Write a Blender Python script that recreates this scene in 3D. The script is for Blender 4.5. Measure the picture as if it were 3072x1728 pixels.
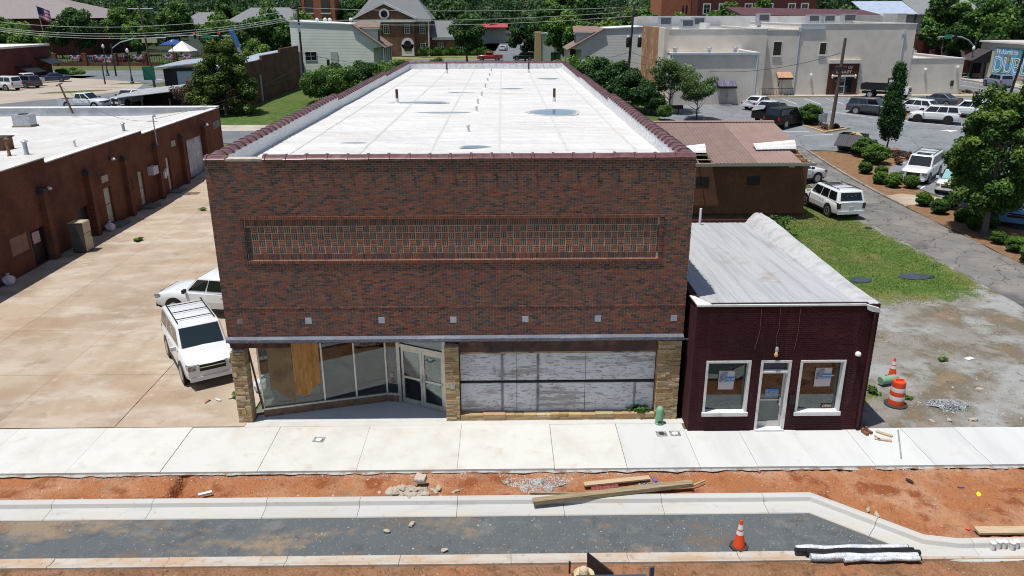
import bpy, bmesh, math, random
import numpy as np
from mathutils import Vector, Matrix, noise

random.seed(7)
for o in list(bpy.data.objects): bpy.data.objects.remove(o)
SC = bpy.context.scene
COL = SC.collection

# ---------------------------------------------------------------- camera
def set_camera():
    yaw, pit, rol = 0.0101, 0.3423, -0.0037
    cy, sy, cp, sp = math.cos(yaw), math.sin(yaw), math.cos(pit), math.sin(pit)
    F = Vector((sy*cp, cy*cp, -sp)); Rr = Vector((cy, -sy, 0)); U = Rr.cross(F)
    cr, sr = math.cos(rol), math.sin(rol)
    R2 = cr*Rr + sr*U; U2 = -sr*Rr + cr*U
    cam = bpy.data.cameras.new('camera'); ob = bpy.data.objects.new('camera', cam); COL.objects.link(ob)
    m = Matrix((R2, U2, -F)).transposed().to_4x4(); m.translation = (8.866, -23.007, 12.8935)
    ob.matrix_world = m
    cam.sensor_width = 36; cam.lens = 36*2334.27/3072; cam.clip_start = .1; cam.clip_end = 3000
    SC.camera = ob
set_camera()
# ---------------------------------------------------------------- sky, sun, exposure
SUN = Vector((-0.24, -0.115, 1.0)).normalized()
W = bpy.data.worlds.new('World'); SC.world = W; W.use_nodes = True
nt = W.node_tree; nt.nodes.clear()
sky = nt.nodes.new('ShaderNodeTexSky'); sky.sky_type = 'NISHITA'; sky.sun_disc = False
sky.sun_elevation = math.asin(SUN.z); sky.sun_rotation = math.atan2(SUN.x, SUN.y)
bg = nt.nodes.new('ShaderNodeBackground'); bg.inputs[1].default_value = 0.09
wo = nt.nodes.new('ShaderNodeOutputWorld')
nt.links.new(sky.outputs[0], bg.inputs[0]); nt.links.new(bg.outputs[0], wo.inputs[0])
sl = bpy.data.lights.new('sun', 'SUN'); sl.energy = 4.6; sl.angle = math.radians(.53); sl.color = (1, .965, .91)
so = bpy.data.objects.new('sun', sl); COL.objects.link(so); so.rotation_euler = SUN.to_track_quat('Z', 'Y').to_euler()
SC.view_settings.view_transform = 'Standard'; SC.view_settings.look = 'None'
SC.view_settings.exposure = 0.13; SC.view_settings.gamma = 1.0; SC.view_settings.use_curve_mapping = False
SC.render.engine = 'CYCLES'; SC.cycles.filter_width = 1.05

# ---------------------------------------------------------------- helpers
def T(y):
    t = min(1, max(0, (y-30)/48.)); return 2.4*t*t*(3-2*t)

def newobj(name, me, parent=None):
    o = bpy.data.objects.new(name, me); COL.objects.link(o)
    if parent is not None: o.parent = parent
    return o
def tag(o, label=None, cat=None, group=None, kind=None):
    if label: o['label'] = label
    if cat: o['category'] = cat
    if group: o['group'] = group
    if kind: o['kind'] = kind
    return o
def thing(name, label, cat, loc=(0, 0, 0), rz=0., group=None, sc=1.):
    o = newobj(name, None); o.location = loc; o.rotation_euler = (0, 0, rz); o.scale = (sc,)*3 if not isinstance(sc, tuple) else sc
    o.empty_display_size = .3
    return tag(o, label, cat, group)

class MB:
    def __init__(s): s.v = []; s.f = []; s.mi = []; s.c = []
    def add(s, vs, fs, mi=0, col=(1, 1, 1)):
        n = len(s.v); s.v += [tuple(p) for p in vs]
        for f in fs: s.f.append([i+n for i in f]); s.mi.append(mi); s.c.append(col)
        return s
    def box(s, x0, x1, y0, y1, z0, z1, mi=0, col=(1, 1, 1)):
        return s.add([(x0,y0,z0),(x1,y0,z0),(x1,y1,z0),(x0,y1,z0),(x0,y0,z1),(x1,y0,z1),(x1,y1,z1),(x0,y1,z1)],
            [(3,2,1,0),(4,5,6,7),(0,1,5,4),(1,2,6,5),(2,3,7,6),(3,0,4,7)], mi, col)
    def obox(s, c, size, rz=0, rx=0, ry=0, mi=0, col=(1, 1, 1)):
        m = Matrix.Rotation(rz, 3, 'Z') @ Matrix.Rotation(ry, 3, 'Y') @ Matrix.Rotation(rx, 3, 'X'); c = Vector(c)
        a, b, d = [q/2 for q in size]
        vs = [c + m @ Vector(p) for p in [(-a,-b,-d),(a,-b,-d),(a,b,-d),(-a,b,-d),(-a,-b,d),(a,-b,d),(a,b,d),(-a,b,d)]]
        return s.add(vs, [(3,2,1,0),(4,5,6,7),(0,1,5,4),(1,2,6,5),(2,3,7,6),(3,0,4,7)], mi, col)
    def poly(s, pts, mi=0, col=(1, 1, 1)): return s.add(pts, [tuple(range(len(pts)))], mi, col)
    def prism(s, pts, z0, z1, mi=0):     # ccw 2d polygon
        n = len(pts)
        vs = [(x, y, z0) for x, y in pts] + [(x, y, z1) for x, y in pts]
        return s.add(vs, [tuple(range(n))[::-1], tuple(range(n, 2*n))] + [(i, (i+1) % n, (i+1) % n+n, i+n) for i in range(n)], mi)
    def extr(s, pts, d, mi=0):           # any planar 3d polygon pushed by vector d
        n = len(pts); d = Vector(d)
        vs = [Vector(p) for p in pts] + [Vector(p)+d for p in pts]
        return s.add(vs, [tuple(range(n)), tuple(range(n, 2*n))[::-1]] + [(i, i+n, (i+1) % n+n, (i+1) % n) for i in range(n)], mi)
    def tube(s, p, q, r0, r1=None, n=8, mi=0):
        p = Vector(p); q = Vector(q); r1 = r0 if r1 is None else r1
        d = (q-p).normalized(); a = d.orthogonal().normalized(); b = d.cross(a)
        vs = []
        for c, r in ((p, r0), (q, r1)):
            for i in range(n):
                t = 2*math.pi*i/n; vs.append(c+a*math.cos(t)*r+b*math.sin(t)*r)
        return s.add(vs, [(i, (i+1) % n, (i+1) % n+n, i+n) for i in range(n)] + [tuple(range(n))[::-1], tuple(range(n, 2*n))], mi)
    def path(s, pts, r, n=6, mi=0):
        for i in range(len(pts)-1): s.tube(pts[i], pts[i+1], r[i] if isinstance(r, (list, tuple)) else r, r[i+1] if isinstance(r, (list, tuple)) else r, n, mi)
        return s
    def lathe(s, c, prof, n=16, mi=0, axis='Z'):
        c = Vector(c); vs = []
        for r, z in prof:
            for i in range(n):
                t = 2*math.pi*i/n; x, y = r*math.cos(t), r*math.sin(t)
                vs.append(c+(Vector((x, y, z)) if axis == 'Z' else Vector((x, z, y)) if axis == 'Y' else Vector((z, x, y))))
        k = len(prof); fs = []
        for j in range(k-1):
            for i in range(n): fs.append((j*n+i, j*n+(i+1) % n, (j+1)*n+(i+1) % n, (j+1)*n+i))
        fs += [tuple(range(n))[::-1], tuple(range((k-1)*n, k*n))]
        return s.add(vs, fs, mi)
    def mesh(s, name, mats, off=(0, 0, 0), smooth=None, col=False, recalc=True):
        me = bpy.data.meshes.new(name); ox, oy, oz = off
        me.from_pydata([(x-ox, y-oy, z-oz) for x, y, z in s.v], [], s.f)
        for m in (mats if isinstance(mats, (list, tuple)) else [mats]): me.materials.append(m)
        if any(s.mi): me.polygons.foreach_set('material_index', s.mi)
        if col:
            at = me.attributes.new('col', 'FLOAT_COLOR', 'FACE')
            at.data.foreach_set('color', np.array([(c[0], c[1], c[2], 1.) for c in s.c], dtype=np.float32).ravel())
        if recalc:
            bm = bmesh.new(); bm.from_mesh(me); bmesh.ops.recalc_face_normals(bm, faces=bm.faces); bm.to_mesh(me); bm.free()
        if smooth is not None:
            me.polygons.foreach_set('use_smooth', [True]*len(me.polygons)); me.set_sharp_from_angle(angle=math.radians(smooth))
        me.update(); return me
    def build(s, name, mats, parent=None, smooth=None, col=False, recalc=True, local=False):
        off = (0, 0, 0)
        if not local:
            if parent is None:
                a = np.array(s.v); off = tuple(float(v) for v in ((a[:, 0].min()+a[:, 0].max())/2, (a[:, 1].min()+a[:, 1].max())/2, a[:, 2].min()))
            else:
                p = parent; off = Vector((0, 0, 0))
                while p is not None: off = off + p.location; p = p.parent
                off = tuple(off)
        o = newobj(name, s.mesh(name, mats, off, smooth, col, recalc), parent)
        if parent is None and not local: o.location = off
        return o

def B(x0, x1, y0, y1, z0, z1): return MB().box(x0, x1, y0, y1, z0, z1)

# ---------------------------------------------------------------- materials
def _mat(name):
    m = bpy.data.materials.new(name); m.use_nodes = True; t = m.node_tree; t.nodes.clear()
    out = t.nodes.new('ShaderNodeOutputMaterial'); p = t.nodes.new('ShaderNodeBsdfPrincipled')
    t.links.new(p.outputs[0], out.inputs[0]); return m, t, p, out
def _coord(t, pos, st=None):
    if pos: c = t.nodes.new('ShaderNodeNewGeometry').outputs['Position']
    else: c = t.nodes.new('ShaderNodeTexCoord').outputs['Object']
    if st:
        mp = t.nodes.new('ShaderNodeMapping'); mp.inputs['Scale'].default_value = st; t.links.new(c, mp.inputs[0]); c = mp.outputs[0]
    return c
def _chain(t, cur, layers, pos):
    for L in layers:
        c, sc, lo, hi = L[:4]; st = L[4] if len(L) > 4 else None
        n = t.nodes.new('ShaderNodeTexNoise'); n.inputs['Scale'].default_value = sc; n.inputs['Detail'].default_value = 5; n.inputs['Roughness'].default_value = .6
        t.links.new(_coord(t, pos, st), n.inputs['Vector'])
        mr = t.nodes.new('ShaderNodeMapRange'); mr.inputs[1].default_value = lo; mr.inputs[2].default_value = hi; t.links.new(n.outputs[0], mr.inputs[0])
        mx = t.nodes.new('ShaderNodeMix'); mx.data_type = 'RGBA'
        if len(L) > 5:
            mm = t.nodes.new('ShaderNodeMath'); mm.operation = 'MULTIPLY'; mm.inputs[1].default_value = L[5]; t.links.new(mr.outputs[0], mm.inputs[0]); fac = mm.outputs[0]
        else: fac = mr.outputs[0]
        t.links.new(fac, mx.inputs['Factor']); t.links.new(cur, mx.inputs['A'])
        mx.inputs['B'].default_value = (*c, 1); cur = mx.outputs['Result']
    return cur
def LM(name, base, layers=(), rough=.85, bump=0., bsc=40., pos=False, metal=0., spec=.3, coat=0., attr=None, saw=0., emit=0., sawax=2, crack=None, orand=0.):
    m, t, p, out = _mat(name)
    p.inputs['Roughness'].default_value = rough; p.inputs['Metallic'].default_value = metal
    p.inputs['Specular IOR Level'].default_value = spec; p.inputs['Coat Weight'].default_value = coat
    if attr:
        a = t.nodes.new('ShaderNodeAttribute'); a.attribute_name = attr; cur = a.outputs['Color']
    else:
        r = t.nodes.new('ShaderNodeRGB'); r.outputs[0].default_value = (*base, 1); cur = r.outputs[0]
    cur = _chain(t, cur, layers, pos)
    if orand:
        oi = t.nodes.new('ShaderNodeObjectInfo'); mm = t.nodes.new('ShaderNodeMath'); mm.operation = 'MULTIPLY_ADD'; mm.inputs[1].default_value = orand*2; mm.inputs[2].default_value = 1-orand; t.links.new(oi.outputs['Random'], mm.inputs[0])
        hv = t.nodes.new('ShaderNodeHueSaturation'); t.links.new(mm.outputs[0], hv.inputs['Value']); t.links.new(cur, hv.inputs['Color']); cur = hv.outputs[0]
    if crack:
        vo = t.nodes.new('ShaderNodeTexVoronoi'); vo.feature = 'DISTANCE_TO_EDGE'; vo.inputs['Scale'].default_value = crack[0]
        nz = t.nodes.new('ShaderNodeTexNoise'); nz.inputs['Scale'].default_value = 2.2; nz.inputs['Detail'].default_value = 4; t.links.new(_coord(t, pos), nz.inputs['Vector'])
        va = t.nodes.new('ShaderNodeVectorMath'); va.operation = 'ADD'; t.links.new(_coord(t, pos), va.inputs[0]); t.links.new(nz.outputs['Color'], va.inputs[1]); t.links.new(va.outputs[0], vo.inputs['Vector'])
        lt = t.nodes.new('ShaderNodeMath'); lt.operation = 'LESS_THAN'; lt.inputs[1].default_value = crack[1]; t.links.new(vo.outputs['Distance'], lt.inputs[0])
        mx = t.nodes.new('ShaderNodeMix'); mx.data_type = 'RGBA'; t.links.new(lt.outputs[0], mx.inputs['Factor']); t.links.new(cur, mx.inputs['A']); mx.inputs['B'].default_value = (*crack[2], 1); cur = mx.outputs['Result']
    t.links.new(cur, p.inputs['Base Color'])
    if emit: t.links.new(cur, p.inputs['Emission Color']); p.inputs['Emission Strength'].default_value = emit
    h = None
    if bump:
        n = t.nodes.new('ShaderNodeTexNoise'); n.inputs['Scale'].default_value = bsc; n.inputs['Detail'].default_value = 4
        t.links.new(_coord(t, pos), n.inputs['Vector'])
        b = t.nodes.new('ShaderNodeBump'); b.inputs['Strength'].default_value = min(1, bump); b.inputs['Distance'].default_value = .5/bsc*3
        t.links.new(n.outputs[0], b.inputs['Height']); h = b.outputs[0]
    if saw:
        sx = t.nodes.new('ShaderNodeSeparateXYZ'); t.links.new(_coord(t, True), sx.inputs[0])
        a = t.nodes.new('ShaderNodeMath'); a.operation = 'MULTIPLY'; a.inputs[1].default_value = 1/saw; t.links.new(sx.outputs[sawax], a.inputs[0])
        f = t.nodes.new('ShaderNodeMath'); f.operation = 'FRACT'; t.links.new(a.outputs[0], f.inputs[0])
        g = t.nodes.new('ShaderNodeMath'); g.operation = 'SUBTRACT'; g.inputs[0].default_value = 1; t.links.new(f.outputs[0], g.inputs[1])
        b = t.nodes.new('ShaderNodeBump'); b.inputs['Strength'].default_value = .8; b.inputs['Distance'].default_value = .04
        t.links.new(g.outputs[0], b.inputs['Height'])
        if h is not None: t.links.new(h, b.inputs['Normal'])
        h = b.outputs[0]
    if h is not None: t.links.new(h, p.inputs['Normal'])
    return m
def LM2(name, A, Bc, bump=.8, bsc=20., edge=.55):
    """two ground covers blended by the point attribute 'mask', with a ragged noisy edge"""
    m, t, p, out = _mat(name); p.inputs['Roughness'].default_value = .95; p.inputs['Specular IOR Level'].default_value = .2
    soc = []
    for base, layers in (A, Bc):
        r = t.nodes.new('ShaderNodeRGB'); r.outputs[0].default_value = (*base, 1); soc.append(_chain(t, r.outputs[0], layers, True))
    a = t.nodes.new('ShaderNodeAttribute'); a.attribute_name = 'mask'
    acc = a.outputs['Fac']
    for sc, am in ((1.1, edge), (6., edge*.8)):
        n = t.nodes.new('ShaderNodeTexNoise'); n.inputs['Scale'].default_value = sc; n.inputs['Detail'].default_value = 6; t.links.new(_coord(t, True), n.inputs['Vector'])
        k = t.nodes.new('ShaderNodeMath'); k.operation = 'MULTIPLY_ADD'; k.inputs[1].default_value = am*2; t.links.new(n.outputs[0], k.inputs[0]); sb = t.nodes.new('ShaderNodeMath'); sb.operation = 'SUBTRACT'; sb.inputs[1].default_value = am; t.links.new(acc, sb.inputs[0]); t.links.new(sb.outputs[0], k.inputs[2]); acc = k.outputs[0]
    mr = t.nodes.new('ShaderNodeMapRange'); mr.inputs[1].default_value = .38; mr.inputs[2].default_value = .62; t.links.new(acc, mr.inputs[0])
    mx = t.nodes.new('ShaderNodeMix'); mx.data_type = 'RGBA'; t.links.new(mr.outputs[0], mx.inputs['Factor']); t.links.new(soc[0], mx.inputs['A']); t.links.new(soc[1], mx.inputs['B']); t.links.new(mx.outputs['Result'], p.inputs['Base Color'])
    n = t.nodes.new('ShaderNodeTexNoise'); n.inputs['Scale'].default_value = bsc; n.inputs['Detail'].default_value = 4; t.links.new(_coord(t, True), n.inputs['Vector'])
    b = t.nodes.new('ShaderNodeBump'); b.inputs['Strength'].default_value = bump; b.inputs['Distance'].default_value = .06; t.links.new(n.outputs[0], b.inputs['Height']); t.links.new(b.outputs[0], p.inputs['Normal'])
    return m
def BM(name, c1, c2, mortar, ax='x', wbr=.205, hbr=.068, ms=.006, stain=None, rough=.9):
    m, t, p, out = _mat(name); p.inputs['Roughness'].default_value = rough; p.inputs['Specular IOR Level'].default_value = .2
    s = t.nodes.new('ShaderNodeSeparateXYZ'); t.links.new(_coord(t, True), s.inputs[0])
    c = t.nodes.new('ShaderNodeCombineXYZ')
    t.links.new(s.outputs[0 if ax == 'x' else 1], c.inputs[0]); t.links.new(s.outputs[2], c.inputs[1])
    b = t.nodes.new('ShaderNodeTexBrick'); b.inputs['Scale'].default_value = 1; b.inputs['Brick Width'].default_value = wbr; b.inputs['Row Height'].default_value = hbr
    b.inputs['Mortar Size'].default_value = ms; b.inputs['Color1'].default_value = (*c1, 1); b.inputs['Color2'].default_value = (*c2, 1); b.inputs['Mortar'].default_value = (*mortar, 1)
    t.links.new(c.outputs[0], b.inputs[0]); cur = b.outputs[0]
    n = t.nodes.new('ShaderNodeTexNoise'); n.inputs['Scale'].default_value = .7; n.inputs['Detail'].default_value = 6; t.links.new(_coord(t, True), n.inputs['Vector'])
    mr = t.nodes.new('ShaderNodeMapRange'); mr.inputs[1].default_value = .4; mr.inputs[2].default_value = .75; t.links.new(n.outputs[0], mr.inputs[0])
    mx = t.nodes.new('ShaderNodeMix'); mx.data_type = 'RGBA'; t.links.new(mr.outputs[0], mx.inputs['Factor']); t.links.new(cur, mx.inputs['A'])
    st = stain or tuple(q*.55 for q in c1); mx.inputs['B'].default_value = (*st, 1); t.links.new(mx.outputs['Result'], p.inputs['Base Color'])
    bu = t.nodes.new('ShaderNodeBump'); bu.invert = True; bu.inputs['Strength'].default_value = .7; bu.inputs['Distance'].default_value = .012
    t.links.new(b.outputs['Fac'], bu.inputs['Height']); t.links.new(bu.outputs[0], p.inputs['Normal'])
    return m
def clear_glass(name, tint=(.75, .82, .8), glossy=.12):
    m = bpy.data.materials.new(name); m.use_nodes = True; t = m.node_tree; t.nodes.clear()
    out = t.nodes.new('ShaderNodeOutputMaterial'); mx = t.nodes.new('ShaderNodeMixShader'); tr = t.nodes.new('ShaderNodeBsdfTransparent'); gl = t.nodes.new('ShaderNodeBsdfGlossy')
    tr.inputs[0].default_value = (*tint, 1); gl.inputs['Roughness'].default_value = .02; gl.inputs[0].default_value = (.9, .95, 1, 1)
    fr = t.nodes.new('ShaderNodeFresnel'); fr.inputs[0].default_value = 1.5
    ad = t.nodes.new('ShaderNodeMath'); ad.operation = 'ADD'; ad.inputs[1].default_value = glossy; t.links.new(fr.outputs[0], ad.inputs[0])
    t.links.new(ad.outputs[0], mx.inputs[0]); t.links.new(tr.outputs[0], mx.inputs[1]); t.links.new(gl.outputs[0], mx.inputs[2]); t.links.new(mx.outputs[0], out.inputs[0])
    return m
def leaf_mat(name, c1, c2, c3):
    m = bpy.data.materials.new(name); m.use_nodes = True; t = m.node_tree; t.nodes.clear()
    out = t.nodes.new('ShaderNodeOutputMaterial'); d = t.nodes.new('ShaderNodeBsdfPrincipled'); tr = t.nodes.new('ShaderNodeBsdfTranslucent'); mx = t.nodes.new('ShaderNodeMixShader'); mx.inputs[0].default_value = .28
    d.inputs['Roughness'].default_value = .55; d.inputs['Specular IOR Level'].default_value = .25
    a = t.nodes.new('ShaderNodeAttribute'); a.attribute_name = 'tint'
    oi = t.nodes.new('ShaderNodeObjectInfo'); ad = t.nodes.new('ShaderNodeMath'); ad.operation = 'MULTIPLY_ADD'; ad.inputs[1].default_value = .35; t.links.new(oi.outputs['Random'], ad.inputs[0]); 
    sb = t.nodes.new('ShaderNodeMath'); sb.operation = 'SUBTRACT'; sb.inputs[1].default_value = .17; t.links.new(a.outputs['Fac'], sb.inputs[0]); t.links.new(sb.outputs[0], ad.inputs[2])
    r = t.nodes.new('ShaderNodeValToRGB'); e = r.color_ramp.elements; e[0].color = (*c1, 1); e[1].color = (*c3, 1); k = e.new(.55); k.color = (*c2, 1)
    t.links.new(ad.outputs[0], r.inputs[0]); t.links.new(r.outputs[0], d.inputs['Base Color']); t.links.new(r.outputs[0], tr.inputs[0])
    t.links.new(d.outputs[0], mx.inputs[1]); t.links.new(tr.outputs[0], mx.inputs[2]); t.links.new(mx.outputs[0], out.inputs[0])
    return m

m_brick = LM('facade_brick', (1, 1, 1), [((.13, .085, .07), .7, .50, .74, (1.6, 1, .22), .4), ((.20, .13, .10), 1.3, .56, .76, None, .35)], rough=.85, attr='col', pos=True, bump=.25, bsc=90)
m_mortar = LM('mortar', (.64, .47, .36), [((.46, .36, .30), 2.5, .45, .65), ((.70, .47, .31), .9, .52, .7), ((.34, .27, .24), .6, .52, .74, (1.6, 1, .25), .6)], pos=True, bump=.3, bsc=60)
m_coping = LM('glazed_clay_tile', (.15, .062, .058), [((.095, .04, .045), 6, .4, .62), ((.2, .11, .10), 2.1, .55, .7)], rough=.28, spec=.5, pos=True)
m_roof = LM('white_membrane', (.57, .56, .54), [((.44, .44, .44), .42, .44, .74, (.35, 1.7, 1), .8), ((.47, .43, .375), .22, .50, .76, (.7, 1.2, 1), .7), ((.64, .635, .62), .9, .46, .68, (.45, 1.6, 1), .8), ((.36, .34, .31), 4, .66, .78, None, .4)], rough=.6, pos=True, bump=.25, bsc=1.6)  # tone variation paints the shading of shallow dents as well as stains
m_roof_old = LM('old_white_membrane', (.52, .51, .49), [((.42, .385, .34), .25, .48, .7, None, .7), ((.58, .575, .57), .6, .52, .68), ((.36, .34, .31), 1.2, .62, .76, (1, .5, 1), .5)], rough=.65, pos=True, bump=.25, bsc=1.4)
m_puddle = LM('standing_water', (.13, .20, .28), [((.20, .27, .34), .8, .4, .65)], rough=.04, spec=.6, pos=True)  # base tinted blue to stand in for the reflected sky
m_flash = LM('cream_mortar_strip', (.50, .43, .36), [((.36, .3, .26), 5, .45, .65)], pos=True)
m_conc = LM('new_concrete', (.525, .535, .525), [((.47, .48, .47), 1.3, .45, .68, (1, .22, 1)), ((.42, .36, .30), 1.6, .60, .78, None, .5), ((.34, .22, .16), 8, .68, .76, None, .5), ((.46, .33, .24), .7, .60, .74, None, .35)], pos=True, bump=.15, bsc=70, rough=.8, orand=.035)
m_conc_w = LM('warm_concrete', (.535, .53, .50), [((.48, .465, .43), .8, .45, .68), ((.38, .28, .20), 1.3, .58, .76, None, .5), ((.32, .21, .14), 10, .67, .76, None, .5), ((.46, .33, .23), .55, .58, .74, None, .35)], pos=True, bump=.15, bsc=70, orand=.035)
m_kerb = LM('kerb_concrete', (.445, .44, .42), [((.46, .41, .33), .7, .48, .66, (1, 3, 1), .6), ((.28, .20, .145), 5, .62, .72, None, .5), ((.33, .33, .32), 1.2, .56, .72, (.6, 3, 1), .5)], pos=True, bump=.2, bsc=50, orand=.05)
m_kerb_d = LM('dirty_kerb_concrete', (.44, .415, .37), [((.42, .29, .19), .8, .42, .62, (1, 2.5, 1), .85), ((.26, .15, .085), 5, .56, .70, None, .75), ((.32, .31, .30), 1.5, .58, .7, None, .5)], pos=True, bump=.3, bsc=40)
m_alley = LM('stained_concrete', (.38, .305, .23), [((.27, .20, .14), .28, .44, .64, (1, .6, 1), .8), ((.45, .395, .325), .5, .47, .66, (.8, 1.6, 1), .85), ((.33, .21, .13), .2, .52, .70, None, .6), ((.20, .155, .115), .9, .58, .74, None, .6), ((.46, .43, .39), 2.2, .60, .74, None, .5), ((.17, .125, .09), 9, .66, .76, None, .45)], pos=True, bump=.3, bsc=25, orand=.06)
m_joint = LM('dark_joint', (.17, .135, .10))
m_asph = LM('asphalt_lot', (.185, .195, .21), [((.14, .148, .16), .35, .45, .66), ((.23, .235, .245), .8, .53, .7, (1, .5, 1), .7), ((.08, .085, .09), .5, .62, .76, None, .6), ((.10, .10, .10), 3, .64, .74, None, .5)], pos=True, bump=.25, bsc=60, crack=(.22, .006, (.07, .07, .07)))
m_drive = LM('old_asphalt_drive', (.165, .155, .145), [((.22, .20, .18), .5, .45, .62), ((.085, .085, .088), .22, .53, .66), ((.05, .05, .05), 2.2, .62, .72, None, .6)], pos=True, bump=.5, bsc=30, crack=(.55, .012, (.05, .048, .045)))
m_road = LM('street_asphalt', (.125, .135, .15), [((.17, .175, .185), .3, .45, .7)], pos=True, bump=.2, bsc=50)
m_dirt = LM('red_clay', (.34, .135, .055), [((.44, .25, .15), .55, .46, .62), ((.24, .072, .024), 1.1, .5, .64), ((.22, .155, .10), .9, .58, .74, None, .75), ((.13, .052, .025), 7, .57, .70, None, .6), ((.42, .26, .17), 5, .62, .72, None, .5)], pos=True, bump=.8, bsc=14, rough=.95)
m_dirt_f = LM('brown_clay', (.27, .145, .082), [((.20, .105, .05), .8, .44, .62), ((.33, .14, .065), .5, .54, .70), ((.115, .068, .037), 3.6, .54, .70), ((.36, .24, .16), 5, .60, .72, None, .6)], pos=True, bump=.9, bsc=11, rough=.95)
m_lane = LM('crushed_stone', (1, 1, 1), [((.06, .068, .075), 2.2, .54, .70, None, .6), ((.20, .125, .07), .9, .58, .70, (.6, 1.4, 1), .6), ((.20, .21, .21), 1.6, .58, .72, None, .5), ((.40, .41, .40), 22, .66, .72, None, .8)], pos=True, bump=.9, bsc=35, rough=.95, attr='col')
m_gravel = LM('gravel_lot', (.225, .21, .185), [((.125, .105, .075), .45, .46, .60), ((.13, .145, .05), .7, .54, .66, None, .75), ((.27, .19, .12), .5, .55, .68, None, .7), ((.33, .34, .34), .6, .53, .66, None, .6), ((.46, .46, .45), 12, .62, .70, None, .7), ((.06, .055, .04), 3.5, .58, .72, None, .6)], pos=True, bump=.9, bsc=22, rough=.95)
m_lawn = LM('lawn', (.052, .105, .016), [((.085, .14, .024), 1.2, .44, .62), ((.032, .072, .012), 3.2, .5, .66), ((.12, .115, .032), .28, .50, .66, None, .8), ((.15, .115, .055), 2.0, .60, .74, None, .6)], pos=True, bump=.9, bsc=18, rough=.95)
m_ground = LM('terrain_grass', (.07, .095, .028), [((.12, .11, .055), .12, .45, .66), ((.045, .072, .02), .8, .5, .66)], pos=True, bump=.5, bsc=8, rough=.95)
m_mulch = LM('pine_straw', (.22, .125, .065), [((.15, .085, .045), 2.5, .45, .65), ((.28, .175, .10), 9, .55, .7)], pos=True, bump=.8, bsc=35, rough=.95)
m_apron = LM('tan_apron', (.36, .305, .25), [((.27, .225, .18), .25, .45, .7), ((.42, .375, .32), .5, .55, .75)], pos=True, bump=.2, bsc=20)
m_lightpath = LM('pale_path', (.40, .36, .31), [((.31, .28, .24), .6, .45, .65)], pos=True)
m_paint = LM('white_road_paint', (.72, .72, .70), [((.40, .40, .40), 4, .55, .72)], pos=True)
m_ypaint = LM('yellow_road_paint', (.62, .47, .16), [((.45, .37, .2), 3, .5, .7)], pos=True)
m_bpaint = LM('blue_road_paint', (.10, .19, .42), [((.2, .25, .35), 4, .5, .7)], pos=True)
m_white = LM('white_trim', (.66, .66, .65), [((.50, .50, .48), 3, .52, .7), ((.34, .31, .27), 9, .64, .74, None, .6)], rough=.5)
m_cream = LM('cream_trim', (.66, .63, .57), rough=.55)
m_alu = LM('aluminium_frame', (.52, .51, .47), [((.40, .39, .36), 6, .5, .7)], rough=.38, metal=.65)
m_glass = clear_glass('shop_glass', tint=(.62, .68, .66), glossy=.03)
m_dglass = LM('dark_window', (.012, .016, .02), rough=.05, spec=.9)
m_black = LM('black_paint_and_voids', (.014, .014, .016), rough=.45)
m_dark = LM('dark_interior', (.035, .033, .03), [((.06, .05, .045), 2, .45, .7)], rough=.9)
m_steel = LM('galvanised', (.46, .49, .52), [((.34, .37, .40), 5, .45, .65)], rough=.42, metal=.5)
m_pole = LM('weathered_pole', (.125, .085, .06), [((.08, .06, .045), 3, .45, .65, (6, 6, .4)), ((.18, .13, .10), 5, .58, .7, (6, 6, .3))], bump=.4, bsc=20)
m_pole_d = LM('dark_pole', (.06, .055, .05), [((.035, .035, .033), 3, .45, .65, (6, 6, .4))], bump=.4, bsc=20)
m_wire = LM('cable', (.60, .62, .56), rough=.5)
m_wire_d = LM('dark_cable', (.045, .045, .045), rough=.6)
m_concb = LM('concrete_block', (.43, .40, .36), [((.33, .29, .25), 4, .45, .65)], bump=.4, bsc=20)
m_wood = LM('weathered_wood', (.30, .235, .145), [((.20, .15, .09), 2.5, .45, .65, (.6, 9, 9)), ((.40, .33, .225), 2, .55, .72, (.5, 7, 7))], bump=.3, bsc=30)
m_wood2 = LM('pale_wood', (.46, .35, .23), [((.34, .25, .16), 3, .5, .7, (.5, 8, 8))], bump=.2, bsc=30)
# ================================================================ GROUND
def drape(bm, dz):
    ys = [v.co.y for v in bm.verts]; lo, hi = min(ys), max(ys)
    for yy in range(28, 81):
        if lo < yy < hi: bmesh.ops.bisect_plane(bm, geom=bm.verts[:]+bm.edges[:]+bm.faces[:], plane_co=(0, yy, 0), plane_no=(0, 1, 0))
    for v in bm.verts: v.co.z = T(v.co.y)+dz
def sheet(name, poly, dz, mat, parent=None, kind='structure'):
    bm = bmesh.new(); f = bm.faces.new([bm.verts.new((x, y, 0)) for x, y in poly])
    bmesh.ops.triangulate(bm, faces=[f]); drape(bm, dz)
    bmesh.ops.recalc_face_normals(bm, faces=bm.faces)
    for f in bm.faces:
        if f.normal.z < 0: f.normal_flip()
    me = bpy.data.meshes.new(name); bm.to_mesh(me); bm.free(); me.materials.append(mat)
    o = newobj(name, me, parent)
    if parent is None and kind: o['kind'] = kind
    return o
def rect(x0, x1, y0, y1): return [(x0, y0), (x1, y0), (x1, y1), (x0, y1)]
def wob(pts, a=.25, step=1.2, seed=0):
    out = []
    n = len(pts)
    for i in range(n):
        p, q = Vector(pts[i]), Vector(pts[(i+1) % n]); k = max(1, int((q-p).length/step))
        for j in range(k):
            r = p.lerp(q, j/k); out.append((r.x+a*noise.noise((r.x*.7, r.y*.7, seed)), r.y+a*noise.noise((r.x*.7, r.y*.7, seed+9))))
    return out
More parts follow.
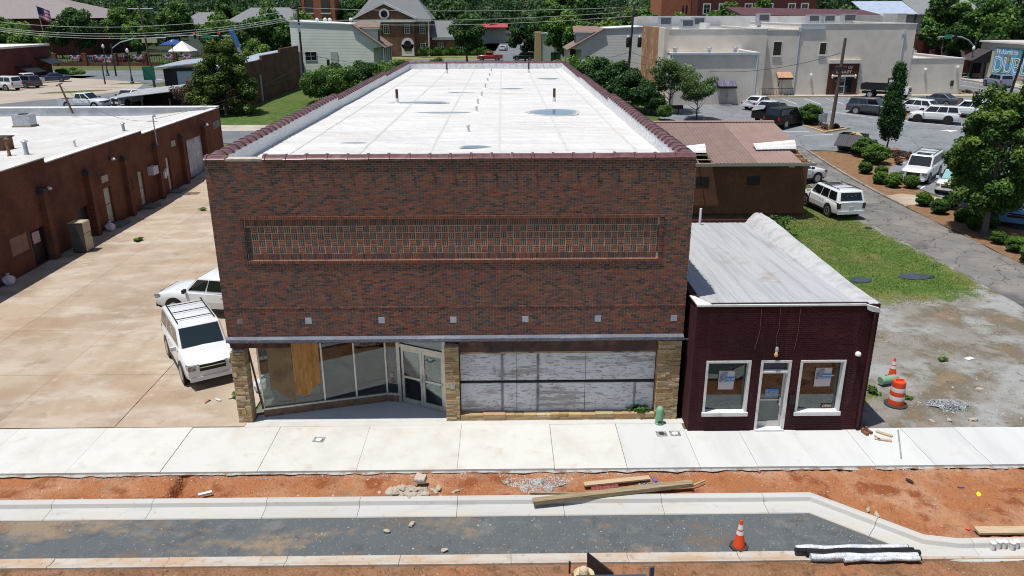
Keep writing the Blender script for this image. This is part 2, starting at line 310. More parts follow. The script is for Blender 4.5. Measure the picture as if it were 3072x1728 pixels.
# base sheet to the horizon
rows = [(-400, -.75), (-60, -.7), (-3.3, -.7), (-2.6, -.04)] + [(y, T(y)-.02) for y in [10, 20] + list(range(28, 81))] + [(y, 2.38) for y in (120, 200, 400, 900, 2200)]
bmv = MB(); xs = [-1500, -300, -60, -16, 0, 20, 60, 300, 1500]
vs = [(x, y, z) for y, z in rows for x in xs]; n = len(xs)
bmv.add(vs, [(j*n+i, j*n+i+1, (j+1)*n+i+1, (j+1)*n+i) for j in range(len(rows)-1) for i in range(n-1)])
o = bmv.build('ground', m_ground, local=True); tag(o, kind='structure')

# alley slabs between the two brick buildings
alley = sheet('alley_pavement', rect(-16.2, .25, -.28, 56), .004, m_joint)
jx = [-16.2, -12.05, -8.05, -4.02, .25]; jy = [-.28, 3.7, 8.1, 12.4, 16.8, 21.3, 25.8, 30.2, 34.8, 39.4, 44, 49, 56]
for i in range(4):
    for j in range(len(jy)-1):
        sheet('slab', rect(jx[i]+.008+.006*(i % 2), jx[i+1]-.006, jy[j]+.006, jy[j+1]-.006), .016+.004*((i*7+j*3) % 3), m_alley, alley)
MB().obox((-14.5, 34.6, T(34.6)+.03), (1.0, .7, .02)).build('drain_cover', LM('rusty_iron', (.16, .10, .075), rough=.7))
tag(COL.objects['drain_cover'], 'rusty drain cover set in the alley concrete', 'drain cover')

# sidewalk slabs, real thickness
sw = tag(MB().box(-14, 32, -2.86, -.9, -.14, -.03).build('sidewalk', m_joint, local=True), kind='structure')
jxs = [-14, -10, -7.1, -4.23, -1.43, 1.46, 4.4, 7.41, 10.32, 12.5, 14.69, 16.43, 18.2, 19.96, 21.76, 23.49, 25.3, 27.1, 29, 31]
for i in range(len(jxs)-1):
    gj = .012 if i in (4, 8) else .005; a, b = jxs[i]+gj, jxs[i+1]-gj
    back = -.29 if b < 14.7 else -.70
    if -1.5 < a and b < 14.7: back = -.30
    z = .003*((i*5) % 4)
    MB().prism([(a, -2.93), (b, -2.93), (b, back), (a, back)], -.11, z).build('slab', m_conc if i > 8 else m_conc_w, sw)
# entry floor under the storefront
tag(MB().prism([(.45, .0), (6.95, .0), (6.95, .6), (5.2, 1.5), (4.7, 1.6), (.5, .5)], -.1, .004).build('entry_floor', m_conc, local=True), kind='structure')
tag(MB().box(-.02, 14.9, -.288, .0, -.1, .001).build('entry_floor', m_conc_w, local=True), kind='structure'); tag(MB().box(7.3, 20.4, .001, .03, -.1, -.002).build('entry_floor', m_conc, local=True), kind='structure')

# clay ground in front: one displaced heightfield
def kerb_y(x):
    if x < 17.5: return -4.25
    if x < 19.9: return -4.25-(x-17.5)/2.4*2.06
    return -6.31
def H(x, y):
    n1 = noise.fractal((x*.55, y*.9, 3.1), 1., 2.1, 4); n2 = noise.fractal((x*2.3, y*2.6, 7.7), 1., 2., 3)
    ky = kerb_y(x)
    if y > ky:
        h = -.085+.035*n1+.016*n2
        if y > -3.2: h = min(h, -.075+.02*n2)
        t = (y-ky)/max(.1, -2.9-ky); h -= .07*math.sin(math.pi*min(1, max(0, t))) if x < 17.5 else .0
        if x > 17.0: h += (.05*n2+.045*noise.noise((x*4, y*4, 1))+.03*noise.noise((x*9, y*9, 6)))*min(1, x-17)
        # eroded channel on the left
        cx = -.68+.12*noise.noise((y*3, 0, 0)); 
        if y < -3.0: h -= .42*math.exp(-((x-cx)/(.13+.08*noise.noise((y*2, 5, 0))))**2)
        cy2 = -3.95-.14*max(0, -.6-x); 
        if -2.6 < x < .2: h -= .26*math.exp(-((y-cy2)/.075)**2)
        if x < -2.6: h -= .05*math.exp(-((y+3.95)/.05)**2)
        if y < ky+.12: h = max(h, -.11)
        return h
    if y > -6.7: return -.34
    h = -.17+.05*n1+.055*n2
    if y > -7.05: return min(h, -.2)
    h += .05*max(0, noise.noise((x*3.1, y*3.3, 11)))
    rr = math.sin(x*9+y*3)*.5+.5
    if -8.2 < y < -7.2: h += .025*rr*max(0, noise.noise((x*.8, y*.8, 5))+.2)
    return h
def grid(name, x0, x1, y0, y1, st, fn, mat):
    nx, ny = int((x1-x0)/st)+1, int((y1-y0)/st)+1
    vs = [(x0+i*st, y0+j*st, fn(x0+i*st, y0+j*st)) for j in range(ny) for i in range(nx)]
    me = bpy.data.meshes.new(name); me.from_pydata(vs, [], [(j*nx+i, j*nx+i+1, (j+1)*nx+i+1, (j+1)*nx+i) for j in range(ny-1) for i in range(nx-1)])
    me.materials.append(mat); me.polygons.foreach_set('use_smooth', [True]*len(me.polygons)); o = newobj(name, me); o['kind'] = 'structure'; return o
grid('clay_ground', -9, 27, -6.75, -2.86, .06, H, m_dirt)
grid('clay_road', -6, 25, -11.5, -6.7, .07, H, m_dirt_f)

sheet('concrete_spill', [(-9+i*.15, -2.925) for i in range(225)]+[(-9+i*.15, -2.99-.16*abs(noise.fractal((i*.15*.9, 0, 3), 1., 2., 3))) for i in range(224, -1, -1)], -.062, LM('spilled_concrete', (.40, .385, .36), [((.26, .15, .09), 3, .5, .6), ((.30, .29, .28), 6, .55, .65)], pos=True, bump=.6, bsc=25))
# kerb with gutter, in cast lengths
KP = [(-12, -4.25), (17.5, -4.25), (19.75, -6.17), (20.5, -6.33), (30, -6.33)]
prof = [(0, -.34), (0, -.005), (.03, .005), (.16, .0), (.205, -.025), (.25, -.13), (.30, -.15), (.70, -.165), (.72, -.19), (.72, -.34)]
def along(s):     # point and left-normal on the kerb polyline by arc length
    for i in range(len(KP)-1):
        a, b = Vector(KP[i]), Vector(KP[i+1]); L = (b-a).length
        if s <= L or i == len(KP)-2:
            return a.lerp(b, s/L), (b-a).normalized(), i
        s -= L
def ring(p, d): # road side = right of the direction
    nrm = Vector((d.y, -d.x)); return [(p.x+nrm.x*u, p.y+nrm.y*u, z) for u, z in prof]
cum = [0]
for i in range(len(KP)-1): cum.append(cum[-1]+(Vector(KP[i+1])-Vector(KP[i])).length)
joints = [0, 3, 6, 8.2, 10.98, 14.16, 16.77, 19.5, 22.47, 25.23, 28.1]
kr = tag(newobj('kerb', None), kind='structure')
def bis(i):
    d0 = (Vector(KP[i])-Vector(KP[i-1])).normalized(); d1 = (Vector(KP[i+1])-Vector(KP[i])).normalized(); m = (d0+d1).normalized(); return m, 1/max(.5, m.dot(d0))
def ringb(i):
    m, k = bis(i); nrm = Vector((m.y, -m.x))*k; p = Vector(KP[i]); return [(p.x+nrm.x*u, p.y+nrm.y*u, z) for u, z in prof]
segs = []
for a, b in zip(joints[:-1], joints[1:]): segs.append([ring(*along(a+.006)[:2]), ring(*along(b-.006)[:2])])
segs.append([ring(*along(28.106)[:2]), ringb(1)])
s1 = cum[1]; s2 = cum[2]; mid = s1+(s2-s1)*.62
segs.append([ringb(1), ring(*along(mid-.006)[:2])]); segs.append([ring(*along(mid+.006)[:2]), ringb(2), ringb(3), ring(*along(cum[3]+.35)[:2])])
for k in range(3): segs.append([ring(*along(cum[3]+.36+3*k)[:2]), ring(*along(cum[3]+.35+3*(k+1)-.008)[:2])])
for sg in segs:
    m = MB(); n = len(prof)
    for r in sg: m.v += r
    for j in range(len(sg)-1):
        for i in range(n-1): m.f.append([j*n+i, j*n+i+1, (j+1)*n+i+1, (j+1)*n+i]); m.mi.append(0); m.c.append((1, 1, 1))
    for base in (0, (len(sg)-1)*n): m.f.append(list(range(base, base+n))); m.mi.append(0); m.c.append((1, 1, 1))
    m.build('kerb_block', m_kerb, kr, smooth=35)
# flat ribbon kerb on the near side
rb = tag(newobj('ribbon_kerb', None), kind='structure')
prof2 = [(-6.56, -.34), (-6.56, -.175), (-6.70, -.19), (-6.78, -.185), (-6.93, -.125), (-6.965, -.135), (-6.97, -.34)]
jr = [-12, -8, -5.5, -2.6, .3, 3.3, 6.16, 8.98, 11.94, 14.76, 17.6, 19.9, 22.9, 26]
for a, b in zip(jr[:-1], jr[1:]):
    m = MB(); n = len(prof2); dz = random.uniform(-.006, .006)
    m.v = [(a+.007, y, z+dz) for y, z in prof2]+[(b-.007, y, z+dz) for y, z in prof2]
    m.f = [[i, i+1, n+i+1, n+i] for i in range(n-1)]+[list(range(n)), list(range(n, 2*n))]; m.mi = [0]*len(m.f); m.c = [(1, 1, 1)]*len(m.f)
    m.build('kerb_block', m_kerb_d, rb, smooth=35)
# crushed-stone lane
def lane_h(x, y): return -.205+.012*noise.noise((x*.8, y*1.5, 2))+.006*noise.noise((x*9, y*9, 4))
bm = bmesh.new(); lo = []; nx = 600
for j in range(36):
    for i in range(nx):
        x = -10+i*.05; y1 = -4.97 if x < 17.15 else -4.97-(x-17.15)*.872
        y1 = max(y1, -6.57); y = -6.57+(y1+6.57)*j/35
        lo.append(bm.verts.new((x, y, lane_h(x, y))))
for j in range(35):
    for i in range(nx-1): bm.faces.new((lo[j*nx+i], lo[j*nx+i+1], lo[(j+1)*nx+i+1], lo[(j+1)*nx+i]))
bmesh.ops.dissolve_degenerate(bm, dist=1e-4, edges=bm.edges)
me = bpy.data.meshes.new('gravel_lane'); bm.to_mesh(me); bm.free(); me.materials.append(m_lane)
at = me.attributes.new('col', 'FLOAT_COLOR', 'POINT'); cc_ = []
for v in me.vertices:
    x, y = v.co.x, v.co.y
    k = noise.fractal((x*.42, y*1.1, 5.5), 1., 2.1, 4)*.6+.5*max(0, min(1, (2.6-x)/7))+.1*max(0, (5.8-abs(x-4.5))/6)*(1 if y < -5.9 else 0)-.20
    k += .22*noise.noise((x*3.5, y*4.5, 8))+.15*noise.noise((x*9, y*9, 3)); k = max(0, min(1, (k-.02)/.38))*.9; k2 = max(0, min(1, noise.noise((x*.9, y*1.6, 14))*2-.3))
    g_ = (.105, .118, .125); t_ = (.27, .205, .14); o_ = (.23, .13, .065)
    c = [g_[i]*(1-k)+(t_[i]*(1-k2)+o_[i]*k2)*k for i in range(3)]; cc_ += [*c, 1.]
at.data.foreach_set('color', cc_)
for p in me.polygons: p.use_smooth = True
tag(newobj('gravel_lane', me), kind='structure')
# loose stones: nobody could count them
def stones(name, n, fn, mats, lo, hi, seed, label):
    rg = random.Random(seed); m = MB()
    for _ in range(n):
        p = fn(rg)
        if p is None: continue
        x, y, z = p; r = rg.uniform(lo, hi)*(1.9 if rg.random() < .06 else 1); a = rg.uniform(0, 6.28); k = rg.randrange(len(mats))
        pts = [Vector((math.cos(a+t)*r*rg.uniform(.7, 1.2), math.sin(a+t)*r*rg.uniform(.7, 1.2), 0)) for t in (0, 1.57, 3.1, 4.7)]
        c = Vector((x, y, z)); top = c+Vector((rg.uniform(-.3, .3)*r, rg.uniform(-.3, .3)*r, r*rg.uniform(.5, .9)))
        m.add([c+q for q in pts]+[top], [(0, 1, 4), (1, 2, 4), (2, 3, 4), (3, 0, 4)], k)
    o = m.build(name, mats, local=True, recalc=False); tag(o, label, 'gravel', kind='stuff'); return o
m_st1 = LM('stone_light', (.42, .42, .41)); m_st2 = LM('stone_blue', (.17, .19, .21)); m_st3 = LM('stone_tan', (.34, .26, .18)); m_clod = LM('clay_clod', (.25, .11, .05)); m_clod2 = LM('clay_clod_pale', (.36, .20, .12))
def f_lane(r):
    x = r.uniform(-6, 19.4); y1 = -5.0 if x < 17.1 else -5.0-(x-17.1)*.872; y1 = max(y1, -6.56); y = r.uniform(-6.55, y1)
    if x < 3 and r.random() < .5: return None
    return x, y, lane_h(x, y)-.004
stones('loose_gravel', 5200, f_lane, [m_st1, m_st2, m_st2, m_st2, m_st3, m_st3], .009, .021, 3, 'loose grey crushed stone on the unfinished lane')
def f_strip(r):
    x = r.uniform(-6, 24); y = r.uniform(kerb_y(x)+.05, -2.98)
    d = noise.noise((x*.6, y*.9, 20))
    if r.random() > .35+d: return None
    return x, y, H(x, y)-.005
stones('loose_clods', 5200, f_strip, [m_clod, m_clod, m_clod2, m_st1], .010, .030, 5, 'loose clods and stones on the red clay strip')
def f_edge(r):
    x = r.uniform(-4, 24); y = r.gauss(-3.05, .07)
    if y > -2.95 or noise.noise((x*.8, 0, 33)) < -.15: return None
    return x, y, H(x, y)-.004
stones('spilled_gravel', 3800, f_edge, [m_st1, m_st1, m_st2, m_st3], .009, .022, 6, 'pale gravel spilled along the sidewalk edge')
def f_road(r):
    x = r.uniform(-3, 23); y = r.uniform(-9.2, -7.0)
    if r.random() > .4+noise.noise((x*.7, y, 40)): return None
    return x, y, H(x, y)-.008
stones('loose_clods', 4200, f_road, [m_clod, m_clod2, m_dirt_f], .015, .045, 8, 'loose clods on the brown clay road')

# right-hand vacant lot, lawn, drive, beds and parking
def lawn_mask(x, y):
    e = 11.0+1.0*noise.noise((x*.35, 1, 2))+(2.2*max(0, (x-30)/3))
    m = max(0, min(1, (y-e+1.6)/3.2)); d = 32.6-.35*math.sin(y*.3)-x; m = min(m, max(0, min(1, (d+.3)/1.6)))
    m = max(m, .62*max(0, 1-math.hypot((x-21.6)/1.5, (y-2.2)/2.6)), .42*max(0, noise.noise((x*.3, y*.3, 9))+.2))
    return m
lot = grid('vacant_lot', 20.45, 33.2, -.72, 33.2, .2, lambda x, y: T(y)+.012, LM2('lot_cover', ((.225, .21, .185), [((.125, .105, .075), .5, .46, .60), ((.27, .19, .12), .5, .55, .68, None, .6), ((.33, .34, .34), .45, .50, .62, None, .75), ((.46, .46, .45), 12, .62, .70, None, .7), ((.06, .055, .04), 3.0, .57, .70, None, .6), ((.30, .12, .05), .9, .64, .72, None, .5)]), ((.078, .13, .026), [((.115, .17, .035), 1.0, .44, .62), ((.05, .092, .018), 3.2, .5, .66), ((.165, .15, .05), .25, .46, .62, None, .8), ((.16, .125, .06), 2.0, .62, .74, None, .5)])))
at = lot.data.attributes.new('mask', 'FLOAT', 'POINT'); at.data.foreach_set('value', [lawn_mask(v.co.x, v.co.y) for v in lot.data.vertices])
sheet('driveway', wob([(32.3, -.72), (36.55, -.72), (36.55, 49.5), (33.5, 50), (32.6, 42), (32.2, 30), (32.2, 22), (32.7, 14)], .18, 1.5, 6), .018, m_drive)
sheet('parking_lot', [(33.4, 49.2), (36.6, 48.2), (39.6, 47.6), (39.9, 38), (41.0, 30), (40.9, 18), (40.9, 5), (72, 5), (72, 79), (26, 79), (26, 56), (33.4, 52)], .010, m_asph)
sheet('planting_bed', wob([(36.6, 7), (40.9, 7), (40.9, 18), (41.0, 29.5), (40.2, 33), (40.0, 39), (41.5, 42), (44.5, 44.5), (45.3, 48.5), (42.5, 48.6), (39.6, 47.4), (36.72, 47.4)], .12, 1.5, 8), .024, m_mulch)
sheet('concrete_pad', [(36.8, 29.8), (40.2, 29.6), (41.1, 31.6), (38.2, 33.2), (36.8, 32.6)], .032, m_alley)
# kerb beside the drive
kb = tag(newobj('drive_kerb', None), kind='structure')
for y0 in range(29, 48, 3):
    m = MB()
    for y in range(y0, min(48, y0+3)):
        a, b = y+(.01 if y == y0 else 0), y+1
        z0, z1 = T(a), T(b)
        m.add([(36.52, a, z0-.05), (36.70, a, z0-.05), (36.70, b, z1-.05), (36.52, b, z1-.05), (36.52, a, z0+.13), (36.70, a, z0+.13), (36.70, b, z1+.13), (36.52, b, z1+.13)],
              [(3,2,1,0),(4,5,6,7),(0,1,5,4),(1,2,6,5),(2,3,7,6),(3,0,4,7)])
    m.build('kerb_block', LM('weathered_kerb', (.30, .26, .22), [((.16, .14, .12), 2, .45, .65)], pos=True) if y0 == 29 else bpy.data.materials['weathered_kerb'], kb)
# parking paint
pk = tag(newobj('parking_markings', None), kind='structure')
def stripe(p, q, w, parent, mat=m_paint, dz=.022):
    p, q = Vector(p), Vector(q); d = (q-p).normalized(); nn = Vector((-d.y, d.x))*w/2
    return sheet('painted_line', [tuple(p-nn), tuple(q-nn), tuple(q+nn), tuple(p+nn)], dz, mat, parent)
dv = Vector((.66, .75))
for k in range(7):
    p = Vector((40.35+.25*k*0, 34.75-3.45*(k-0)+3.45)); p = Vector((40.3, 38.3-3.75*k)); stripe(p, p+dv*5.6, .11, pk)
for k in range(10): stripe((43.75+2.75*k, 76.2), (43.8+2.8*k, 71), .10, pk)
for k in range(3): stripe((45.5+2.9*k, 66.5-1.5*k), (49+2.9*k, 62-1.5*k), .10, pk)
stripe((51.6, 60.2), (56.5, 57.4), .11, pk)
sheet('painted_arrow', [(52.6, 55.75), (53.6, 55.5), (53.55, 55.15), (54.7, 55.75), (53.75, 56.2), (53.7, 55.85)], .022, m_paint, pk)
sheet('painted_symbol', [(50.2, 72.2), (51.6, 72.2), (51.6, 73.6), (50.2, 73.6)], .022, m_bpaint, pk)
stripe((50.5, 72.6), (51.2, 73.2), .12, pk, m_paint, .030)
stripe((36.3, 55.8), (39.6, 55.6), .10, pk); stripe((38.5, 54.0), (41.5, 54.3), .10, pk)
# planted island with the utility pole
isl = tag(MB().prism([(39.6, 61.5), (39.9, 58.2), (40.9, 54.95), (43.75, 56.5), (42.6, 58.0), (41.9, 61.5)], 0, .14).build('parking_island', m_mulch, local=True), kind='structure')
for v in isl.data.vertices: v.co.z += T(v.co.y)
def kerbline(pts, parent, mat, w=.16, h=.17):
    for a, b in zip(pts[:-1], pts[1:]):
        a, b = Vector(a), Vector(b); d = (b-a).normalized(); nn = Vector((-d.y, d.x))*w/2
        m = MB().prism([tuple(a-nn), tuple(b-nn), tuple(b+nn), tuple(a+nn)], -.1, h); o = m.build('kerb_block', mat, parent, local=True)
        for v in o.data.vertices: v.co.z += T(v.co.y)
m_ykerb = LM('yellow_kerb', (.52, .40, .21), [((.4, .35, .26), 2, .45, .65)], pos=True)
kerbline([(39.9, 58.2), (40.9, 54.95), (43.75, 56.5), (42.6, 58.0)], isl, m_ykerb)
isl2 = tag(MB().prism([(50.8, 62.2), (53.5, 61.4), (53.9, 64.2), (51.4, 64.8)], 0, .13).build('parking_island', m_mulch, local=True), kind='structure')
for v in isl2.data.vertices: v.co.z += T(v.co.y)
kerbline([(51.4, 64.8), (50.8, 62.2), (53.5, 61.4)], isl2, m_ykerb)
# walk along the bank wall, street at the right edge
bw = tag(MB().box(38.9, 70.5, 77.9, 79.98, 2.3, 2.52).build('bank_walk', m_lightpath, local=True), kind='structure')
kerbline([(40.6, 77.8), (64, 77.8), (67.8, 77.2), (71.2, 74.8)], bw, m_ykerb)
sheet('street', [(72.3, 40), (80.2, 40), (80.9, 104), (100, 116), (100, 135), (60, 135), (60, 112), (73.2, 106), (71.6, 79)], .014, m_road)
st = tag(newobj('street_markings', None), kind='structure')
stripe((74.6, 62), (75.7, 96), .12, st, m_ypaint, .024); stripe((74.9, 62), (76.0, 96), .12, st, m_ypaint, .024)
stripe((79.2, 84), (79.9, 103), .12, st, m_paint, .024); stripe((72.6, 84.0), (75.0, 84.6), .3, st, m_paint, .024); stripe((72.6, 90), (73.4, 90.2), .3, st, m_paint, .024)
fs = tag(MB().prism([(80.4, 40), (86, 40), (86, 110), (81.2, 104)], 2.3, 2.53).build('far_sidewalk', m_lightpath, local=True), kind='structure')
sheet('corner_bed', [(64, 77.5), (70.5, 77.8), (71.5, 79.5), (71, 84), (68.2, 84), (68.2, 79.9), (64, 79.9)], .03, m_mulch)
# left rear: street, apron, grass, path
sheet('side_street', [(-62, 52), (-15, 52), (-15, 60), (-24, 62), (-30, 66), (-33, 78), (-37, 92), (-45, 99), (-46, 118), (-12, 118), (-12, 131), (-110, 133), (-110, 121), (-70, 119), (-62, 119)], .008, m_road)
sheet('parking_apron', [(-90, 70), (-58, 68), (-47, 82), (-44, 93), (-47.5, 104), (-58, 111), (-70, 117), (-90, 119)], .016, m_apron)
gp = sheet('grass_patch', wob([(-55, 86.5), (-51, 88), (-47.5, 91), (-47.2, 92.5), (-51, 91.5), (-54.5, 89)], .3, 1, 2), .024, m_lawn)
sheet('grass_patch', wob([(-51.5, 101), (-47.5, 101.5), (-45.5, 103.6), (-48, 104.2), (-51, 103)], .3, 1, 3), .024, m_lawn)
sm = tag(newobj('street_markings', None), kind='structure')
for k in range(6): stripe((-41.5+.3*k, 104.5+2.1*k), (-35.5+.3*k, 106+2.1*k), .5, sm, m_paint, .02)
stripe((-50, 112), (-38, 101), .25, sm, m_paint, .02)
sheet('path', [(-24, 57.3), (-13, 57.3), (-13, 60.2), (-24, 60.2)], .016, m_lightpath)
sheet('lawn', wob([(-24, 60.2), (-13, 60.2), (0, 58), (0, 96), (-22, 96), (-21, 73), (-23, 68)], .2, 1, 11), .013, m_lawn)
sheet('lawn', rect(14.7, 26, 52, 80), .004, m_lawn)
sheet('street', rect(-12, 40, 152, 164), .012, m_road); sheet('street', [(6, 164), (14, 164), (16, 260), (8, 260)], .012, m_road)
sheet('shaded_forest_floor', [(-320, 196), (-60, 196), (-58, 200), (-4, 205), (5, 262), (17, 262), (18, 200), (60, 190), (300, 190), (300, 520), (-320, 520)], .006, LM('shaded_forest_floor', (.02, .028, .010), [((.035, .04, .018), .3, .45, .65)], pos=True)); sheet('park_lawn', rect(-130, -30, 146.2, 190), .006, LM('shaded_lawn', (.045, .08, .018), [((.03, .05, .012), .4, .45, .62)], pos=True))  # shade under the trees is put into both colours, forest floor and park lawn
sheet('front_lawn', [(-30, 100), (26, 100), (26, 151.8), (-30, 151.8)], .008, m_lawn)
sheet('front_lawn', [(-30, 164.2), (5.8, 164.2), (5.8, 180), (-30, 180)], .008, LM('dry_lawn', (.22, .20, .08), [((.14, .17, .05), .6, .45, .65)], pos=True))
# ================================================================ THE BRICK STORE
RED = [(.225, .082, .052), (.265, .098, .06), (.19, .07, .05), (.205, .088, .066), (.17, .068, .053), (.24, .09, .058)]
DRK = [(.075, .062, .063), (.095, .076, .073), (.062, .053, .055), (.115, .08, .07), (.14, .075, .06)]
def brick_box(m, x0, x1, z0, z1, y, col, back=.03):
    # five faces, front slightly dished in by the caller
    m.add([(x0, y, z0), (x1, y, z0), (x1, y, z1), (x0, y, z1), (x0, y+back, z0), (x1, y+back, z0), (x1, y+back, z1), (x0, y+back, z1)],
          [(0, 1, 2, 3), (1, 5, 6, 2), (3, 2, 6, 7), (4, 0, 3, 7), (0, 4, 5, 1)], 0, col)
_bm = {}
def brick_part(parent, off, x0, x1, z0, z1, y, col, mat, name='brick'):
    w, h = round(x1-x0, 3), round(z1-z0, 3); key = (w, h, col, mat.name)
    if key not in _bm:
        m = MB(); brick_box(m, -w/2, w/2, -h/2, h/2, 0, col); _bm[key] = m.mesh(name, mat, col=True)
    o = newobj(name, _bm[key], parent); o.location = ((x0+x1)/2-off[0], y-off[1], (z0+z1)/2-off[2]); return o

store = thing('brick_store', 'large two-storey dark red brick store with white flat roof and boarded shopfront', 'building', (7.3, 25, 0))
so_ = (7.3, 25, 0)
SW = 14.6
# facade backing of mortar, with the panel left recessed
fw = MB()
PX0, PX1, PZ0, PZ1 = .9, 13.68, 5.63, 6.98
for a in [(0, SW, 2.86, PZ0), (0, SW, PZ1, 8.755), (0, PX0, PZ0, PZ1), (PX1, SW, PZ0, PZ1)]: fw.box(a[0], a[1], .009, .33, a[2], a[3])
fw.box(PX0, PX1, .053, .33, PZ0, PZ1)
facade = fw.build('facade_wall', m_mortar, store, recalc=False)
bxw = SW/72; ch = .0677; rg = random.Random(11); stuff = MB(); indiv = []
squares = [2.63, 4.95, 7.23, 9.52, 11.83, 14.26]
ncs = int((8.755-3.105)/ch)
for c in range(ncs):
    z0 = 3.105+c*ch; z1 = z0+.0535; zc = (z0+z1)/2
    band = abs(zc-4.06) < .035
    x = -bxw/2 if c % 2 else 0
    prevd = False
    while x < SW-.01:
        a, b = max(0, x), min(SW, x+bxw-.017); x += bxw
        if b-a < .03: continue
        if PZ0 < zc < PZ1 and b > PX0 and a < PX1:
            if a < PX0-.04: b = PX0-.004
            elif b > PX1+.04: a = PX1+.004
            else: continue
        t = noise.noise((a*.8, zc*1.1, 4))*.12
        dark = rg.random() < (.36+t)*(.55 if prevd else 1.25); prevd = dark
        col = rg.choice(DRK if dark else RED)
        y = -.004+rg.uniform(-.0025, .0025)-(.012 if band else 0)
        if c >= ncs-5 and b-a > .15 and len(indiv) < 300: indiv.append((a, b, z0, z1, y, col))
        else: brick_box(stuff, a, b, z0, z1, y, col)
# panel: projecting header frame, soldier courses and basket weave
x = PX0-.06
while x < PX1+.06:
    for z0, z1 in ((PZ1-.012, PZ1+.062), (PZ0-.07, PZ0+.012)):
        brick_box(stuff, x, x+.0575, z0, z1, -.035, rg.choice(RED), .05)
    x += .0677
z = PZ0+.02
while z < PZ1-.05:
    for x0 in (PX0-.062, PX1-.05): brick_box(stuff, x0, x0+.11, z, z+.0575, -.03, rg.choice(RED+DRK), .09)
    z += .0677
x = PX0+.08
while x < PX1-.12:
    brick_box(stuff, x, x+.0565, PZ0+.03, PZ0+.215, .045+rg.uniform(-.004, .004), rg.choice(RED+DRK), .03)
    brick_box(stuff, x, x+.0565, PZ1-.25, PZ1-.05, .045+rg.uniform(-.004, .004), rg.choice(DRK+RED), .03); x += .0677
nc = 62; cw = (13.56-1.14)/nc; ch4 = (PZ1-.26-(PZ0+.225))/4
RW = [(.27, .085, .05), (.30, .095, .055), (.235, .078, .05)]; DW = [(.085, .077, .073), (.10, .092, .085), (.07, .065, .065), (.13, .10, .075)]
for r in range(4):
    for k in range(nc):
        x0, z0 = 1.14+k*cw, PZ0+.225+r*ch4
        for i in range(3):
            y = .047+rg.uniform(-.005, .005)
            if (k+r) % 2: brick_box(stuff, x0+.009, x0+cw-.009, z0+.010+i*(ch4-.010)/3, z0+(i+1)*(ch4-.010)/3-.007, y, rg.choice(RW), .03)
            else: brick_box(stuff, x0+.010+i*(cw-.010)/3, x0+(i+1)*(cw-.010)/3-.007, z0+.009, z0+ch4-.009, y, rg.choice(DW), .03)
for r in range(20):
    z0 = PZ0+.225+r*.05
    if z0 < PZ1-.3:
        for x0, x1 in ((PX0+.06, 1.13), (13.565, PX1-.06)): brick_box(stuff, x0, x1, z0, z0+.042, .047, rg.choice(DRK), .03)
o = stuff.build('bricks', m_brick, facade, col=True, recalc=False); tag(o, kind='stuff')
for b in indiv: brick_part(facade, so_, *b, m_brick)
m_plate = LM('pale_plate', (.42, .46, .54), [((.36, .40, .47), 4, .45, .6)], rough=.5)
for s in squares: MB().box(s-.1, s+.1, -.012, .02, 3.54, 3.74).build('vent_plate', m_plate, store)
MB().box(.36, .56, -.006, .02, 3.56, 3.72).build('vent_plate', LM('mortar_patch', (.20, .16, .145), [((.3, .27, .25), 12, .5, .6)]), store)
# drip ledge over the shopfront
m_ledge = LM('blue_grey_metal', (.115, .125, .16), [((.20, .22, .27), 1.6, .5, .72, (.5, 1, 1)), ((.10, .10, .12), 5, .6, .75)], rough=.55, bump=.25, bsc=9, pos=True)
led = MB(); n = 60
for i in range(n):
    xa, xb = -.02+i*14.62/n, -.02+(i+1)*14.62/n
    za, zb = .012*noise.noise((xa*1.7, 0, 0)), .012*noise.noise((xb*1.7, 0, 0))
    led.add([(xa, -.004, 3.10), (xb, -.004, 3.10), (xb, -.15, 3.045+zb), (xa, -.15, 3.045+za), (xa, -.155, 2.95+za), (xb, -.155, 2.95+zb), (xb, .0, 2.945), (xa, .0, 2.945)],
            [(0, 3, 2, 1), (3, 4, 5, 2), (4, 7, 6, 5)])
led.build('drip_ledge', m_ledge, store, smooth=40)
bs = MB(); x = 0
while x < SW: brick_box(bs, x, x+.192, 2.865, 2.922, -.002, rg.choice(RED+DRK)); x += bxw
tag(bs.build('bricks', m_brick, store, col=True, recalc=False), kind='stuff')
# side and rear walls, ground floor shell
m_sideb = BM('side_brick', (.20, .075, .05), (.13, .06, .045), (.24, .18, .14), 'y')
m_backb = BM('rear_brick', (.20, .075, .05), (.13, .06, .045), (.24, .18, .14), 'x')
def steps(ys, side): return ys
LY, RY, ZT = [(.0, 18.1), (18.1, 35.5), (35.5, 51)], [(.0, 17.7), (17.7, 33.4), (33.4, 51)], [8.755, 8.60, 8.45]
for x0, x1, yy, y00 in ((0, .33, LY, 2.6), (SW-.33, SW, RY, .33)):
    m = MB(); m.box(x0, x1, y00, 51, 0, 2.86)
    for (a, b), zt in zip(yy, ZT): m.box(x0, x1, max(a, .33), b, 2.86, zt)
    m.build('side_wall', m_sideb, store)
B(.33, SW-.33, 50.67, 51, 0, 8.42).build('rear_wall', m_backb, store)
B(.34, SW-.34, 7.0, 7.15, 0, 2.9).build('inner_wall', m_dark, store)
B(.34, SW-.34, .34, 7.0, 2.862, 2.98).build('shop_ceiling', m_dark, store)
B(.34, SW-.34, .62, 7.0, -.05, -.003).build('shop_floor', LM('shop_floor', (.16, .155, .14), [((.10, .09, .08), .8, .45, .65)], pos=True), store)
B(7.25, 7.35, .32, 7.0, 0, 2.85).build('inner_wall', m_dark, store)
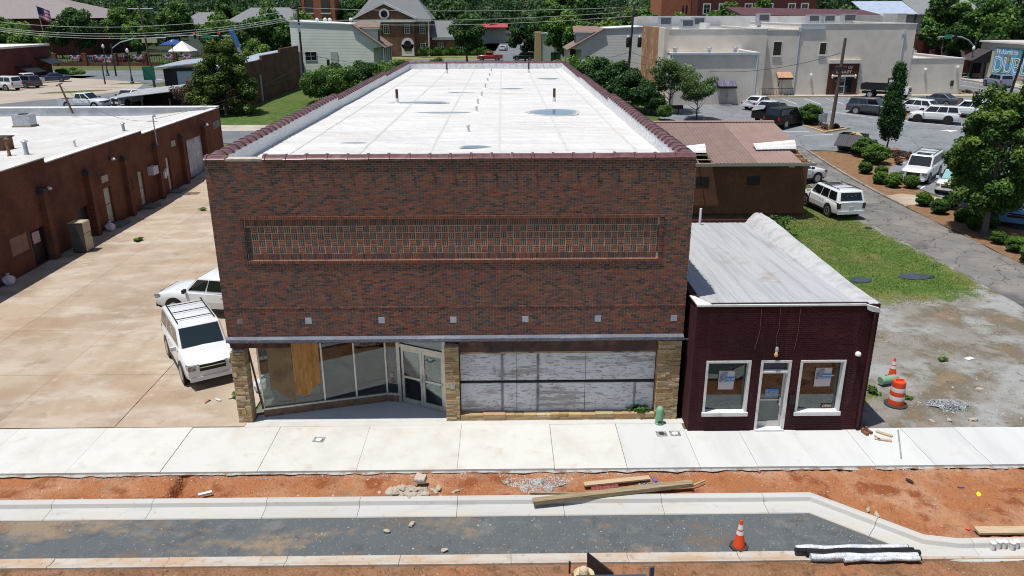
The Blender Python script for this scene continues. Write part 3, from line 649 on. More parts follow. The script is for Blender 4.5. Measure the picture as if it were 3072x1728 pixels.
# roof membrane with gentle sag, membrane-faced parapets
def roofz(x, y):
    return 8.32-.0085*y+.03*noise.noise((x*.35, y*.22, 1.5))+.012*noise.noise((x*.9, y*.6, 6))
rm = MB(); nx, ny = 30, 90
rv = [(.30+i*(SW-.6)/nx, .30+j*50.4/ny) for j in range(ny+1) for i in range(nx+1)]
rm.add([(x, y, roofz(x, y)) for x, y in rv], [(j*(nx+1)+i, j*(nx+1)+i+1, (j+1)*(nx+1)+i+1, (j+1)*(nx+1)+i) for j in range(ny) for i in range(nx)])
roof = rm.build('roof', m_roof, store, smooth=60)
m = MB()
for x0, x1, yy in ((.33, .36, LY), (SW-.36, SW-.33, RY)):
    for (a, b), zt in zip(yy, ZT): m.box(x0, x1, max(a, .33), b-.02, 7.7, zt-.01)
m.box(.36, SW-.36, 50.62, 50.67, 7.6, 8.41); m.box(.36, SW-.36, .33, .36, 8.0, 8.74)
m.build('parapet_membrane', LM('parapet_membrane', (.72, .72, .72), [((.55, .58, .62), .9, .45, .7, (1, .4, 2), .7), ((.5, .45, .38), 3, .66, .8, None, .5)], rough=.55, pos=True, bump=.2, bsc=5), roof)
def ellipse(cx, cy, rx, ry, f, n=28, dz=.012): return [(cx+rx*math.cos(t)*(1+.12*math.sin(3*t+cx)), cy+ry*math.sin(t), f(cx, cy)+dz) for t in [2*math.pi*i/n for i in range(n)]]
m_damp = LM('damp_membrane', (.42, .43, .44), [((.50, .49, .475), 1.2, .45, .62)], rough=.45, pos=True); m_damp2 = LM('wet_membrane', (.27, .30, .34), [((.36, .37, .39), 1.2, .45, .62)], rough=.2, pos=True)
for cx, cy, rx, ry in ((11.4, 15.75, 1.0, 1.1), (4.4, 20.7, 1.3, .42), (12.3, 38.5, .65, .6), (5.9, 15.9, 1.0, .24), (9.4, 29.5, .6, .3), (7.8, 5.0, .45, .26), (3.3, 6.2, .4, .14), (6.3, 27, .7, .14)):
    par = roof
    for k_, mt_, dz_ in ((1.32, m_damp, .004), (1.14, m_damp2, .008), (.95, m_puddle, .012)):
        if k_ < 1 and min(rx, ry) < .25: continue
        p = MB(); pts = ellipse(cx, cy, rx*k_, ry*k_, roofz); zz = max(roofz(cx+rx*1.3*math.cos(t), cy+ry*1.3*math.sin(t)) for t in (0, 1, 2, 3, 4, 5, 6))+dz_
        p.poly([(q[0], q[1], zz) for q in pts]); p.build('puddle' if k_ < 1 else 'damp_ring', mt_, roof)
# lap seams of the membrane sheets
for k_ in range(6):
    x_ = 2.4*k_+1.5; sm_b = MB()
    for y_ in range(0, 50): sm_b.add([(x_-.05, y_+.5, roofz(x_-.05, y_+.5)+.006), (x_+.05, y_+.5, roofz(x_+.05, y_+.5)+.010), (x_+.05, y_+1.5, roofz(x_+.05, y_+1.5)+.010), (x_-.05, y_+1.5, roofz(x_-.05, y_+1.5)+.006)], [(0, 1, 2, 3)])
    sm_b.build('membrane_seam', LM('seam_strip', (.52, .51, .49), [((.44, .42, .39), 2, .5, .65)], rough=.6, pos=True) if k_ == 0 else bpy.data.materials['seam_strip'], roof, recalc=False)
# vent pipes on the roof
m_pipe = LM('rusty_pipe', (.09, .05, .04), rough=.7)
for (x, y, h, col) in ((3.1, 20.3, .75, 1), (11.65, 20.5, .75, 1), (4.2, 43.9, .95, 1), (11.0, 44.3, .95, 1)):
    z = roofz(x, y)
    v = MB().lathe((x, y, z-.02), [(.2, 0), (.17, .04), (.09, .07), (.08, h*.4)], 12).build('vent_pipe', m_white, store, smooth=40)
    MB().tube((x, y, z+h*.36), (x, y, z+h), .075, .075, 10).build('pipe_stack', m_pipe, v)
for (x, y) in ((7.45, 8.6), (7.55, 15.9), (7.5, 19.5), (7.6, 23.8), (7.7, 29.5), (7.75, 35), (7.8, 40), (7.85, 46)):
    z = roofz(x, y); MB().lathe((x, y, z-.02), [(.24, 0), (.17, .05), (.06, .09), (.05, .30), (.075, .31), (.07, .36)], 10).build('breather_vent', m_white, store, smooth=40)
# clay coping tiles, one object each
def coping_mesh(L):
    m = MB(); pr = [(-.215, -.03), (-.215, .02), (-.10, .115), (.10, .115), (.215, .02), (.215, -.03)]
    def ringp(k, x): return [(x, u*k, w*(k if w > 0 else 1)) for u, w in pr]
    rs = [ringp(1, 0), ringp(1, L-.09), ringp(1.22, L-.085), ringp(1.22, L-.01)]
    n = len(pr); vs = [p for r in rs for p in r]
    m.add(vs, [(j*n+i, j*n+i+1, (j+1)*n+i+1, (j+1)*n+i) for j in range(3) for i in range(n-1)]+[tuple(range(n)), tuple(range(3*n, 4*n))])
    return m.mesh('coping_tile', m_coping, smooth=50)
cm = coping_mesh(.612)
def tile_row(p, d, n):
    a = math.atan2(d[1], d[0])
    for i in range(n):
        o = newobj('coping_tile', cm, store); q = Vector(p)+Vector((*d, 0))*(.612*i)+Vector((0, 0, random.uniform(-.006, .006)))
        o.location = q-Vector(so_); o.rotation_euler = (0, random.uniform(-.012, .012), a+random.uniform(-.012, .012))
tile_row((SW-.02, .17, 8.765), (-1, 0), 21)
tile_row((.62, .17, 8.765), (-1, 0), 1)
for x, yy in ((.17, LY), (SW-.17, RY)):
    for (a, b), zt in zip(yy, ZT):
        k = int((b-a)/.612); tile_row((x, a+(.35 if a == 0 else .0), zt+.01), (0, 1), k)
tile_row((.3, 50.83, 8.43), (1, 0), 23)
MB().box(.5, 1.82, -.01, .36, 8.75, 8.80).build('coping_bed', m_flash, store)
# stone piers and ledge
STN = [(.46, .32, .16), (.40, .27, .13), (.50, .37, .21), (.34, .23, .115), (.52, .40, .26), (.42, .27, .15), (.38, .31, .175)]
m_stone = LM('tan_stone', (1, 1, 1), [((.16, .11, .06), 7, .56, .74, None, .6)], attr='col', pos=True, bump=.6, bsc=30)
_sm = {}
def stone(parent, x0, x1, y0, y1, z0, z1, rgn):
    col = rgn.choice(STN); m = MB(); j = lambda: rgn.uniform(-.006, .006)
    v = [(x0+j(), y0+j(), z0), (x1+j(), y0+j(), z0), (x1, y1, z0), (x0, y1, z0), (x0+j(), y0+j(), z1), (x1+j(), y0+j(), z1), (x1, y1, z1), (x0, y1, z1)]
    m.add(v, [(3,2,1,0),(4,5,6,7),(0,1,5,4),(1,2,6,5),(2,3,7,6),(3,0,4,7)], 0, col)
    return m.build('stone', m_stone, parent, col=True, recalc=False)
def pier(x0, x1, y0, y1, z1, seed, rough=.02):
    rgn = random.Random(seed)
    core = B(x0+.015, x1-.015, y0+.02, y1, 0, z1-.01).build('pier', m_mortar, store)
    z = 0.0
    while z < z1-.02:
        h = min(rgn.choice((.06, .075, .09, .11, .14)), z1-z); x = x0
        while x < x1-.01:
            w = rgn.choice((.14, .2, .27, .34)); xe = min(x1, x+w)
            if x1-xe < .09: xe = x1
            d = rgn.uniform(-rough, rough*.5)
            stone(core, x+.003, xe-.004, y0+d, y1-.02 if xe == x1 or x == x0 else y0+.2, z+.003, z+h-.006, rgn); x = xe
        z += h
    return core
p1 = pier(.0, .46, .0, .46, 2.55, 1, .035); pier(6.9, 7.36, .0, .42, 2.62, 2); pier(13.84, 14.58, .0, .42, 2.86, 3)
MB().box(.02, .44, .04, .44, 2.55, 2.60).build('pier_cap', m_flash, store); MB().box(6.9, 7.36, .01, .42, 2.62, 2.66).build('pier_cap', m_flash, store)
MB().box(7.03, 7.22, -.018, .0, 1.2, 1.38).build('number_plaque', LM('worn_plaque', (.5, .47, .4), [((.28, .25, .2), 14, .48, .55)]), store)
rgn = random.Random(9); lc = B(7.37, 13.83, .03, .42, 0, .16).build('stone_ledge', m_mortar, store)
x = 7.37
while x < 13.8:
    w = rgn.choice((.3, .45, .6, .75)); xe = min(13.83, x+w)
    if 13.83-xe < .12: xe = 13.83
    stone(lc, x+.004, xe-.004, .0+rgn.uniform(-.02, .02), .43, .10, .205+rgn.uniform(-.015, .02), rgn); x = xe
x = 7.37
while x < 13.8:
    w = rgn.choice((.25, .4, .5)); xe = min(13.83, x+w)
    if 13.83-xe < .12: xe = 13.83
    stone(lc, x+.004, xe-.004, .005+rgn.uniform(-.012, .012), .3, .0, .094, rgn); x = xe
# six boards over the right-hand window
m_board = LM('peeling_white_board', (.64, .655, .68), [((.53, .54, .57), 1.1, .48, .64, (1, 1, 2.2)), ((.27, .22, .20), 9, .54, .62, (.6, 1, 2.4), .8), ((.19, .14, .12), 1.3, .61, .70, (1, 1, .6), .75), ((.2, .17, .16), 1.1, .57, .63, (.4, 1, 3), .6)], pos=True, bump=.3, bsc=30)
xs_ = [7.38, 9.25, 11.52, 13.82]
for r, (z0, z1) in enumerate(((.20, 1.235), (1.345, 2.315))):
    for k in range(3):
        bd = B(xs_[k]+.008, xs_[k+1]-.008, .285+.008*((k+r) % 2), .34, z0, z1).build('board', m_board, store)
        if (k, r) in ((0, 0), (1, 0), (2, 0), (1, 1), (0, 1)):
            xx = xs_[k]+(.66 if k == 1 else 1.35 if k == 0 else 1.62)*(1 if k else 1)
            B(xx, xx+.075, .262, .284, z0+.03, z1-.02).build('batten', LM('grey_batten', (.26, .26, .28), [((.17, .14, .13), 3, .45, .6)], pos=True) if 'grey_batten' not in bpy.data.materials else bpy.data.materials['grey_batten'], bd)
B(7.37, 13.83, .345, .40, .15, 2.86).build('window_void', m_black, store)
B(7.38, 13.82, .25, .33, 2.335, 2.41).build('window_head', LM('tan_trim', (.40, .30, .21), [((.14, .10, .08), 2.2, .5, .62, (.6, 1, 1))], pos=True), store)
B(7.37, 13.83, .18, .33, 2.425, 2.86).build('fascia_board', LM('dark_fascia', (.075, .05, .045), [((.20, .10, .075), .9, .45, .68), ((.04, .035, .04), 3, .5, .7)], pos=True), store)  # dark, unevenly mottled board above the window head
B(9.25, 13.82, .27, .33, 1.262, 1.315).build('window_rail', m_black, store)
# left shopfront: stall riser, glass, aluminium frames, doors
A_, B_, C_, D_ = Vector((.74, .36)), Vector((4.74, 1.42)), Vector((5.22, 1.36)), Vector((6.86, .52))
def wallseg(m, p, q, z0, z1, t, inward=0.):
    d = (q-p).normalized(); nn = Vector((-d.y, d.x)); a, b = p+nn*inward, q+nn*inward
    m.prism([tuple(a), tuple(b), tuple(b+nn*t), tuple(a+nn*t)], z0, z1); return m
m_kick = LM('brown_kick_brick', (.19, .115, .075), [((.13, .075, .055), 2.5, .45, .65), ((.27, .19, .12), 6, .55, .7)], pos=True, bump=.4, bsc=15)
kick = wallseg(wallseg(MB(), A_, B_, 0, .27, .3), B_, C_, 0, .27, .3).build('stall_riser', m_kick, store)
wallseg(wallseg(MB(), A_, B_, .271, .33, .10, -.01), B_, C_, .271, .33, .1, -.01).build('window_sill', m_alu, store)
def pl(t): return A_.lerp(B_, t)
for i, (a, b) in enumerate(((0, .487), (.487, .745), (.745, 1))): wallseg(MB(), pl(a), pl(b), .33, 2.86, .008, .045).build('window_pane', m_glass, store)
wallseg(MB(), B_, C_, .33, 2.86, .008, .045).build('window_pane', m_glass, store)
for t in (.0, .487, .745, 1.):
    p = pl(t); MB().obox((p.x, p.y+.05, 1.6), (.055, .09, 2.53), math.atan2(B_.y-A_.y, B_.x-A_.x)).build('mullion', m_alu, store)
for p in (C_, D_): MB().obox((p.x, p.y+.05, 1.43), (.13, .13, 2.86), -.47).build('door_post', m_alu, store)
wallseg(MB(), C_, D_, 2.12, 2.24, .1).build('door_head', m_alu, store); wallseg(MB(), C_, D_, 2.79, 2.86, .1).build('door_head', m_alu, store)
wallseg(MB(), C_, D_, 2.24, 2.79, .008, .05).build('transom_pane', m_glass, store)
for a, b in ((.045, .497), (.503, .955)):
    p, q = C_.lerp(D_, a), C_.lerp(D_, b); dr = wallseg(wallseg(wallseg(MB(), p, q, .02, .2, .05, .02), p, q, 2.0, 2.11, .05, .02), p, q, .98, 1.06, .05, .02)
    for t in (0, 1):
        u, w = (p, p.lerp(q, .10)) if t == 0 else (q.lerp(p, .10), q); wallseg(dr, u, w, .2, 2.0, .05, .02)
    d = dr.build('door', m_alu, store); wallseg(MB(), p.lerp(q, .08), q.lerp(p, .08), .18, 2.02, .008, .04).build('door_pane', m_glass, d)
    e = q.lerp(p, .06) if a < .1 else p.lerp(q, .06); MB().tube((e.x, e.y-.06, .85), (e.x, e.y-.06, 1.2), .014).build('door_handle', m_steel, d)
# plywood sheets standing behind the first pane, torn at the foot
m_ply = LM('new_plywood', (.42, .215, .07), [((.30, .14, .04), 2.2, .42, .6, (3.5, 1, .7)), ((.52, .29, .11), 3, .55, .7, (4, 1, .6))], bump=.15, bsc=20, pos=True)
m_ply_o = LM('old_plywood', (.22, .145, .075), [((.13, .085, .05), 1.4, .45, .65), ((.30, .21, .11), 2, .55, .72), ((.05, .04, .03), 9, .68, .74)], bump=.2, bsc=20, pos=True)
def ply(t0, t1, zs, mat):
    d = (B_-A_).normalized(); nn = Vector((-d.y, d.x)); pts = []
    k = len(zs)
    for i, z in enumerate(zs): p = pl(t0+(t1-t0)*i/(k-1))-nn*.012; pts.append((p.x, p.y, z))
    p, q = pl(t1)-nn*.012, pl(t0)-nn*.012; pts += [(p.x, p.y, 2.8), (q.x, q.y, 2.8)]
    return MB().extr(pts, (nn.x*.018, nn.y*.018, 0)).build('plywood_sheet', mat, store)
ply(.075, .258, (1.0, .95, .72, .62, .36), m_ply_o); ply(.262, .470, (.75, .62, .66, .95, 1.02), m_ply)
B(.45, 2.3, 1.75, 1.8, 0, 2.85).build('inner_wall', LM('pale_plaster', (.30, .29, .25), [((.16, .15, .13), 1.2, .45, .65)], pos=True), store)
for z0, r_ in ((1.02, (.36, .33, .28)), (.78, (.34, .16, .15))):
    p = B_.lerp(C_, .45); MB().lathe((p.x, p.y+.03, z0), [(.095, -.004), (.095, .004)], 16, 0, 'Y').build('round_sticker', LM('sticker', r_, [((.1, .1, .1), 20, .5, .56)]), store)
# soffit timbers and a loose pipe at the broken corner
MB().tube((.75, .3, .35), (.42, .42, 2.72), .035).build('broken_frame', LM('rust_brown', (.07, .05, .04), rough=.7), store)
MB().box(.0, 1.9, .1, .3, 2.66, 2.855).build('lintel_beam', LM('rusty_lintel', (.06, .03, .025), [((.13, .06, .04), 4, .5, .65)]), store)

# ================================================================ MAROON SHOP
mar = thing('maroon_shop', 'small single-storey dark maroon painted brick shop with white window frames', 'building', (17.6, 5, 0)); mo = (17.6, 5, 0)
m_mar = LM('maroon_paint', (.044, .0095, .013), [((.066, .016, .019), 1.3, .5, .66), ((.028, .007, .009), .6, .5, .66), ((.085, .03, .032), 1.2, .56, .7, (2, 1, .2), .6), ((.20, .12, .11), 14, .70, .74, None, .7)], rough=.65, spec=.2, pos=True, bump=.3, bsc=40)
m_mard = LM('maroon_joint', (.038, .010, .013), rough=.8)
MX0, MX1, MY = 14.78, 20.42, -.8
holes = [(15.2, 16.62, .62, 2.5), (16.93, 17.9, .0, 2.5), (18.18, 19.62, .62, 2.5)]
mw = MB(); xs2 = [MX0]+[h for q in holes for h in q[:2]]+[MX1]
for a, b in zip(xs2[0::2], xs2[1::2]): mw.box(a, b, MY+.008, MY+.25, 0, 4.36)
for h in holes:
    mw.box(h[0], h[1], MY+.008, MY+.25, h[3], 4.36)
    if h[2] > 0: mw.box(h[0], h[1], MY+.008, MY+.25, 0, h[2])
mf = mw.build('front_wall', m_mard, mar)
bst = MB(); ind = []; c = 0; z = .0
while z < 4.33:
    x = MX0-(.1 if c % 2 else 0)
    while x < MX1:
        a, b = max(MX0, x), min(MX1, x+.195); x += .205
        if b-a < .04: continue
        zc = z+.03
        skip = False
        for h in holes:
            if h[2]-.03 < zc < h[3]+.03 and b > h[0] and a < h[1]:
                if a < h[0]-.03: b = h[0]
                elif b > h[1]+.03: a = h[1]
                else: skip = True
        if skip: continue
        y = MY-.004+rg.uniform(-.003, .003)
        if z > 3.55 and b-a > .18 and len(ind) < 300: ind.append((a, b, z, z+.058, y, (1, 1, 1)))
        else: brick_box(bst, a, b, z, z+.058, y, (1, 1, 1))
    z += .0677; c += 1
tag(bst.build('bricks', m_mar, mf, recalc=False), kind='stuff')
for b in ind: brick_part(mf, mo, *b, m_mar)
m = MB(); m.box(MX0, MX0+.22, MY+.25, 11, 0, 4.36); m.box(MX1-.22, MX1, MY+.25, 11, 0, 4.3); m.box(MX0, MX1, 10.8, 11.02, 0, 4.0)
m.build('side_wall', BM('maroon_side', (.06, .016, .019), (.05, .012, .016), (.03, .009, .011), 'y'), mar)
m_mroof = LM('aluminium_coated_roof', (.40, .41, .42), [((.33, .34, .35), 1.6, .45, .60, (3.2, .12, 1)), ((.23, .215, .205), 2.6, .57, .69, (5, .1, 1), .7), ((.42, .43, .44), 2.2, .55, .66, (6, .15, 1), .7), ((.26, .20, .15), .6, .60, .72, None, .6)], rough=.5, spec=.4, pos=True, bump=.2, bsc=8)
def mroofz(x, y): return 4.30-.036*(y+.8)+.012*noise.noise((x*2, y*.5, 3))
nx, ny = 46, 40
mr_ = MB(); mr_.add([(MX0+.02+i*(MX1-MX0-.1)/nx, MY+.03+j*11.7/ny, mroofz(MX0+i*.12, MY+j*.29)+(.010 if i % 2 else 0)) for j in range(ny+1) for i in range(nx+1)],
    [(j*(nx+1)+i, j*(nx+1)+i+1, (j+1)*(nx+1)+i+1, (j+1)*(nx+1)+i) for j in range(ny) for i in range(nx)])
mroof = mr_.build('roof', m_mroof, mar, smooth=60)
# lumpy coated parapet hump along the right edge
hp = MB(); npr = 9; nn_ = 60
vs = []
for j in range(nn_+1):
    y = MY+.05+j*11.6/nn_; s = .10+.36*min(1, max(0, (y-1.2)/8)); 
    for i in range(npr):
        u = i/(npr-1); w = .75*(1-u)
        lump = .06*noise.noise((u*2, y*.7, 2))+.03*noise.noise((u*5, y*2.6, 8))
        h = s*(math.sin(min(1, u*1.25)*math.pi/2)**1.4)*(1+.6*lump/.12*.25)+lump*(.6 if 0 < i < npr-1 else .1)
        vs.append((MX1-.02-w, y, mroofz(MX1, y)-.01+h if i else mroofz(MX1, y)-.04))
    vs.append((MX1+.04, y, mroofz(MX1, y)-.16+.04*noise.noise((y*3, 0, 0))))
k = npr+1
hp.add(vs, [(j*k+i, j*k+i+1, (j+1)*k+i+1, (j+1)*k+i) for j in range(nn_) for i in range(k-1)]); hp.build('parapet_hump', LM('silver_coating', (.47, .475, .48), [((.36, .365, .375), 2.5, .45, .65), ((.30, .25, .2), 1.2, .66, .8, None, .6)], rough=.5, pos=True, bump=.4, bsc=12), mroof, smooth=60)
MB().box(MX0-.02, MX1-.45, MY-.03, MY+.03, 4.33, 4.385).build('roof_edge', m_white, mar)
MB().extr([(MX0-.02, MY-.02, 4.36), (MX0+.45, MY+.02, 4.36), (MX0+.10, MY+.85, 4.33), (MX0-.06, MY+.85, 4.36)], (0, 0, .035)).build('loose_flashing', m_white, mar)
MB().extr([(MX1-.46, MY-.035, 4.37), (MX1-.06, MY-.05, 4.25), (MX1+.12, MY-.02, 4.06), (MX1+.02, MY-.045, 4.1), (MX1-.25, MY-.04, 4.14), (MX1-.40, MY-.035, 4.20)], (.0, .03, .02)).build('loose_flashing', m_white, mar)
MB().tube((17.55, 10.4, 3.9), (17.55, 10.4, 4.65), .055).build('vent_pipe', m_white, mar)
MB().tube((MX1-.14, MY-.05, .1), (MX1-.14, MY-.05, 4.1), .05).build('downpipe', m_mar, mar)
# windows, door and posters
def frame(parent, x0, x1, z0, z1, y, w, dpt, mat, name='window_frame', sill=True):
    f = MB(); f.box(x0, x0+w, y, y+dpt, z0, z1); f.box(x1-w, x1, y, y+dpt, z0, z1); f.box(x0+w, x1-w, y, y+dpt, z1-w, z1)
    if sill: f.box(x0+w, x1-w, y, y+dpt, z0, z0+w)
    return f.build(name, mat, parent)
m_shopin = LM('shop_clutter', (.035, .022, .014), [((.010, .009, .008), 2.2, .4, .55), ((.10, .085, .065), 4, .60, .68), ((.03, .04, .035), 1.2, .55, .66)], pos=True)
txtmat = {}
def text(body, size, mat, parent, loc, rx=math.pi/2, rz=0., ext=.004, align='CENTER', bold=0.):
    cu = bpy.data.curves.new('lettering', 'FONT'); cu.body = body; cu.size = size; cu.extrude = ext; cu.align_x = align; cu.offset = bold; cu.resolution_u = 3
    tmp = bpy.data.objects.new('lettering', cu); COL.objects.link(tmp); dg = bpy.context.evaluated_depsgraph_get(); dg.update()
    me = bpy.data.meshes.new_from_object(tmp.evaluated_get(dg)); bpy.data.objects.remove(tmp); me.materials.clear(); me.materials.append(mat)
    o = newobj('lettering', me, parent); off = Vector((0, 0, 0)); p = parent
    while p is not None: off += p.location; p = p.parent
    o.location = Vector(loc)-off; o.rotation_euler = (rx, 0, rz); return o
m_blue = LM('poster_blue', (.045, .24, .55)); m_pap = LM('poster_paper', (.56, .50, .50), [((.48, .45, .47), 6, .45, .6)]); m_fig = LM('poster_photo', (.26, .30, .38), [((.12, .14, .2), 9, .45, .6), ((.5, .52, .56), 7, .55, .65)])
for x0, x1 in ((15.2, 16.62), (18.18, 19.62)):
    w = frame(mar, x0, x1, .62, 2.5, MY-.03, .075, .3, m_white)
    B(x0-.03, x1+.03, MY-.10, MY-.031, .575, .70).build('window_sill', m_white, w)
    B(x0+.075, x1-.075, MY+.18, MY+.188, .70, 2.42).build('window_pane', m_glass, w)
    B(x0+.05, x1-.05, MY+.75, MY+.8, .3, 2.6).build('display_backdrop', m_shopin, mar)
    B(x0+.05, x1-.05, MY+.28, MY+.74, .55, .72).build('display_shelf', LM('pale_shelf', (.20, .21, .20), [((.07, .08, .08), 9, .48, .56), ((.4, .4, .38), 11, .6, .65)], pos=True), mar)
f = frame(mar, 16.93, 17.9, .02, 2.5, MY-.02, .08, .28, m_white, 'door_frame', False)
B(17.01, 17.82, MY-.02, MY+.2, 2.06, 2.13).build('transom_bar', m_white, f)
B(17.01, 17.82, MY+.14, MY+.15, 2.13, 2.42).build('transom_pane', LM('dull_pane', (.075, .08, .11), rough=.35), f)
B(16.95, 17.88, MY-.10, MY+.2, .0, .06).build('doorstep', m_white, mar)
dr = frame(mar, 17.02, 17.81, .07, 2.05, MY+.16, .06, .05, LM('aluminium_door', (.55, .52, .49), rough=.4), 'door')
B(17.08, 17.75, MY+.165, MY+.205, 1.0, 1.05).build('door_rail', bpy.data.materials['aluminium_door'], dr); B(17.08, 17.75, MY+.165, MY+.205, .13, .25).build('door_rail', bpy.data.materials['aluminium_door'], dr)
B(17.07, 17.76, MY+.185, MY+.193, .2, 2.0).build('door_pane', m_glass, dr); MB().box(17.70, 17.74, MY+.09, MY+.155, .85, 1.12).build('door_handle', m_white, dr)
B(MX0+.25, MX1-.25, MY+3.2, MY+3.3, 0, 3.9).build('inner_wall', m_dark, mar); B(MX0+.25, MX1-.25, MY+.26, MY+3.2, -.02, .01).build('shop_floor', LM('dark_floor', (.12, .11, .10)), mar)
def poster(x, z, w, h, line, lx, lz, label):
    p = tag(B(x-w/2, x+w/2, MY+.150, MY+.156, z-h/2, z+h/2).build('poster', m_pap), label, 'poster')
    B(x-w*.45, x+.02, MY+.144, MY+.149, z-.10*h, z+.45*h).build('picture', m_fig, p); B(x-.02, x+w/2+.01, MY+.138, MY+.143, z-.06*h, z+.18*h).build('colour_band', m_blue, p)
    if line: text(line, .10, m_pap, p, (lx, MY+.134, lz), ext=.002, bold=.003)
    else: B(lx-.2, lx+.2, MY+.130, MY+.137, lz+.015, lz+.055).build('print_line', m_pap, p); B(lx-.2, lx+.1, MY+.130, MY+.137, lz-.03, lz-.01).build('print_line', m_pap, p)
    return p
poster(15.93, 1.75, .50, .66, 'Pay $0', 16.06, 1.76, 'white poster reading Pay $0 in the left window of the maroon shop')
poster(19.02, 1.83, .52, .66, '', 19.17, 1.86, 'white poster with blue band in the right window of the maroon shop')
p = tag(B(17.22, 17.66, MY+.170, MY+.175, 1.15, 1.42).build('door_sign', m_fig), 'blue and white sign hung inside the shop door glass', 'sign'); B(17.3, 17.66, MY+.164, MY+.169, 1.33, 1.42).build('colour_band', m_blue, p)
p = tag(B(19.10, 19.46, MY+.16, MY+.168, .72, .86).build('open_sign', LM('brown_sign', (.10, .06, .045))), 'small brown OPEN sign in the corner of the right shop window', 'sign'); text('OPEN', .115, LM('sign_cream', (.55, .47, .36)), p, (19.28, MY+.156, .755), ext=.002, bold=.004)
tag(B(17.95, 18.13, MY-.10, MY-.012, 1.0, 1.28).build('mailbox', m_black), 'black wall mailbox beside the shop door', 'mailbox')
l = thing('wall_lamp', 'bare bulb wall lamp above the maroon shop door', 'lamp', (17.36, MY, 2.8)); MB().lathe((17.36, MY-.05, 2.86), [(.05, -.05), (.06, 0), (.05, .09), (.03, .12)], 10).build('socket', m_steel, l, smooth=40); MB().lathe((17.34, MY-.09, 2.66), [(.02, 0), (.06, .04), (.065, .09), (.03, .16)], 10).build('bulb', LM('amber_bulb', (.62, .36, .2), rough=.2), l, smooth=50)
l = tag(MB().lathe((19.93, MY-.06, 2.74), [(.03, -.09), (.09, -.06), (.095, .0), (.06, .05), (.03, .06)], 12).build('security_light', m_white, smooth=50), 'round white security light on the maroon wall', 'lamp')
tag(MB().path([(17.33, MY-.02, 4.28), (17.36, MY-.02, 3.6), (17.3, MY-.02, 3.3), (17.36, MY-.02, 2.95)], .003).build('hanging_wire', LM('tan_wire', (.25, .17, .12))), 'thin pale wire hanging down to the shop door lamp', 'wire')
for x in (16.75, 17.95): tag(MB().path([(x, MY-.02, 4.26), (x+.02, MY-.02, 3.5), (x-.08 if x < 17 else x-.03, MY-.02, 2.9)], .005).build('hanging_wire', LM('brown_wire', (.2, .11, .07)) if x < 17 else bpy.data.materials['brown_wire']), 'thin brown wire running down the maroon wall, '+('left' if x < 17 else 'right')+' of the door lamp', 'wire')
# ================================================================ LEFT ROW OF SHOPS
shops = thing('brick_shop_row', 'long low red brick row of shops with white flat roof along the alley', 'building', (-27, 25, 0))
m_lb = BM('row_brick', (.19, .068, .040), (.135, .048, .03), (.15, .08, .055), 'y', stain=(.075, .033, .024), ms=.009); m_lbx = BM('row_brick_x', (.21, .08, .05), (.16, .06, .04), (.15, .09, .065), 'x')
WX = -16.2
tops = [(2, 19.6, 5.42), (19.6, 31.6, 5.14), (31.6, 47.2, 4.93)]
opens = [(16.85, 18.4, .05, 1.98), (21.6, 23.15, .05, 1.98), (25.2, 26.12, .2, 2.47), (30.06, 30.86, .22, 2.57), (34.8, 35.45, .25, 2.7), (39.05, 42.5, .3, 3.3)]
wl = MB()
for a, b, zt in tops:
    ys = [a]; 
    seg = [o_ for o_ in opens if a <= o_[0] < b]
    cur = a
    for o_ in seg:
        wl.box(WX-.3, WX, cur, o_[0], 0, zt); wl.box(WX-.3, WX, o_[0], o_[1], o_[3], zt)
        wl.box(WX-.3, WX, o_[0], o_[1], 0, max(.02, o_[2])); cur = o_[1]
    wl.box(WX-.3, WX, cur, b, 0, zt)
wall = wl.build('alley_wall', m_lb, shops)
B(-46, WX-.3, 46.9, 47.2, 0, 4.9).build('rear_wall', m_lbx, shops); B(-46, WX-.3, 2, 2.3, 0, 5.0).build('front_wall', m_lbx, shops); B(-46, -45.7, 2.3, 46.9, 0, 5).build('party_wall', m_lb, shops)
def lroofz(x, y): return 5.36-(.0115*(y-2))-.48*(lambda t: t*t*(3-2*t))(min(1, max(0, (-16.7-x)/7)))*min(1, max(.25, (y-4)/30))+.05*noise.noise((x*.16, y*.16, 8))
rr = MB(); nx, ny = 40, 50
rr.add([(-45.7+i*(29.25)/nx, 2.3+j*44.6/ny, lroofz(-45.7+i*29.25/nx, 2.3+j*44.6/ny)-(.02 if i == nx else 0)) for j in range(ny+1) for i in range(nx+1)],
    [(j*(nx+1)+i, j*(nx+1)+i+1, (j+1)*(nx+1)+i+1, (j+1)*(nx+1)+i) for j in range(ny) for i in range(nx)])
lroof = rr.build('roof', m_roof_old, shops, smooth=60)
B(-45.7, WX-.02, 46.4, 47.25, 4.2, 5.05).build('rear_parapet', LM('grey_membrane', (.48, .50, .53), [((.38, .40, .44), .8, .45, .65), ((.6, .6, .6), .5, .55, .7)], pos=True, rough=.7), shops)
B(-45.7, WX+.03, 46.35, 47.3, 5.055, 5.10).build('parapet_cap', m_white, shops)
for a, b, zt in tops: B(WX-.46, WX+.045, a, b, zt+.002, zt+.06).build('roof_edge', m_white if a > 2 else m_roof_old, shops)
for y in (18.55, 23.4, 28.15, 33.1, 37.8, 42.6): 
    p_ = B(WX+.004, WX+.32, y-.2, y+.2, 0, 3.75).build('pilaster', m_lb, shops); B(WX+.006, WX+.36, y-.25, y+.25, 3.752, 3.95).build('pilaster_cap', LM('dark_cap', (.05, .045, .045)) if 'dark_cap' not in bpy.data.materials else bpy.data.materials['dark_cap'], p_)
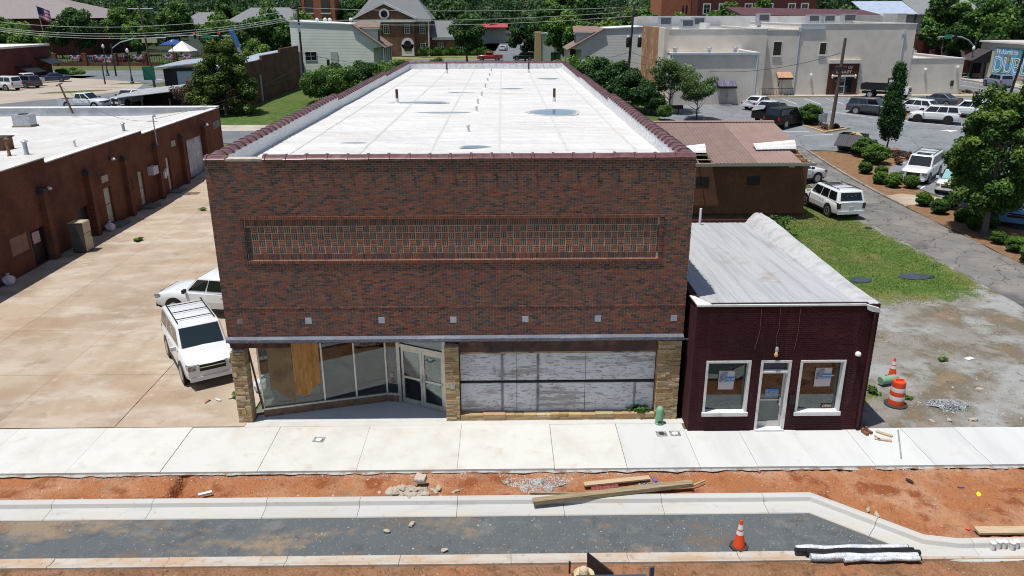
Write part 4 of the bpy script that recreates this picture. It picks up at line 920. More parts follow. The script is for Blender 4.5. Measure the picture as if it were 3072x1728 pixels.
m_gdoor = LM('pale_green_door', (.42, .44, .37), [((.34, .36, .30), 2, .45, .65)], pos=True); m_wdoor = LM('dirty_white_door', (.56, .55, .53), [((.42, .42, .42), 1.5, .45, .65)], pos=True)
for i, (a, b, z0, z1) in enumerate(opens):
    mt = [m_black, m_black, m_gdoor, m_gdoor, m_wdoor, LM('streaked_garage_door', (.42, .44, .52), [((.62, .62, .66), 2.5, .52, .58, (1, 2, .7)), ((.3, .32, .4), 1, .45, .65)], pos=True)][i]  # first two are black panels painting the darkness inside open doorways
    d_ = B(WX-.22, WX-.14, a, b, z0, z1).build('door' if i < 5 else 'garage_door', mt, shops)
    if i in (2, 3): B(WX-.139, WX-.13, a, b, 1.38, 1.42).build('door_rail', m_dark, d_); MB().box(WX-.139, WX-.10, b-.14, b-.08, 1.4, 1.5).build('door_handle', m_steel, d_)
    if i in (0, 1): B(WX-.3, WX-.02, a, a+.12, z0, z1).build('door_jamb', LM('brown_jamb', (.12, .075, .05)) if 'brown_jamb' not in bpy.data.materials else bpy.data.materials['brown_jamb'], d_)
    if i in (2, 3, 4): B(WX+.003, WX+.8, a-.15, b+.35, 0, z0-.06).build('door_stoop', LM('dark_stoop', (.16, .15, .14)) if 'dark_stoop' not in bpy.data.materials else bpy.data.materials['dark_stoop'], d_)
for y, z, s in ((25.65, 2.85, .5), (36.6, 3.3, .45)): B(WX-.02, WX+.05, y-s, y+s*.6, z, z+.42).build('wall_vent', LM('vent_grey', (.36, .33, .29)) if 'vent_grey' not in bpy.data.materials else bpy.data.materials['vent_grey'], shops)
B(WX-.02, WX+.012, 15.2, 16.65, 1.15, 2.05).build('bricked_window', BM('pale_brick_patch', (.34, .20, .15), (.29, .17, .13), (.3, .22, .17), 'y'), shops)
B(WX-.02, WX+.02, 28.7, 29.2, 1.6, 2.35).build('wall_niche', m_dark, shops)
a_ = tag(B(WX-.1, WX+.42, 31.6, 32.45, 2.05, 2.62).build('window_air_conditioner', LM('ac_white', (.55, .56, .58), [((.35, .36, .38), 14, .5, .55, (1, 1, 4))])), 'white window air conditioner sticking out of the alley wall', 'air conditioner')
for y, z, lb in ((19.1, 3.85, 'wall floodlight above the fridge on the alley wall'), (26.6, 4.1, 'pale wall floodlight above the first green door'), (43.2, 4.0, 'wall floodlight above the grey garage door')):
    l = thing('floodlight', lb, 'light', (WX, y, z)); MB().box(WX+.02, WX+.18, y-.06, y+.06, z-.06, z+.06).build('bracket', m_black, l); MB().lathe((WX+.25, y, z-.05), [(.05, -.02), (.15, 0), (.13, .1), (.06, .14)], 10).build('lamp_head', m_white, l, smooth=40)
for k, y in enumerate((33.9, 34.25)): tag(B(WX+.003, WX+.2, y, y+.25, 1.35+.15*k, 1.85+.15*k).build('electric_meter', m_white), ('lower' if k == 0 else 'upper')+' white electric meter box on the alley wall', 'meter')
s_ = tag(B(WX-.13, WX-.10, 17.3, 17.95, 1.2, 1.82).build('door_notice', LM('pink_notice', (.50, .38, .42), [((.24, .12, .16), 11, .52, .57, (1, 1, 2.6))], pos=True)), 'pale pink notice hung in the dark alley doorway', 'sign')
s_ = tag(B(WX+.004, WX+.03, 45.2, 46.9, 3.35, 3.95).build('wall_sign', LM('grey_sign', (.10, .115, .11), [((.28, .30, .28), 9, .52, .56, (1, 1, 2))], pos=True)), 'faded grey sign at the far end of the alley wall', 'sign')
# service mast, conduits
ms = thing('service_mast', 'electric service mast with insulators on the shop row roof edge', 'mast', (WX+.1, 33.5, 1.8)); MB().tube((WX+.12, 33.5, 1.8), (WX+.12, 33.5, 5.9), .045).build('conduit', m_steel, ms); MB().path([(WX+.12, 33.5, 5.9), (WX+.25, 33.5, 6.0), (WX+.3, 33.5, 5.85)], .06).build('weatherhead', m_steel, ms); MB().tube((WX-.3, 33.5, 5.55), (WX+.4, 33.5, 5.55), .03).build('crossarm', m_steel, ms)
def rooftop(nm, lb, cat, x, y, h, r, mat, cap=True):
    z = lroofz(x, y); t_ = thing(nm, lb, cat, (x, y, z-.02)); MB().lathe((x, y, z-.02), [(r*1.6, 0), (r, .12), (r, h)], 12).build('pipe', mat, t_, smooth=40)
    if cap: MB().lathe((x, y, z+h-.02), [(r*1.5, 0), (r*1.6, .06), (r*.3, .16)], 12).build('cap', mat, t_, smooth=40)
m_rust = LM('rust', (.27, .13, .06), [((.14, .07, .04), 5, .45, .6)])
rooftop('roof_vent', 'rusty vent pipe on the shop row roof', 'vent', -20.1, 22.9, .95, .09, m_rust); rooftop('roof_vent', 'galvanised vent pipe on the shop row roof', 'vent', -19.2, 23.1, .75, .12, m_steel); rooftop('roof_vent', 'small grey roof vent near the service mast', 'vent', -18.0, 32.9, .5, .1, m_steel); rooftop('roof_vent', 'short white roof vent between the pipes', 'vent', -17.6, 25.5, .35, .06, m_white)
z = lroofz(-28.7, 39.4); u_ = thing('roof_air_conditioner', 'grey air conditioner box on the shop row roof', 'air conditioner', (-28.7, 39.4, z)); B(-29.4, -28.1, 38.9, 39.9, z+.12, z+.95).build('cabinet', m_steel, u_); MB().lathe((-28.75, 39.4, z+.951), [(.38, 0), (.36, .05)], 14).build('fan_guard', m_dark, u_); B(-29.5, -28.0, 38.85, 39.95, z-.05, z+.12).build('base', m_wood, u_)
z = lroofz(-22.6, 26.3); u_ = thing('roof_box', 'brown metal equipment box at the left edge of the shop row roof', 'box', (-22.9, 26.3, z)); B(-23.7, -22.2, 25.8, 26.9, z, z+.75).build('housing', LM('brown_metal', (.16, .085, .05), [((.1, .06, .04), 3, .5, .65)]), u_); B(-23.8, -22.1, 25.7, 27, z+.752, z+.82).build('lid', m_dark, u_)
rm_ = thing('leaning_pole', 'leaning brown pole standing at the rear of the shop row roof', 'pole', (-28.3, 45.6, 4.7)); MB().tube((-28.2, 45.6, 4.7), (-28.9, 45.6, 7.2), .09, .07).build('shaft', m_pole, rm_); MB().tube((-29.2, 45.6, 7.0), (-28.6, 45.6, 7.25), .05).build('crossarm', m_pole, rm_)
# fridge, bags in the alley
fr = thing('old_fridge', 'old almond refrigerator standing against the alley wall', 'refrigerator', (-15.25, 20.0, .02), math.radians(2))
m_fr = LM('almond_enamel', (.42, .37, .26), [((.34, .30, .22), 3, .45, .65)], rough=.45); m_frs = LM('fridge_side', (.075, .075, .07), rough=.6)
MB().box(-.38, .38, -.40, .40, .05, 1.72).build('cabinet', m_frs, fr, local=True); MB().box(.385, .44, -.39, .39, .08, 1.08).build('door', m_fr, fr, local=True); MB().box(.385, .44, -.39, .39, 1.11, 1.71).build('freezer_door', m_fr, fr, local=True); MB().box(.44, .47, .30, .34, .8, 1.05).build('handle', m_frs, fr, local=True); MB().box(-.39, .39, -.41, .41, 1.72, 1.735).build('top_panel', m_fr, fr, local=True); MB().box(-.36, .36, -.36, .36, 0, .05).build('foot', m_black, fr, local=True)

# ================================================================ BRICK BUILDING WITH BROWN METAL ROOF
bb = thing('metal_roof_building', 'dark brown brick building with a brown metal roof missing sheets', 'building', (24.5, 31, 0))
m_bb = BM('brown_wall_brick', (.20, .082, .05), (.15, .063, .04), (.13, .075, .052), 'x', stain=(.11, .052, .036)); m_bby = BM('brown_wall_brick_y', (.20, .082, .05), (.15, .063, .04), (.13, .075, .052), 'y', stain=(.11, .052, .036))
B(18.6, 28.25, 26, 26.25, 0, 3.72).build('front_wall', m_bb, bb); m = MB(); m.extr([(28.0, 26.25, 0), (28.0, 42.8, 0), (28.0, 42.8, 3.72), (28.0, 34.5, 4.9), (28.0, 26.25, 3.72)], (.25, 0, 0)); m.build('gable_wall', m_bby, bb)
m = MB(); m.extr([(18.6, 26.25, 0), (18.6, 42.8, 0), (18.6, 42.8, 3.72), (18.6, 34.5, 4.9), (18.6, 26.25, 3.72)], (.25, 0, 0)); m.build('gable_wall', m_bby, bb); B(18.6, 28.25, 42.8, 43, 0, 3.72).build('rear_wall', m_bb, bb)
for x in (21.15, 24.42): w = B(x, x+.82, 25.975, 26.02, 2.32, 2.88).build('window', m_black, bb); B(x+.39, x+.43, 25.96, 25.974, 2.33, 2.87).build('glazing_bar', m_dark, w)
B(27.0, 27.35, 25.97, 26.0, 3.45, 3.68).build('wall_vent', m_cream, bb)
m_mold = LM('mouldy_base', (.03, .025, .022), [((.07, .04, .03), 3, .5, .65)], pos=True); B(20.5, 28.26, 25.985, 25.998, 0, .45).build('stained_footing', m_mold, bb)
def broof(y): return 3.80+(y-25.65)*(1.38/8.95) if y < 34.6 else 5.18-(y-34.6)*(1.38/8.95)
m_bmr = [LM('brown_metal_roof', (.23, .155, .13), [((.19, .128, .108), 1.2, .45, .7)], rough=.45, pos=True), LM('pinkish_metal_roof', (.285, .19, .16), [((.25, .165, .14), 1, .45, .7)], rough=.45, pos=True)]
def mpanel(x0, x1, y0, y1, mat, name='roof_sheet'):
    m = MB(); nr = 4; w = (x1-x0)/nr
    for i in range(nr):
        xa = x0+i*w; pts = [(xa, 0), (xa+w*.62, 0), (xa+w*.70, .026), (xa+w*.88, .026), (xa+w*.97, 0)]
        for (ua, za), (ub, zb) in zip(pts[:-1], pts[1:]):
            m.add([(ua, y0, broof(y0)+za), (ub, y0, broof(y0)+zb), (ub, y1, broof(y1)+zb), (ua, y1, broof(y1)+za)], [(0, 1, 2, 3)])
    return m.build(name, mat, bb, recalc=False)
xs3 = [18.4+i*.928 for i in range(12)]
for i in range(11):
    x0, x1 = xs3[i], xs3[i+1]-.004
    y0 = 25.62
    if i == 10: y0 = 29.2
    if i in (2, 3): y0 = 27.6
    mpanel(x0, x1, y0, 34.6, m_bmr[1] if i > 6 else m_bmr[0]); mpanel(x0, x1, 34.6, 43.4, m_bmr[0])
MB().extr([(18.35, 34.3, broof(34.3)+.06), (28.65, 34.3, broof(34.3)+.06), (28.65, 34.62, 5.25), (18.35, 34.62, 5.25)], (0, 0, .02)).build('ridge_cap', m_bmr[1], bb)
for x in (20.3, 21.2, 22.1, 27.75, 28.25): 
    m = MB(); m.extr([(x, 25.7, 3.60), (x, 34.4, 4.95), (x, 34.4, 5.08), (x, 25.7, 3.73)], (.06, 0, 0)); m.build('rafter', m_wood, bb)
for y in (26.4, 27.3, 28.2, 29.0):
    for x0, x1 in ((19.8, 22.1), (27.65, 28.6)): m = MB(); m.obox(((x0+x1)/2, y, broof(y)-.03), (x1-x0, .09, .04)); m.build('purlin', m_wood2, bb)
B(18.4, 28.6, 26.3, 42.7, 3.3, 3.35).build('ceiling_deck', m_dark, bb); m = MB(); m.box(18.4, 28.6, 25.6, 25.68, 3.60, 3.78); m.build('fascia', LM('grey_fascia', (.30, .29, .26)), bb); B(28.52, 28.6, 25.7, 34.5, 3.58, 3.75).build('soffit_board', LM('barge_white', (.4, .39, .36)), bb)
def curl(pts_bottom, name, lab):
    m = MB(); n = 7; k = 9; vs = []
    (x0, y0), (x1, y1), flip = pts_bottom
    for j in range(n+1):
        t = j/n
        for i in range(k):
            u = i/(k-1); x = x0+(x1-x0)*t; y = y0+(y1-y0)*t+u*.85*flip
            z = broof(min(34, max(25.7, y)))+.12+.38*math.sin(u*math.pi*.8)*(0.35+.65*t)+(.05 if i % 2 else 0)
            vs.append((x, y, z))
    m.add(vs, [(j*k+i, j*k+i+1, (j+1)*k+i+1, (j+1)*k+i) for j in range(n) for i in range(k-1)]); return m.build(name, m_white, bb, recalc=False)
curl(((25.4, 27.9), (28.1, 28.0), 1), 'peeled_sheet', ''); curl(((20.6, 27.4), (22.0, 27.3), 1), 'peeled_sheet', '')

# ================================================================ BANK COMPLEX
def win(parent, x0, x1, y, z0, z1, glass=m_dglass, fr=None, mull=0, bars=0, fw=.07, proud=.05, sill=None, shutters=None):
    f = MB(); f.box(x0-fw, x0, y-proud, y+.02, z0-fw, z1+fw); f.box(x1, x1+fw, y-proud, y+.02, z0-fw, z1+fw); f.box(x0, x1, y-proud, y+.02, z1, z1+fw); f.box(x0, x1, y-proud, y+.02, z0-fw, z0)
    for k in range(mull): xx = x0+(x1-x0)*(k+1)/(mull+1); f.box(xx-.025, xx+.025, y-proud, y+.02, z0, z1)
    for k in range(bars): zz = z0+(z1-z0)*(k+1)/(bars+1); f.box(x0, x1, y-proud+.004, y+.02, zz-.02, zz+.02)
    w = f.build('window', fr or m_white, parent); B(x0, x1, y-.02, y+.02, z0, z1).build('pane', glass, w)
    if sill: B(x0-.12, x1+.12, y-.12, y-proud-.001, z0-fw-.08, z0-fw).build('sill', sill, w)
    if shutters:
        for a in (x0-fw-.32, x1+fw+.02): B(a, a+.3, y-proud, y-.001, z0-.05, z1+.05).build('shutter', shutters, w)
    return w
m_cb = BM('cream_painted_brick', (.70, .645, .575), (.67, .615, .545), (.60, .55, .48), 'x', stain=(.57, .52, .455)); m_cby = BM('cream_painted_brick_y', (.70, .645, .575), (.67, .615, .545), (.60, .55, .48), 'y', stain=(.57, .52, .455))
m_wroof = LM('bank_membrane', (.52, .51, .49), [((.40, .355, .30), .35, .48, .68), ((.6, .6, .59), .6, .54, .68)], pos=True, rough=.6); m_dr = LM('light_blue_downpipe', (.44, .50, .56), rough=.5)
bank = thing('bank_building', 'long two-storey cream painted brick bank with a dark brick entrance', 'building', (52, 90, 2.4))
def tall(x0, x1, y0, y1, z0, z1, nm, roofmat=m_wroof, par=.35):
    b_ = MB(); b_.box(x0, x1, y0, y0+.3, z0, z1); w_ = b_.build(nm, m_cb, bank); m = MB(); m.box(x0, x0+.3, y0+.3, y1, z0, z1); m.box(x1-.3, x1, y0+.3, y1, z0, z1); m.build('side_wall', m_cby, bank); B(x0+.3, x1-.3, y1-.3, y1, z0, z1).build('rear_wall', m_cb, bank)
    B(x0+.3, x1-.3, y0+.3, y1-.3, z1-par-.05, z1-par).build('roof', roofmat, bank); c_ = MB(); c_.box(x0-.06, x1+.06, y0-.08, y0+.36, z1+.002, z1+.09); c_.box(x0-.06, x0+.36, y0+.36, y1, z1+.002, z1+.09); c_.box(x1-.36, x1+.06, y0+.36, y1, z1+.002, z1+.09); c_.build('parapet_cap', m_white, bank); return w_
tall(42.0, 46.5, 80, 104, 2, 10.45, 'front_wall'); tall(46.5, 61.1, 79.96, 106, 2, 11.15, 'front_wall'); tall(61.11, 68.0, 80.03, 94, 2, 6.92, 'front_wall')
tall(28.5, 42.0, 79, 100, 2, 10.6, 'front_wall', m_wroof, .25); tall(28.4, 38.8, 71.3, 79, 1.6, 8.15, 'front_wall', m_wroof, .2)
bp = MB(); bp.box(28.6, 47, 101.2, 101.6, 9.5, 12.05); bp.box(47.01, 62.2, 103.2, 103.5, 9.8, 12.0); bp.box(37, 37.4, 90, 101.1, 9.8, 11.2); bp.build('rear_parapet', LM('bright_membrane', (.62, .615, .60), [((.52, .49, .44), .5, .5, .7)], pos=True, rough=.6), bank)
# exposed orange brick flank towards the viewer's left
fl = MB(); fl.box(28.0, 28.38, 76.6, 89, 1.8, 10.9); fl.build('exposed_flank', LM('old_orange_brick', (.40, .20, .095), [((.48, .34, .22), .35, .5, .6), ((.33, .15, .075), 1.6, .45, .65), ((.50, .42, .33), .5, .58, .66)], pos=True, bump=.5, bsc=12), bank)
B(27.9, 28.39, 73, 76.59, 1.8, 10.9).build('flank_pier', m_cby, bank)
win(bank, 43.25, 44.25, 80, 7.4, 9.05, fr=m_cream, sill=m_cream); win(bank, 49.15, 49.95, 79.96, 7.5, 8.9, fr=m_cream, sill=m_white)
m_ent = BM('entrance_brick', (.105, .042, .028), (.085, .035, .024), (.07, .04, .03), 'x')
en = B(50.65, 54.45, 79.72, 79.955, 2.5, 6.4).build('entrance_surround', m_ent, bank); B(50.5, 54.6, 79.62, 79.95, 6.41, 6.85).build('entrance_hood', m_cb, en)
B(51.6, 53.7, 79.66, 79.715, 2.52, 4.75).build('entrance_glazing', m_dglass, en); B(51.3, 53.95, 79.5, 79.71, 4.78, 4.98).build('entrance_lintel', m_cream, en)
dr = MB(); dr.box(52.0, 52.12, 79.6, 79.655, 2.52, 4.7); dr.box(52.72, 52.84, 79.6, 79.655, 2.52, 4.7); dr.box(52.12, 52.72, 79.6, 79.655, 2.52, 2.75); dr.box(52.12, 52.72, 79.6, 79.655, 3.5, 3.65); dr.box(52.12, 52.72, 79.6, 79.655, 4.55, 4.7); dr.build('door', m_steel, en)
for x in (51.1, 54.05): l = MB().lathe((x, 79.58, 4.55), [(.05, 0), (.12, .1), (.12, .3), (.16, .32), (.02, .55)], 8).build('wall_lantern', m_cream, en)
m_let = LM('sign_letters', (.50, .42, .38)); text('BANK OF', .52, m_let, en, (52.55, 79.70, 5.75), ext=.01, bold=.01); text('DUDLEY', .52, m_let, en, (52.55, 79.70, 5.2), ext=.01, bold=.01)
# service door with orange awning, ramp
d_ = B(44.0, 45.6, 79.93, 79.99, 2.6, 4.6).build('service_door', m_cb, bank); B(44.78, 44.82, 79.91, 79.929, 2.6, 4.6).build('door_gap', m_dark, d_); B(44.35, 44.47, 79.91, 79.929, 3.6, 4.2).build('door_lite', m_black, d_)
aw = MB(); aw.extr([(43.9, 79.97, 5.35), (45.8, 79.97, 5.35), (45.85, 79.0, 4.7), (43.95, 79.0, 4.7)], (0, 0, .05)); a_ = aw.build('awning', LM('orange_awning', (.42, .22, .14), [((.5, .3, .2), 2, .5, .6, (4, 1, 1))], rough=.5, pos=True), bank); B(43.93, 45.87, 78.97, 79.0, 4.5, 4.69).build('valance', m_black, a_)
MB().extr([(40.9, 77.9, 2.40), (44.9, 77.9, 2.60), (45.0, 77.9, 2.40)], (0, 1.6, 0)).build('access_ramp', m_ykerb, bank)
rl = thing('ramp_railing', 'black metal railing on the access ramp by the bank side door', 'railing', (43, 78, 2.5))
for k in range(13): x = 41.4+k*.36; MB().tube((x, 78.0, 2.45+.05*k/13), (x, 78.0, 3.45), .018, n=5).build('baluster', m_black, rl)
MB().tube((41.4, 78, 3.45), (45.8, 78, 3.5), .03).build('handrail', m_black, rl); MB().tube((41.4, 78, 2.6), (45.8, 78, 2.65), .02).build('bottom_rail', m_black, rl)
# lower front wing: door, awning
d_ = B(34.55, 35.5, 71.24, 71.29, 2.32, 4.15).build('wing_door', LM('beige_door', (.43, .40, .35)), bank); B(35.38, 35.44, 71.2, 71.239, 3.2, 3.4).build('door_handle', m_dark, d_); B(34.5, 35.9, 70.4, 71.2, 2.2, 2.34).build('door_stoop', m_lightpath, d_)
aw = MB(); aw.extr([(34.05, 71.27, 5.0), (36.2, 71.27, 5.0), (36.25, 70.4, 4.45), (34.1, 70.4, 4.45)], (0, 0, .05)); a_ = aw.build('awning', LM('slate_awning', (.09, .085, .13), [((.18, .17, .24), 3, .5, .56, (4, .2, .2))], rough=.4, pos=True), bank); B(34.08, 36.27, 70.37, 70.4, 4.22, 4.44).build('valance', m_black, a_); MB().extr([(34.05, 71.27, 5.0), (34.1, 70.4, 4.45), (34.1, 70.4, 4.25), (34.05, 71.27, 4.25)], (.02, 0, 0)).build('valance', m_black, a_)
B(28.3, 38.9, 71.12, 71.28, 7.95, 8.1).build('gutter', m_dr, bank)
for x, y, zt, sl_ in ((28.65, 71.2, 7.95, 0), (38.6, 71.2, 7.95, 0), (46.35, 79.88, 10.3, 0), (59.6, 79.85, 9.9, 0)): 
    MB().tube((x, y, 2.4), (x, y, zt), .09, n=8).build('downpipe', m_dr, bank)
    if zt > 9: B(x-.2, x+.2, y-.12, y+.1, zt, zt+.5).build('rain_head', m_dr, bank)
B(46.6, 49.5, 79.80, 79.955, 10.55, 10.95).build('blue_flashing', m_dr, bank)
B(39.5, 39.9, 78.9, 79.0, 6.15, 6.4)
def rtu(x, y, z, w, d, h, lb, dark=True):
    u_ = thing('rooftop_unit', lb, 'air conditioner', (x, y, z)); B(x-w/2, x+w/2, y-d/2, y+d/2, z, z+h).build('cabinet', m_steel, u_); B(x-w*.42, x+w*.38, y-d/2-.03, y-d/2-.001, z+h*.42, z+h*.92).build('coil_grille', LM('coil_dark', (.06, .065, .075), [((.12, .12, .13), 20, .5, .55, (1, 1, 5))]) if 'coil_dark' not in bpy.data.materials else bpy.data.materials['coil_dark'], u_); B(x-w/2-.02, x+w/2+.02, y-d/2-.02, y+d/2+.02, z+h+.001, z+h+.05).build('lid', m_steel, u_)
for k, (x, y, z, w, h) in enumerate(((31.6, 92, 10.4, 1.7, 1.6), (33.6, 87, 10.35, 1.7, 1.35), (37.0, 95, 10.4, 1.7, 1.5), (46.9, 97, 10.75, 1.7, 1.6), (55.0, 99, 10.75, 1.7, 1.4), (57.3, 99, 10.75, 1.7, 1.4), (60.3, 99, 10.75, 1.9, 1.5))): rtu(x, y, z, w, 1.5, h, ['leftmost grey rooftop unit above the orange flank wall', 'grey rooftop unit in front of the leftmost pair on the bank roof', 'blank grey rooftop unit on the left half of the bank roof', 'grey rooftop unit standing alone in the middle of the bank roof', 'left one of the two close rooftop units on the right bank roof', 'right one of the two close rooftop units on the right bank roof', 'rightmost rooftop unit on the main bank roof'][k])
rtu(63.2, 86, 6.6, 1.6, 1.4, 1.3, 'rooftop unit on the low right wing of the bank')
for k, x in enumerate((30.0, 34.2, 37.4)): v_ = thing('turbine_vent', 'shiny round turbine vent, '+['left', 'middle', 'right'][k]+' of three on the low bank wing roof', 'vent', (x, 76.5, 7.95)); MB().lathe((x, 76.5, 7.95), [(.22, 0), (.2, .3)], 10).build('neck', m_steel, v_); MB().lathe((x, 76.5, 8.26), [(.2, 0), (.32, .15), (.3, .3), (.08, .42)], 12).build('turbine_head', m_steel, v_, smooth=50)
for k, (x, z, y) in enumerate(((48.4, 5.0, 79.85), (63.1, 5.6, 79.93), (67.2, 5.9, 79.93))): tag(MB().lathe((x, y-.1, z), [(.05, -.12), (.17, -.08), (.17, .1), (.1, .16)], 10).build('wall_light', m_white, smooth=50), ['round white wall light left of the bank entrance', 'round white wall light on the low right wing of the bank', 'small white wall light near the right corner of the bank'][k], 'light')
B(66.7, 67.1, 79.98, 80.02, 3.5, 4.2).build('wall_vent', m_dark, bank)
# brown canopy and white blocks behind the bank parapet
cn = thing('brown_canopy_roof', 'long dark brown metal canopy roof rising behind the bank roof', 'building', (60, 112, 2.4))
MB().extr([(47, 108, 11.9), (70.5, 108, 11.6), (70.5, 118, 12.6), (47, 118, 13.1)], (0, 0, .25)).build('canopy_roof', LM('oxblood_metal', (.085, .03, .03), [((.12, .05, .045), 1, .45, .65)], pos=True, rough=.5), cn); B(47.5, 70, 110, 117, 2.4, 11.6).build('wall', m_cby, cn)
wb = thing('white_roof_block', 'white walled block rising at the right end of the bank roof', 'building', (67, 105, 2.4)); B(62.3, 68.8, 106.2, 107.4, 2.4, 12.0).build('wall', m_wroof, wb); B(68.81, 70.2, 101.5, 107.4, 2.4, 12.3).build('end_wall', m_wroof, wb)
# mural building
mb_ = thing('mural_building', 'cream building with a colourful welcome mural and a dark awning', 'building', (90, 98, 2.4))
m_mcream = LM('mural_wall', (.50, .475, .38), [((.45, .42, .33), .6, .45, .65)], pos=True); B(84.8, 99, 92.2, 105.4, 2.4, 8.0).build('wall', m_mcream, mb_)
B(84.5, 99.3, 92.0, 105.6, 8.002, 8.2).build('parapet_cap', m_white, mb_); B(85.0, 98.8, 92.4, 105.2, 8.21, 8.26).build('roof', m_wroof, mb_)
mu = B(84.735, 84.795, 92.6, 101.4, 3.15, 7.4).build('mural_frame', LM('mural_border', (.36, .31, .25)), mb_)
m_mural = LM('mural_sky', (.08, .30, .55), [((.04, .18, .10), .9, .48, .56, (1, .8, .9)), ((.50, .27, .10), 1.2, .58, .66), ((.42, .08, .08), 1.5, .62, .67), ((.14, .42, .65), .7, .52, .62)], pos=True); B(84.71, 84.733, 92.7, 101.3, 3.5, 7.3).build('mural_panel', m_mural, mu); B(84.715, 84.732, 92.7, 101.3, 3.22, 3.49).build('mural_band', LM('mural_pink', (.5, .28, .24)), mu)
m_ml = LM('mural_white', (.75, .78, .80)); text('Welcome to', 1.05, m_ml, mu, (84.70, 101.0, 6.45), rz=-math.pi/2, ext=.006, align='LEFT'); text('DUBLIN', 3.3, m_ml, mu, (84.70, 101.2, 3.75), rz=-math.pi/2, ext=.006, align='LEFT', bold=.06)
text('DUBLIN', 3.3, m_mural, mu, (84.688, 101.2, 3.75), rz=-math.pi/2, ext=.004, align='LEFT', bold=-.06)
aw = MB(); aw.extr([(84.8, 102.2, 6.9), (84.8, 106.2, 6.9), (81.9, 106.2, 5.3), (81.9, 102.2, 5.3)], (0, 0, .08)); a_ = aw.build('awning', LM('dark_ribbed_awning', (.055, .048, .055), [((.10, .085, .095), 3, .5, .56, (.2, 5, .2))], rough=.4, pos=True), mb_); MB().extr([(84.8, 102.2, 6.9), (81.9, 102.2, 5.3), (81.9, 102.2, 5.0), (84.8, 102.2, 5.0)], (0, .03, 0)).build('valance', m_black, a_); B(84.0, 84.78, 103.0, 105.2, 2.5, 5.4).build('shop_door', m_dglass, mb_); B(83.9, 84.5, 105.22, 105.8, 2.5, 5.4).build('door_pier', m_ent, mb_)

# ================================================================ SIDING HOUSES
m_sid = LM('green_white_siding', (.56, .585, .53), [((.50, .53, .48), .35, .42, .7), ((.60, .60, .53), .6, .55, .7)], pos=True, saw=.21, rough=.6); m_sid2 = LM('grey_siding', (.44, .455, .46), [((.40, .41, .41), .4, .42, .7)], pos=True, saw=.21, rough=.6)
m_shin = LM('brown_shingle', (.23, .15, .125), [((.17, .11, .095), 5, .45, .65)], pos=True, bump=.4, bsc=12); m_shing = LM('grey_shingle', (.19, .195, .205), [((.15, .155, .165), 4, .45, .65)], pos=True, bump=.4, bsc=10)
def siding_house(nm, lab, xl, xf, xe, xw, y, zt, zr, ze, depth, mat, flip, dormer):
    # side elevation seen face on: flat roof from xl to xf then slope to the eave xe above the porch; flip mirrors
    t_ = thing(nm, lab, 'house', ((xl+xw)/2, y, 2.4)); d = 1 if not flip else -1
    pr = [(xl, y, 2.3), (xw, y, 2.3), (xw, y, ze-.15), (xe, y, ze-.02), (xf, y, zr), (xl, y, zt)]
    MB().extr(pr, (0, .25, 0)).build('side_wall', mat, t_)
    MB().extr([(xl, y+depth, 2.3), (xw, y+depth, 2.3), (xw, y+depth, ze), (xe, y+depth, ze), (xf, y+depth, zr), (xl, y+depth, zt)], (0, -.25, 0)).build('side_wall', mat, t_)
    B(min(xl, xl+d*.25), max(xl, xl+d*.25), y+.25, y+depth-.25, 2.3, zt-.05).build('rear_wall', mat, t_); B(min(xw, xw-d*.2), max(xw, xw-d*.2), y+.25, y+depth-.25, 2.3, ze).build('front_wall', mat, t_)
    MB().extr([(xl-d*.1, y-.1, zt+.02), (xf, y-.1, zr+.02), (xf, y+depth, zr+.02), (xl-d*.1, y+depth, zt+.02)], (0, 0, .12)).build('flat_roof', m_white, t_)
    MB().extr([(xf, y-.25, zr+.03), (xe+d*.35, y-.25, ze-.25), (xe+d*.35, y+depth, ze-.25), (xf, y+depth, zr+.03)], (0, 0, .14)).build('sloped_roof', m_shin, t_)
    # porch
    B(min(xw, xe), max(xw, xe), y+.2, y+depth-.2, 2.6, 2.8).build('porch_floor', m_wood, t_)
    for k in range(5): yy = y+.4+k*(depth-.8)/4; MB().box(xe-.09, xe+.09, yy-.09, yy+.09, 2.8, ze-.2).build('porch_post', m_white, t_)
    B(min(xw, xe)+.05, max(xw, xe)-.05, y+depth-.5, y+depth-.4, 2.8, ze-.2).build('porch_screen', LM('porch_dark', (.045, .035, .03)) if 'porch_dark' not in bpy.data.materials else bpy.data.materials['porch_dark'], t_)
    rl_ = B(xe-.04, xe+.04, y+.2, y+depth-.2, 3.65, 3.75).build('porch_rail', m_black, t_)
    for k in range(14): yy = y+.3+k*(depth-.7)/13; B(xe-.02, xe+.02, yy-.02, yy+.02, 2.8, 3.65).build('baluster', m_black, rl_)
    # dormer on the slope
    if dormer:
        xm = xf+(xe-xf)*.25; x2 = xf+(xe-xf)*.80; z2 = zr-.25
        dm = MB().extr([(xm, y+1.4, z2-.3), (x2, y+1.4, z2-.3), (x2, y+1.4, ze+.55), (xm, y+1.4, zr-.8)], (0, 2.6, 0)).build('dormer', mat, t_)
        MB().extr([(xm-d*.5, y+1.1, z2-.22), (x2+d*.4, y+1.1, z2-.22), (x2+d*.4, y+2.7, z2+.55), (xm-d*.5, y+2.7, z2+.55)], (0, 0, .1)).build('dormer_roof', m_shin, dm)
        B(min(x2, x2+d*.04), max(x2, x2+d*.04), y+1.9, y+3.4, ze+.75, z2-.45).build('dormer_window', m_dglass, dm)
    return t_
h1 = siding_house('siding_house', 'pale green clapboard house with a brown shingled dormer left of the store', -22.0, -13.1, -8.7, -10.1, 96.3, 11.5, 11.05, 8.0, 9, m_sid, False, True)
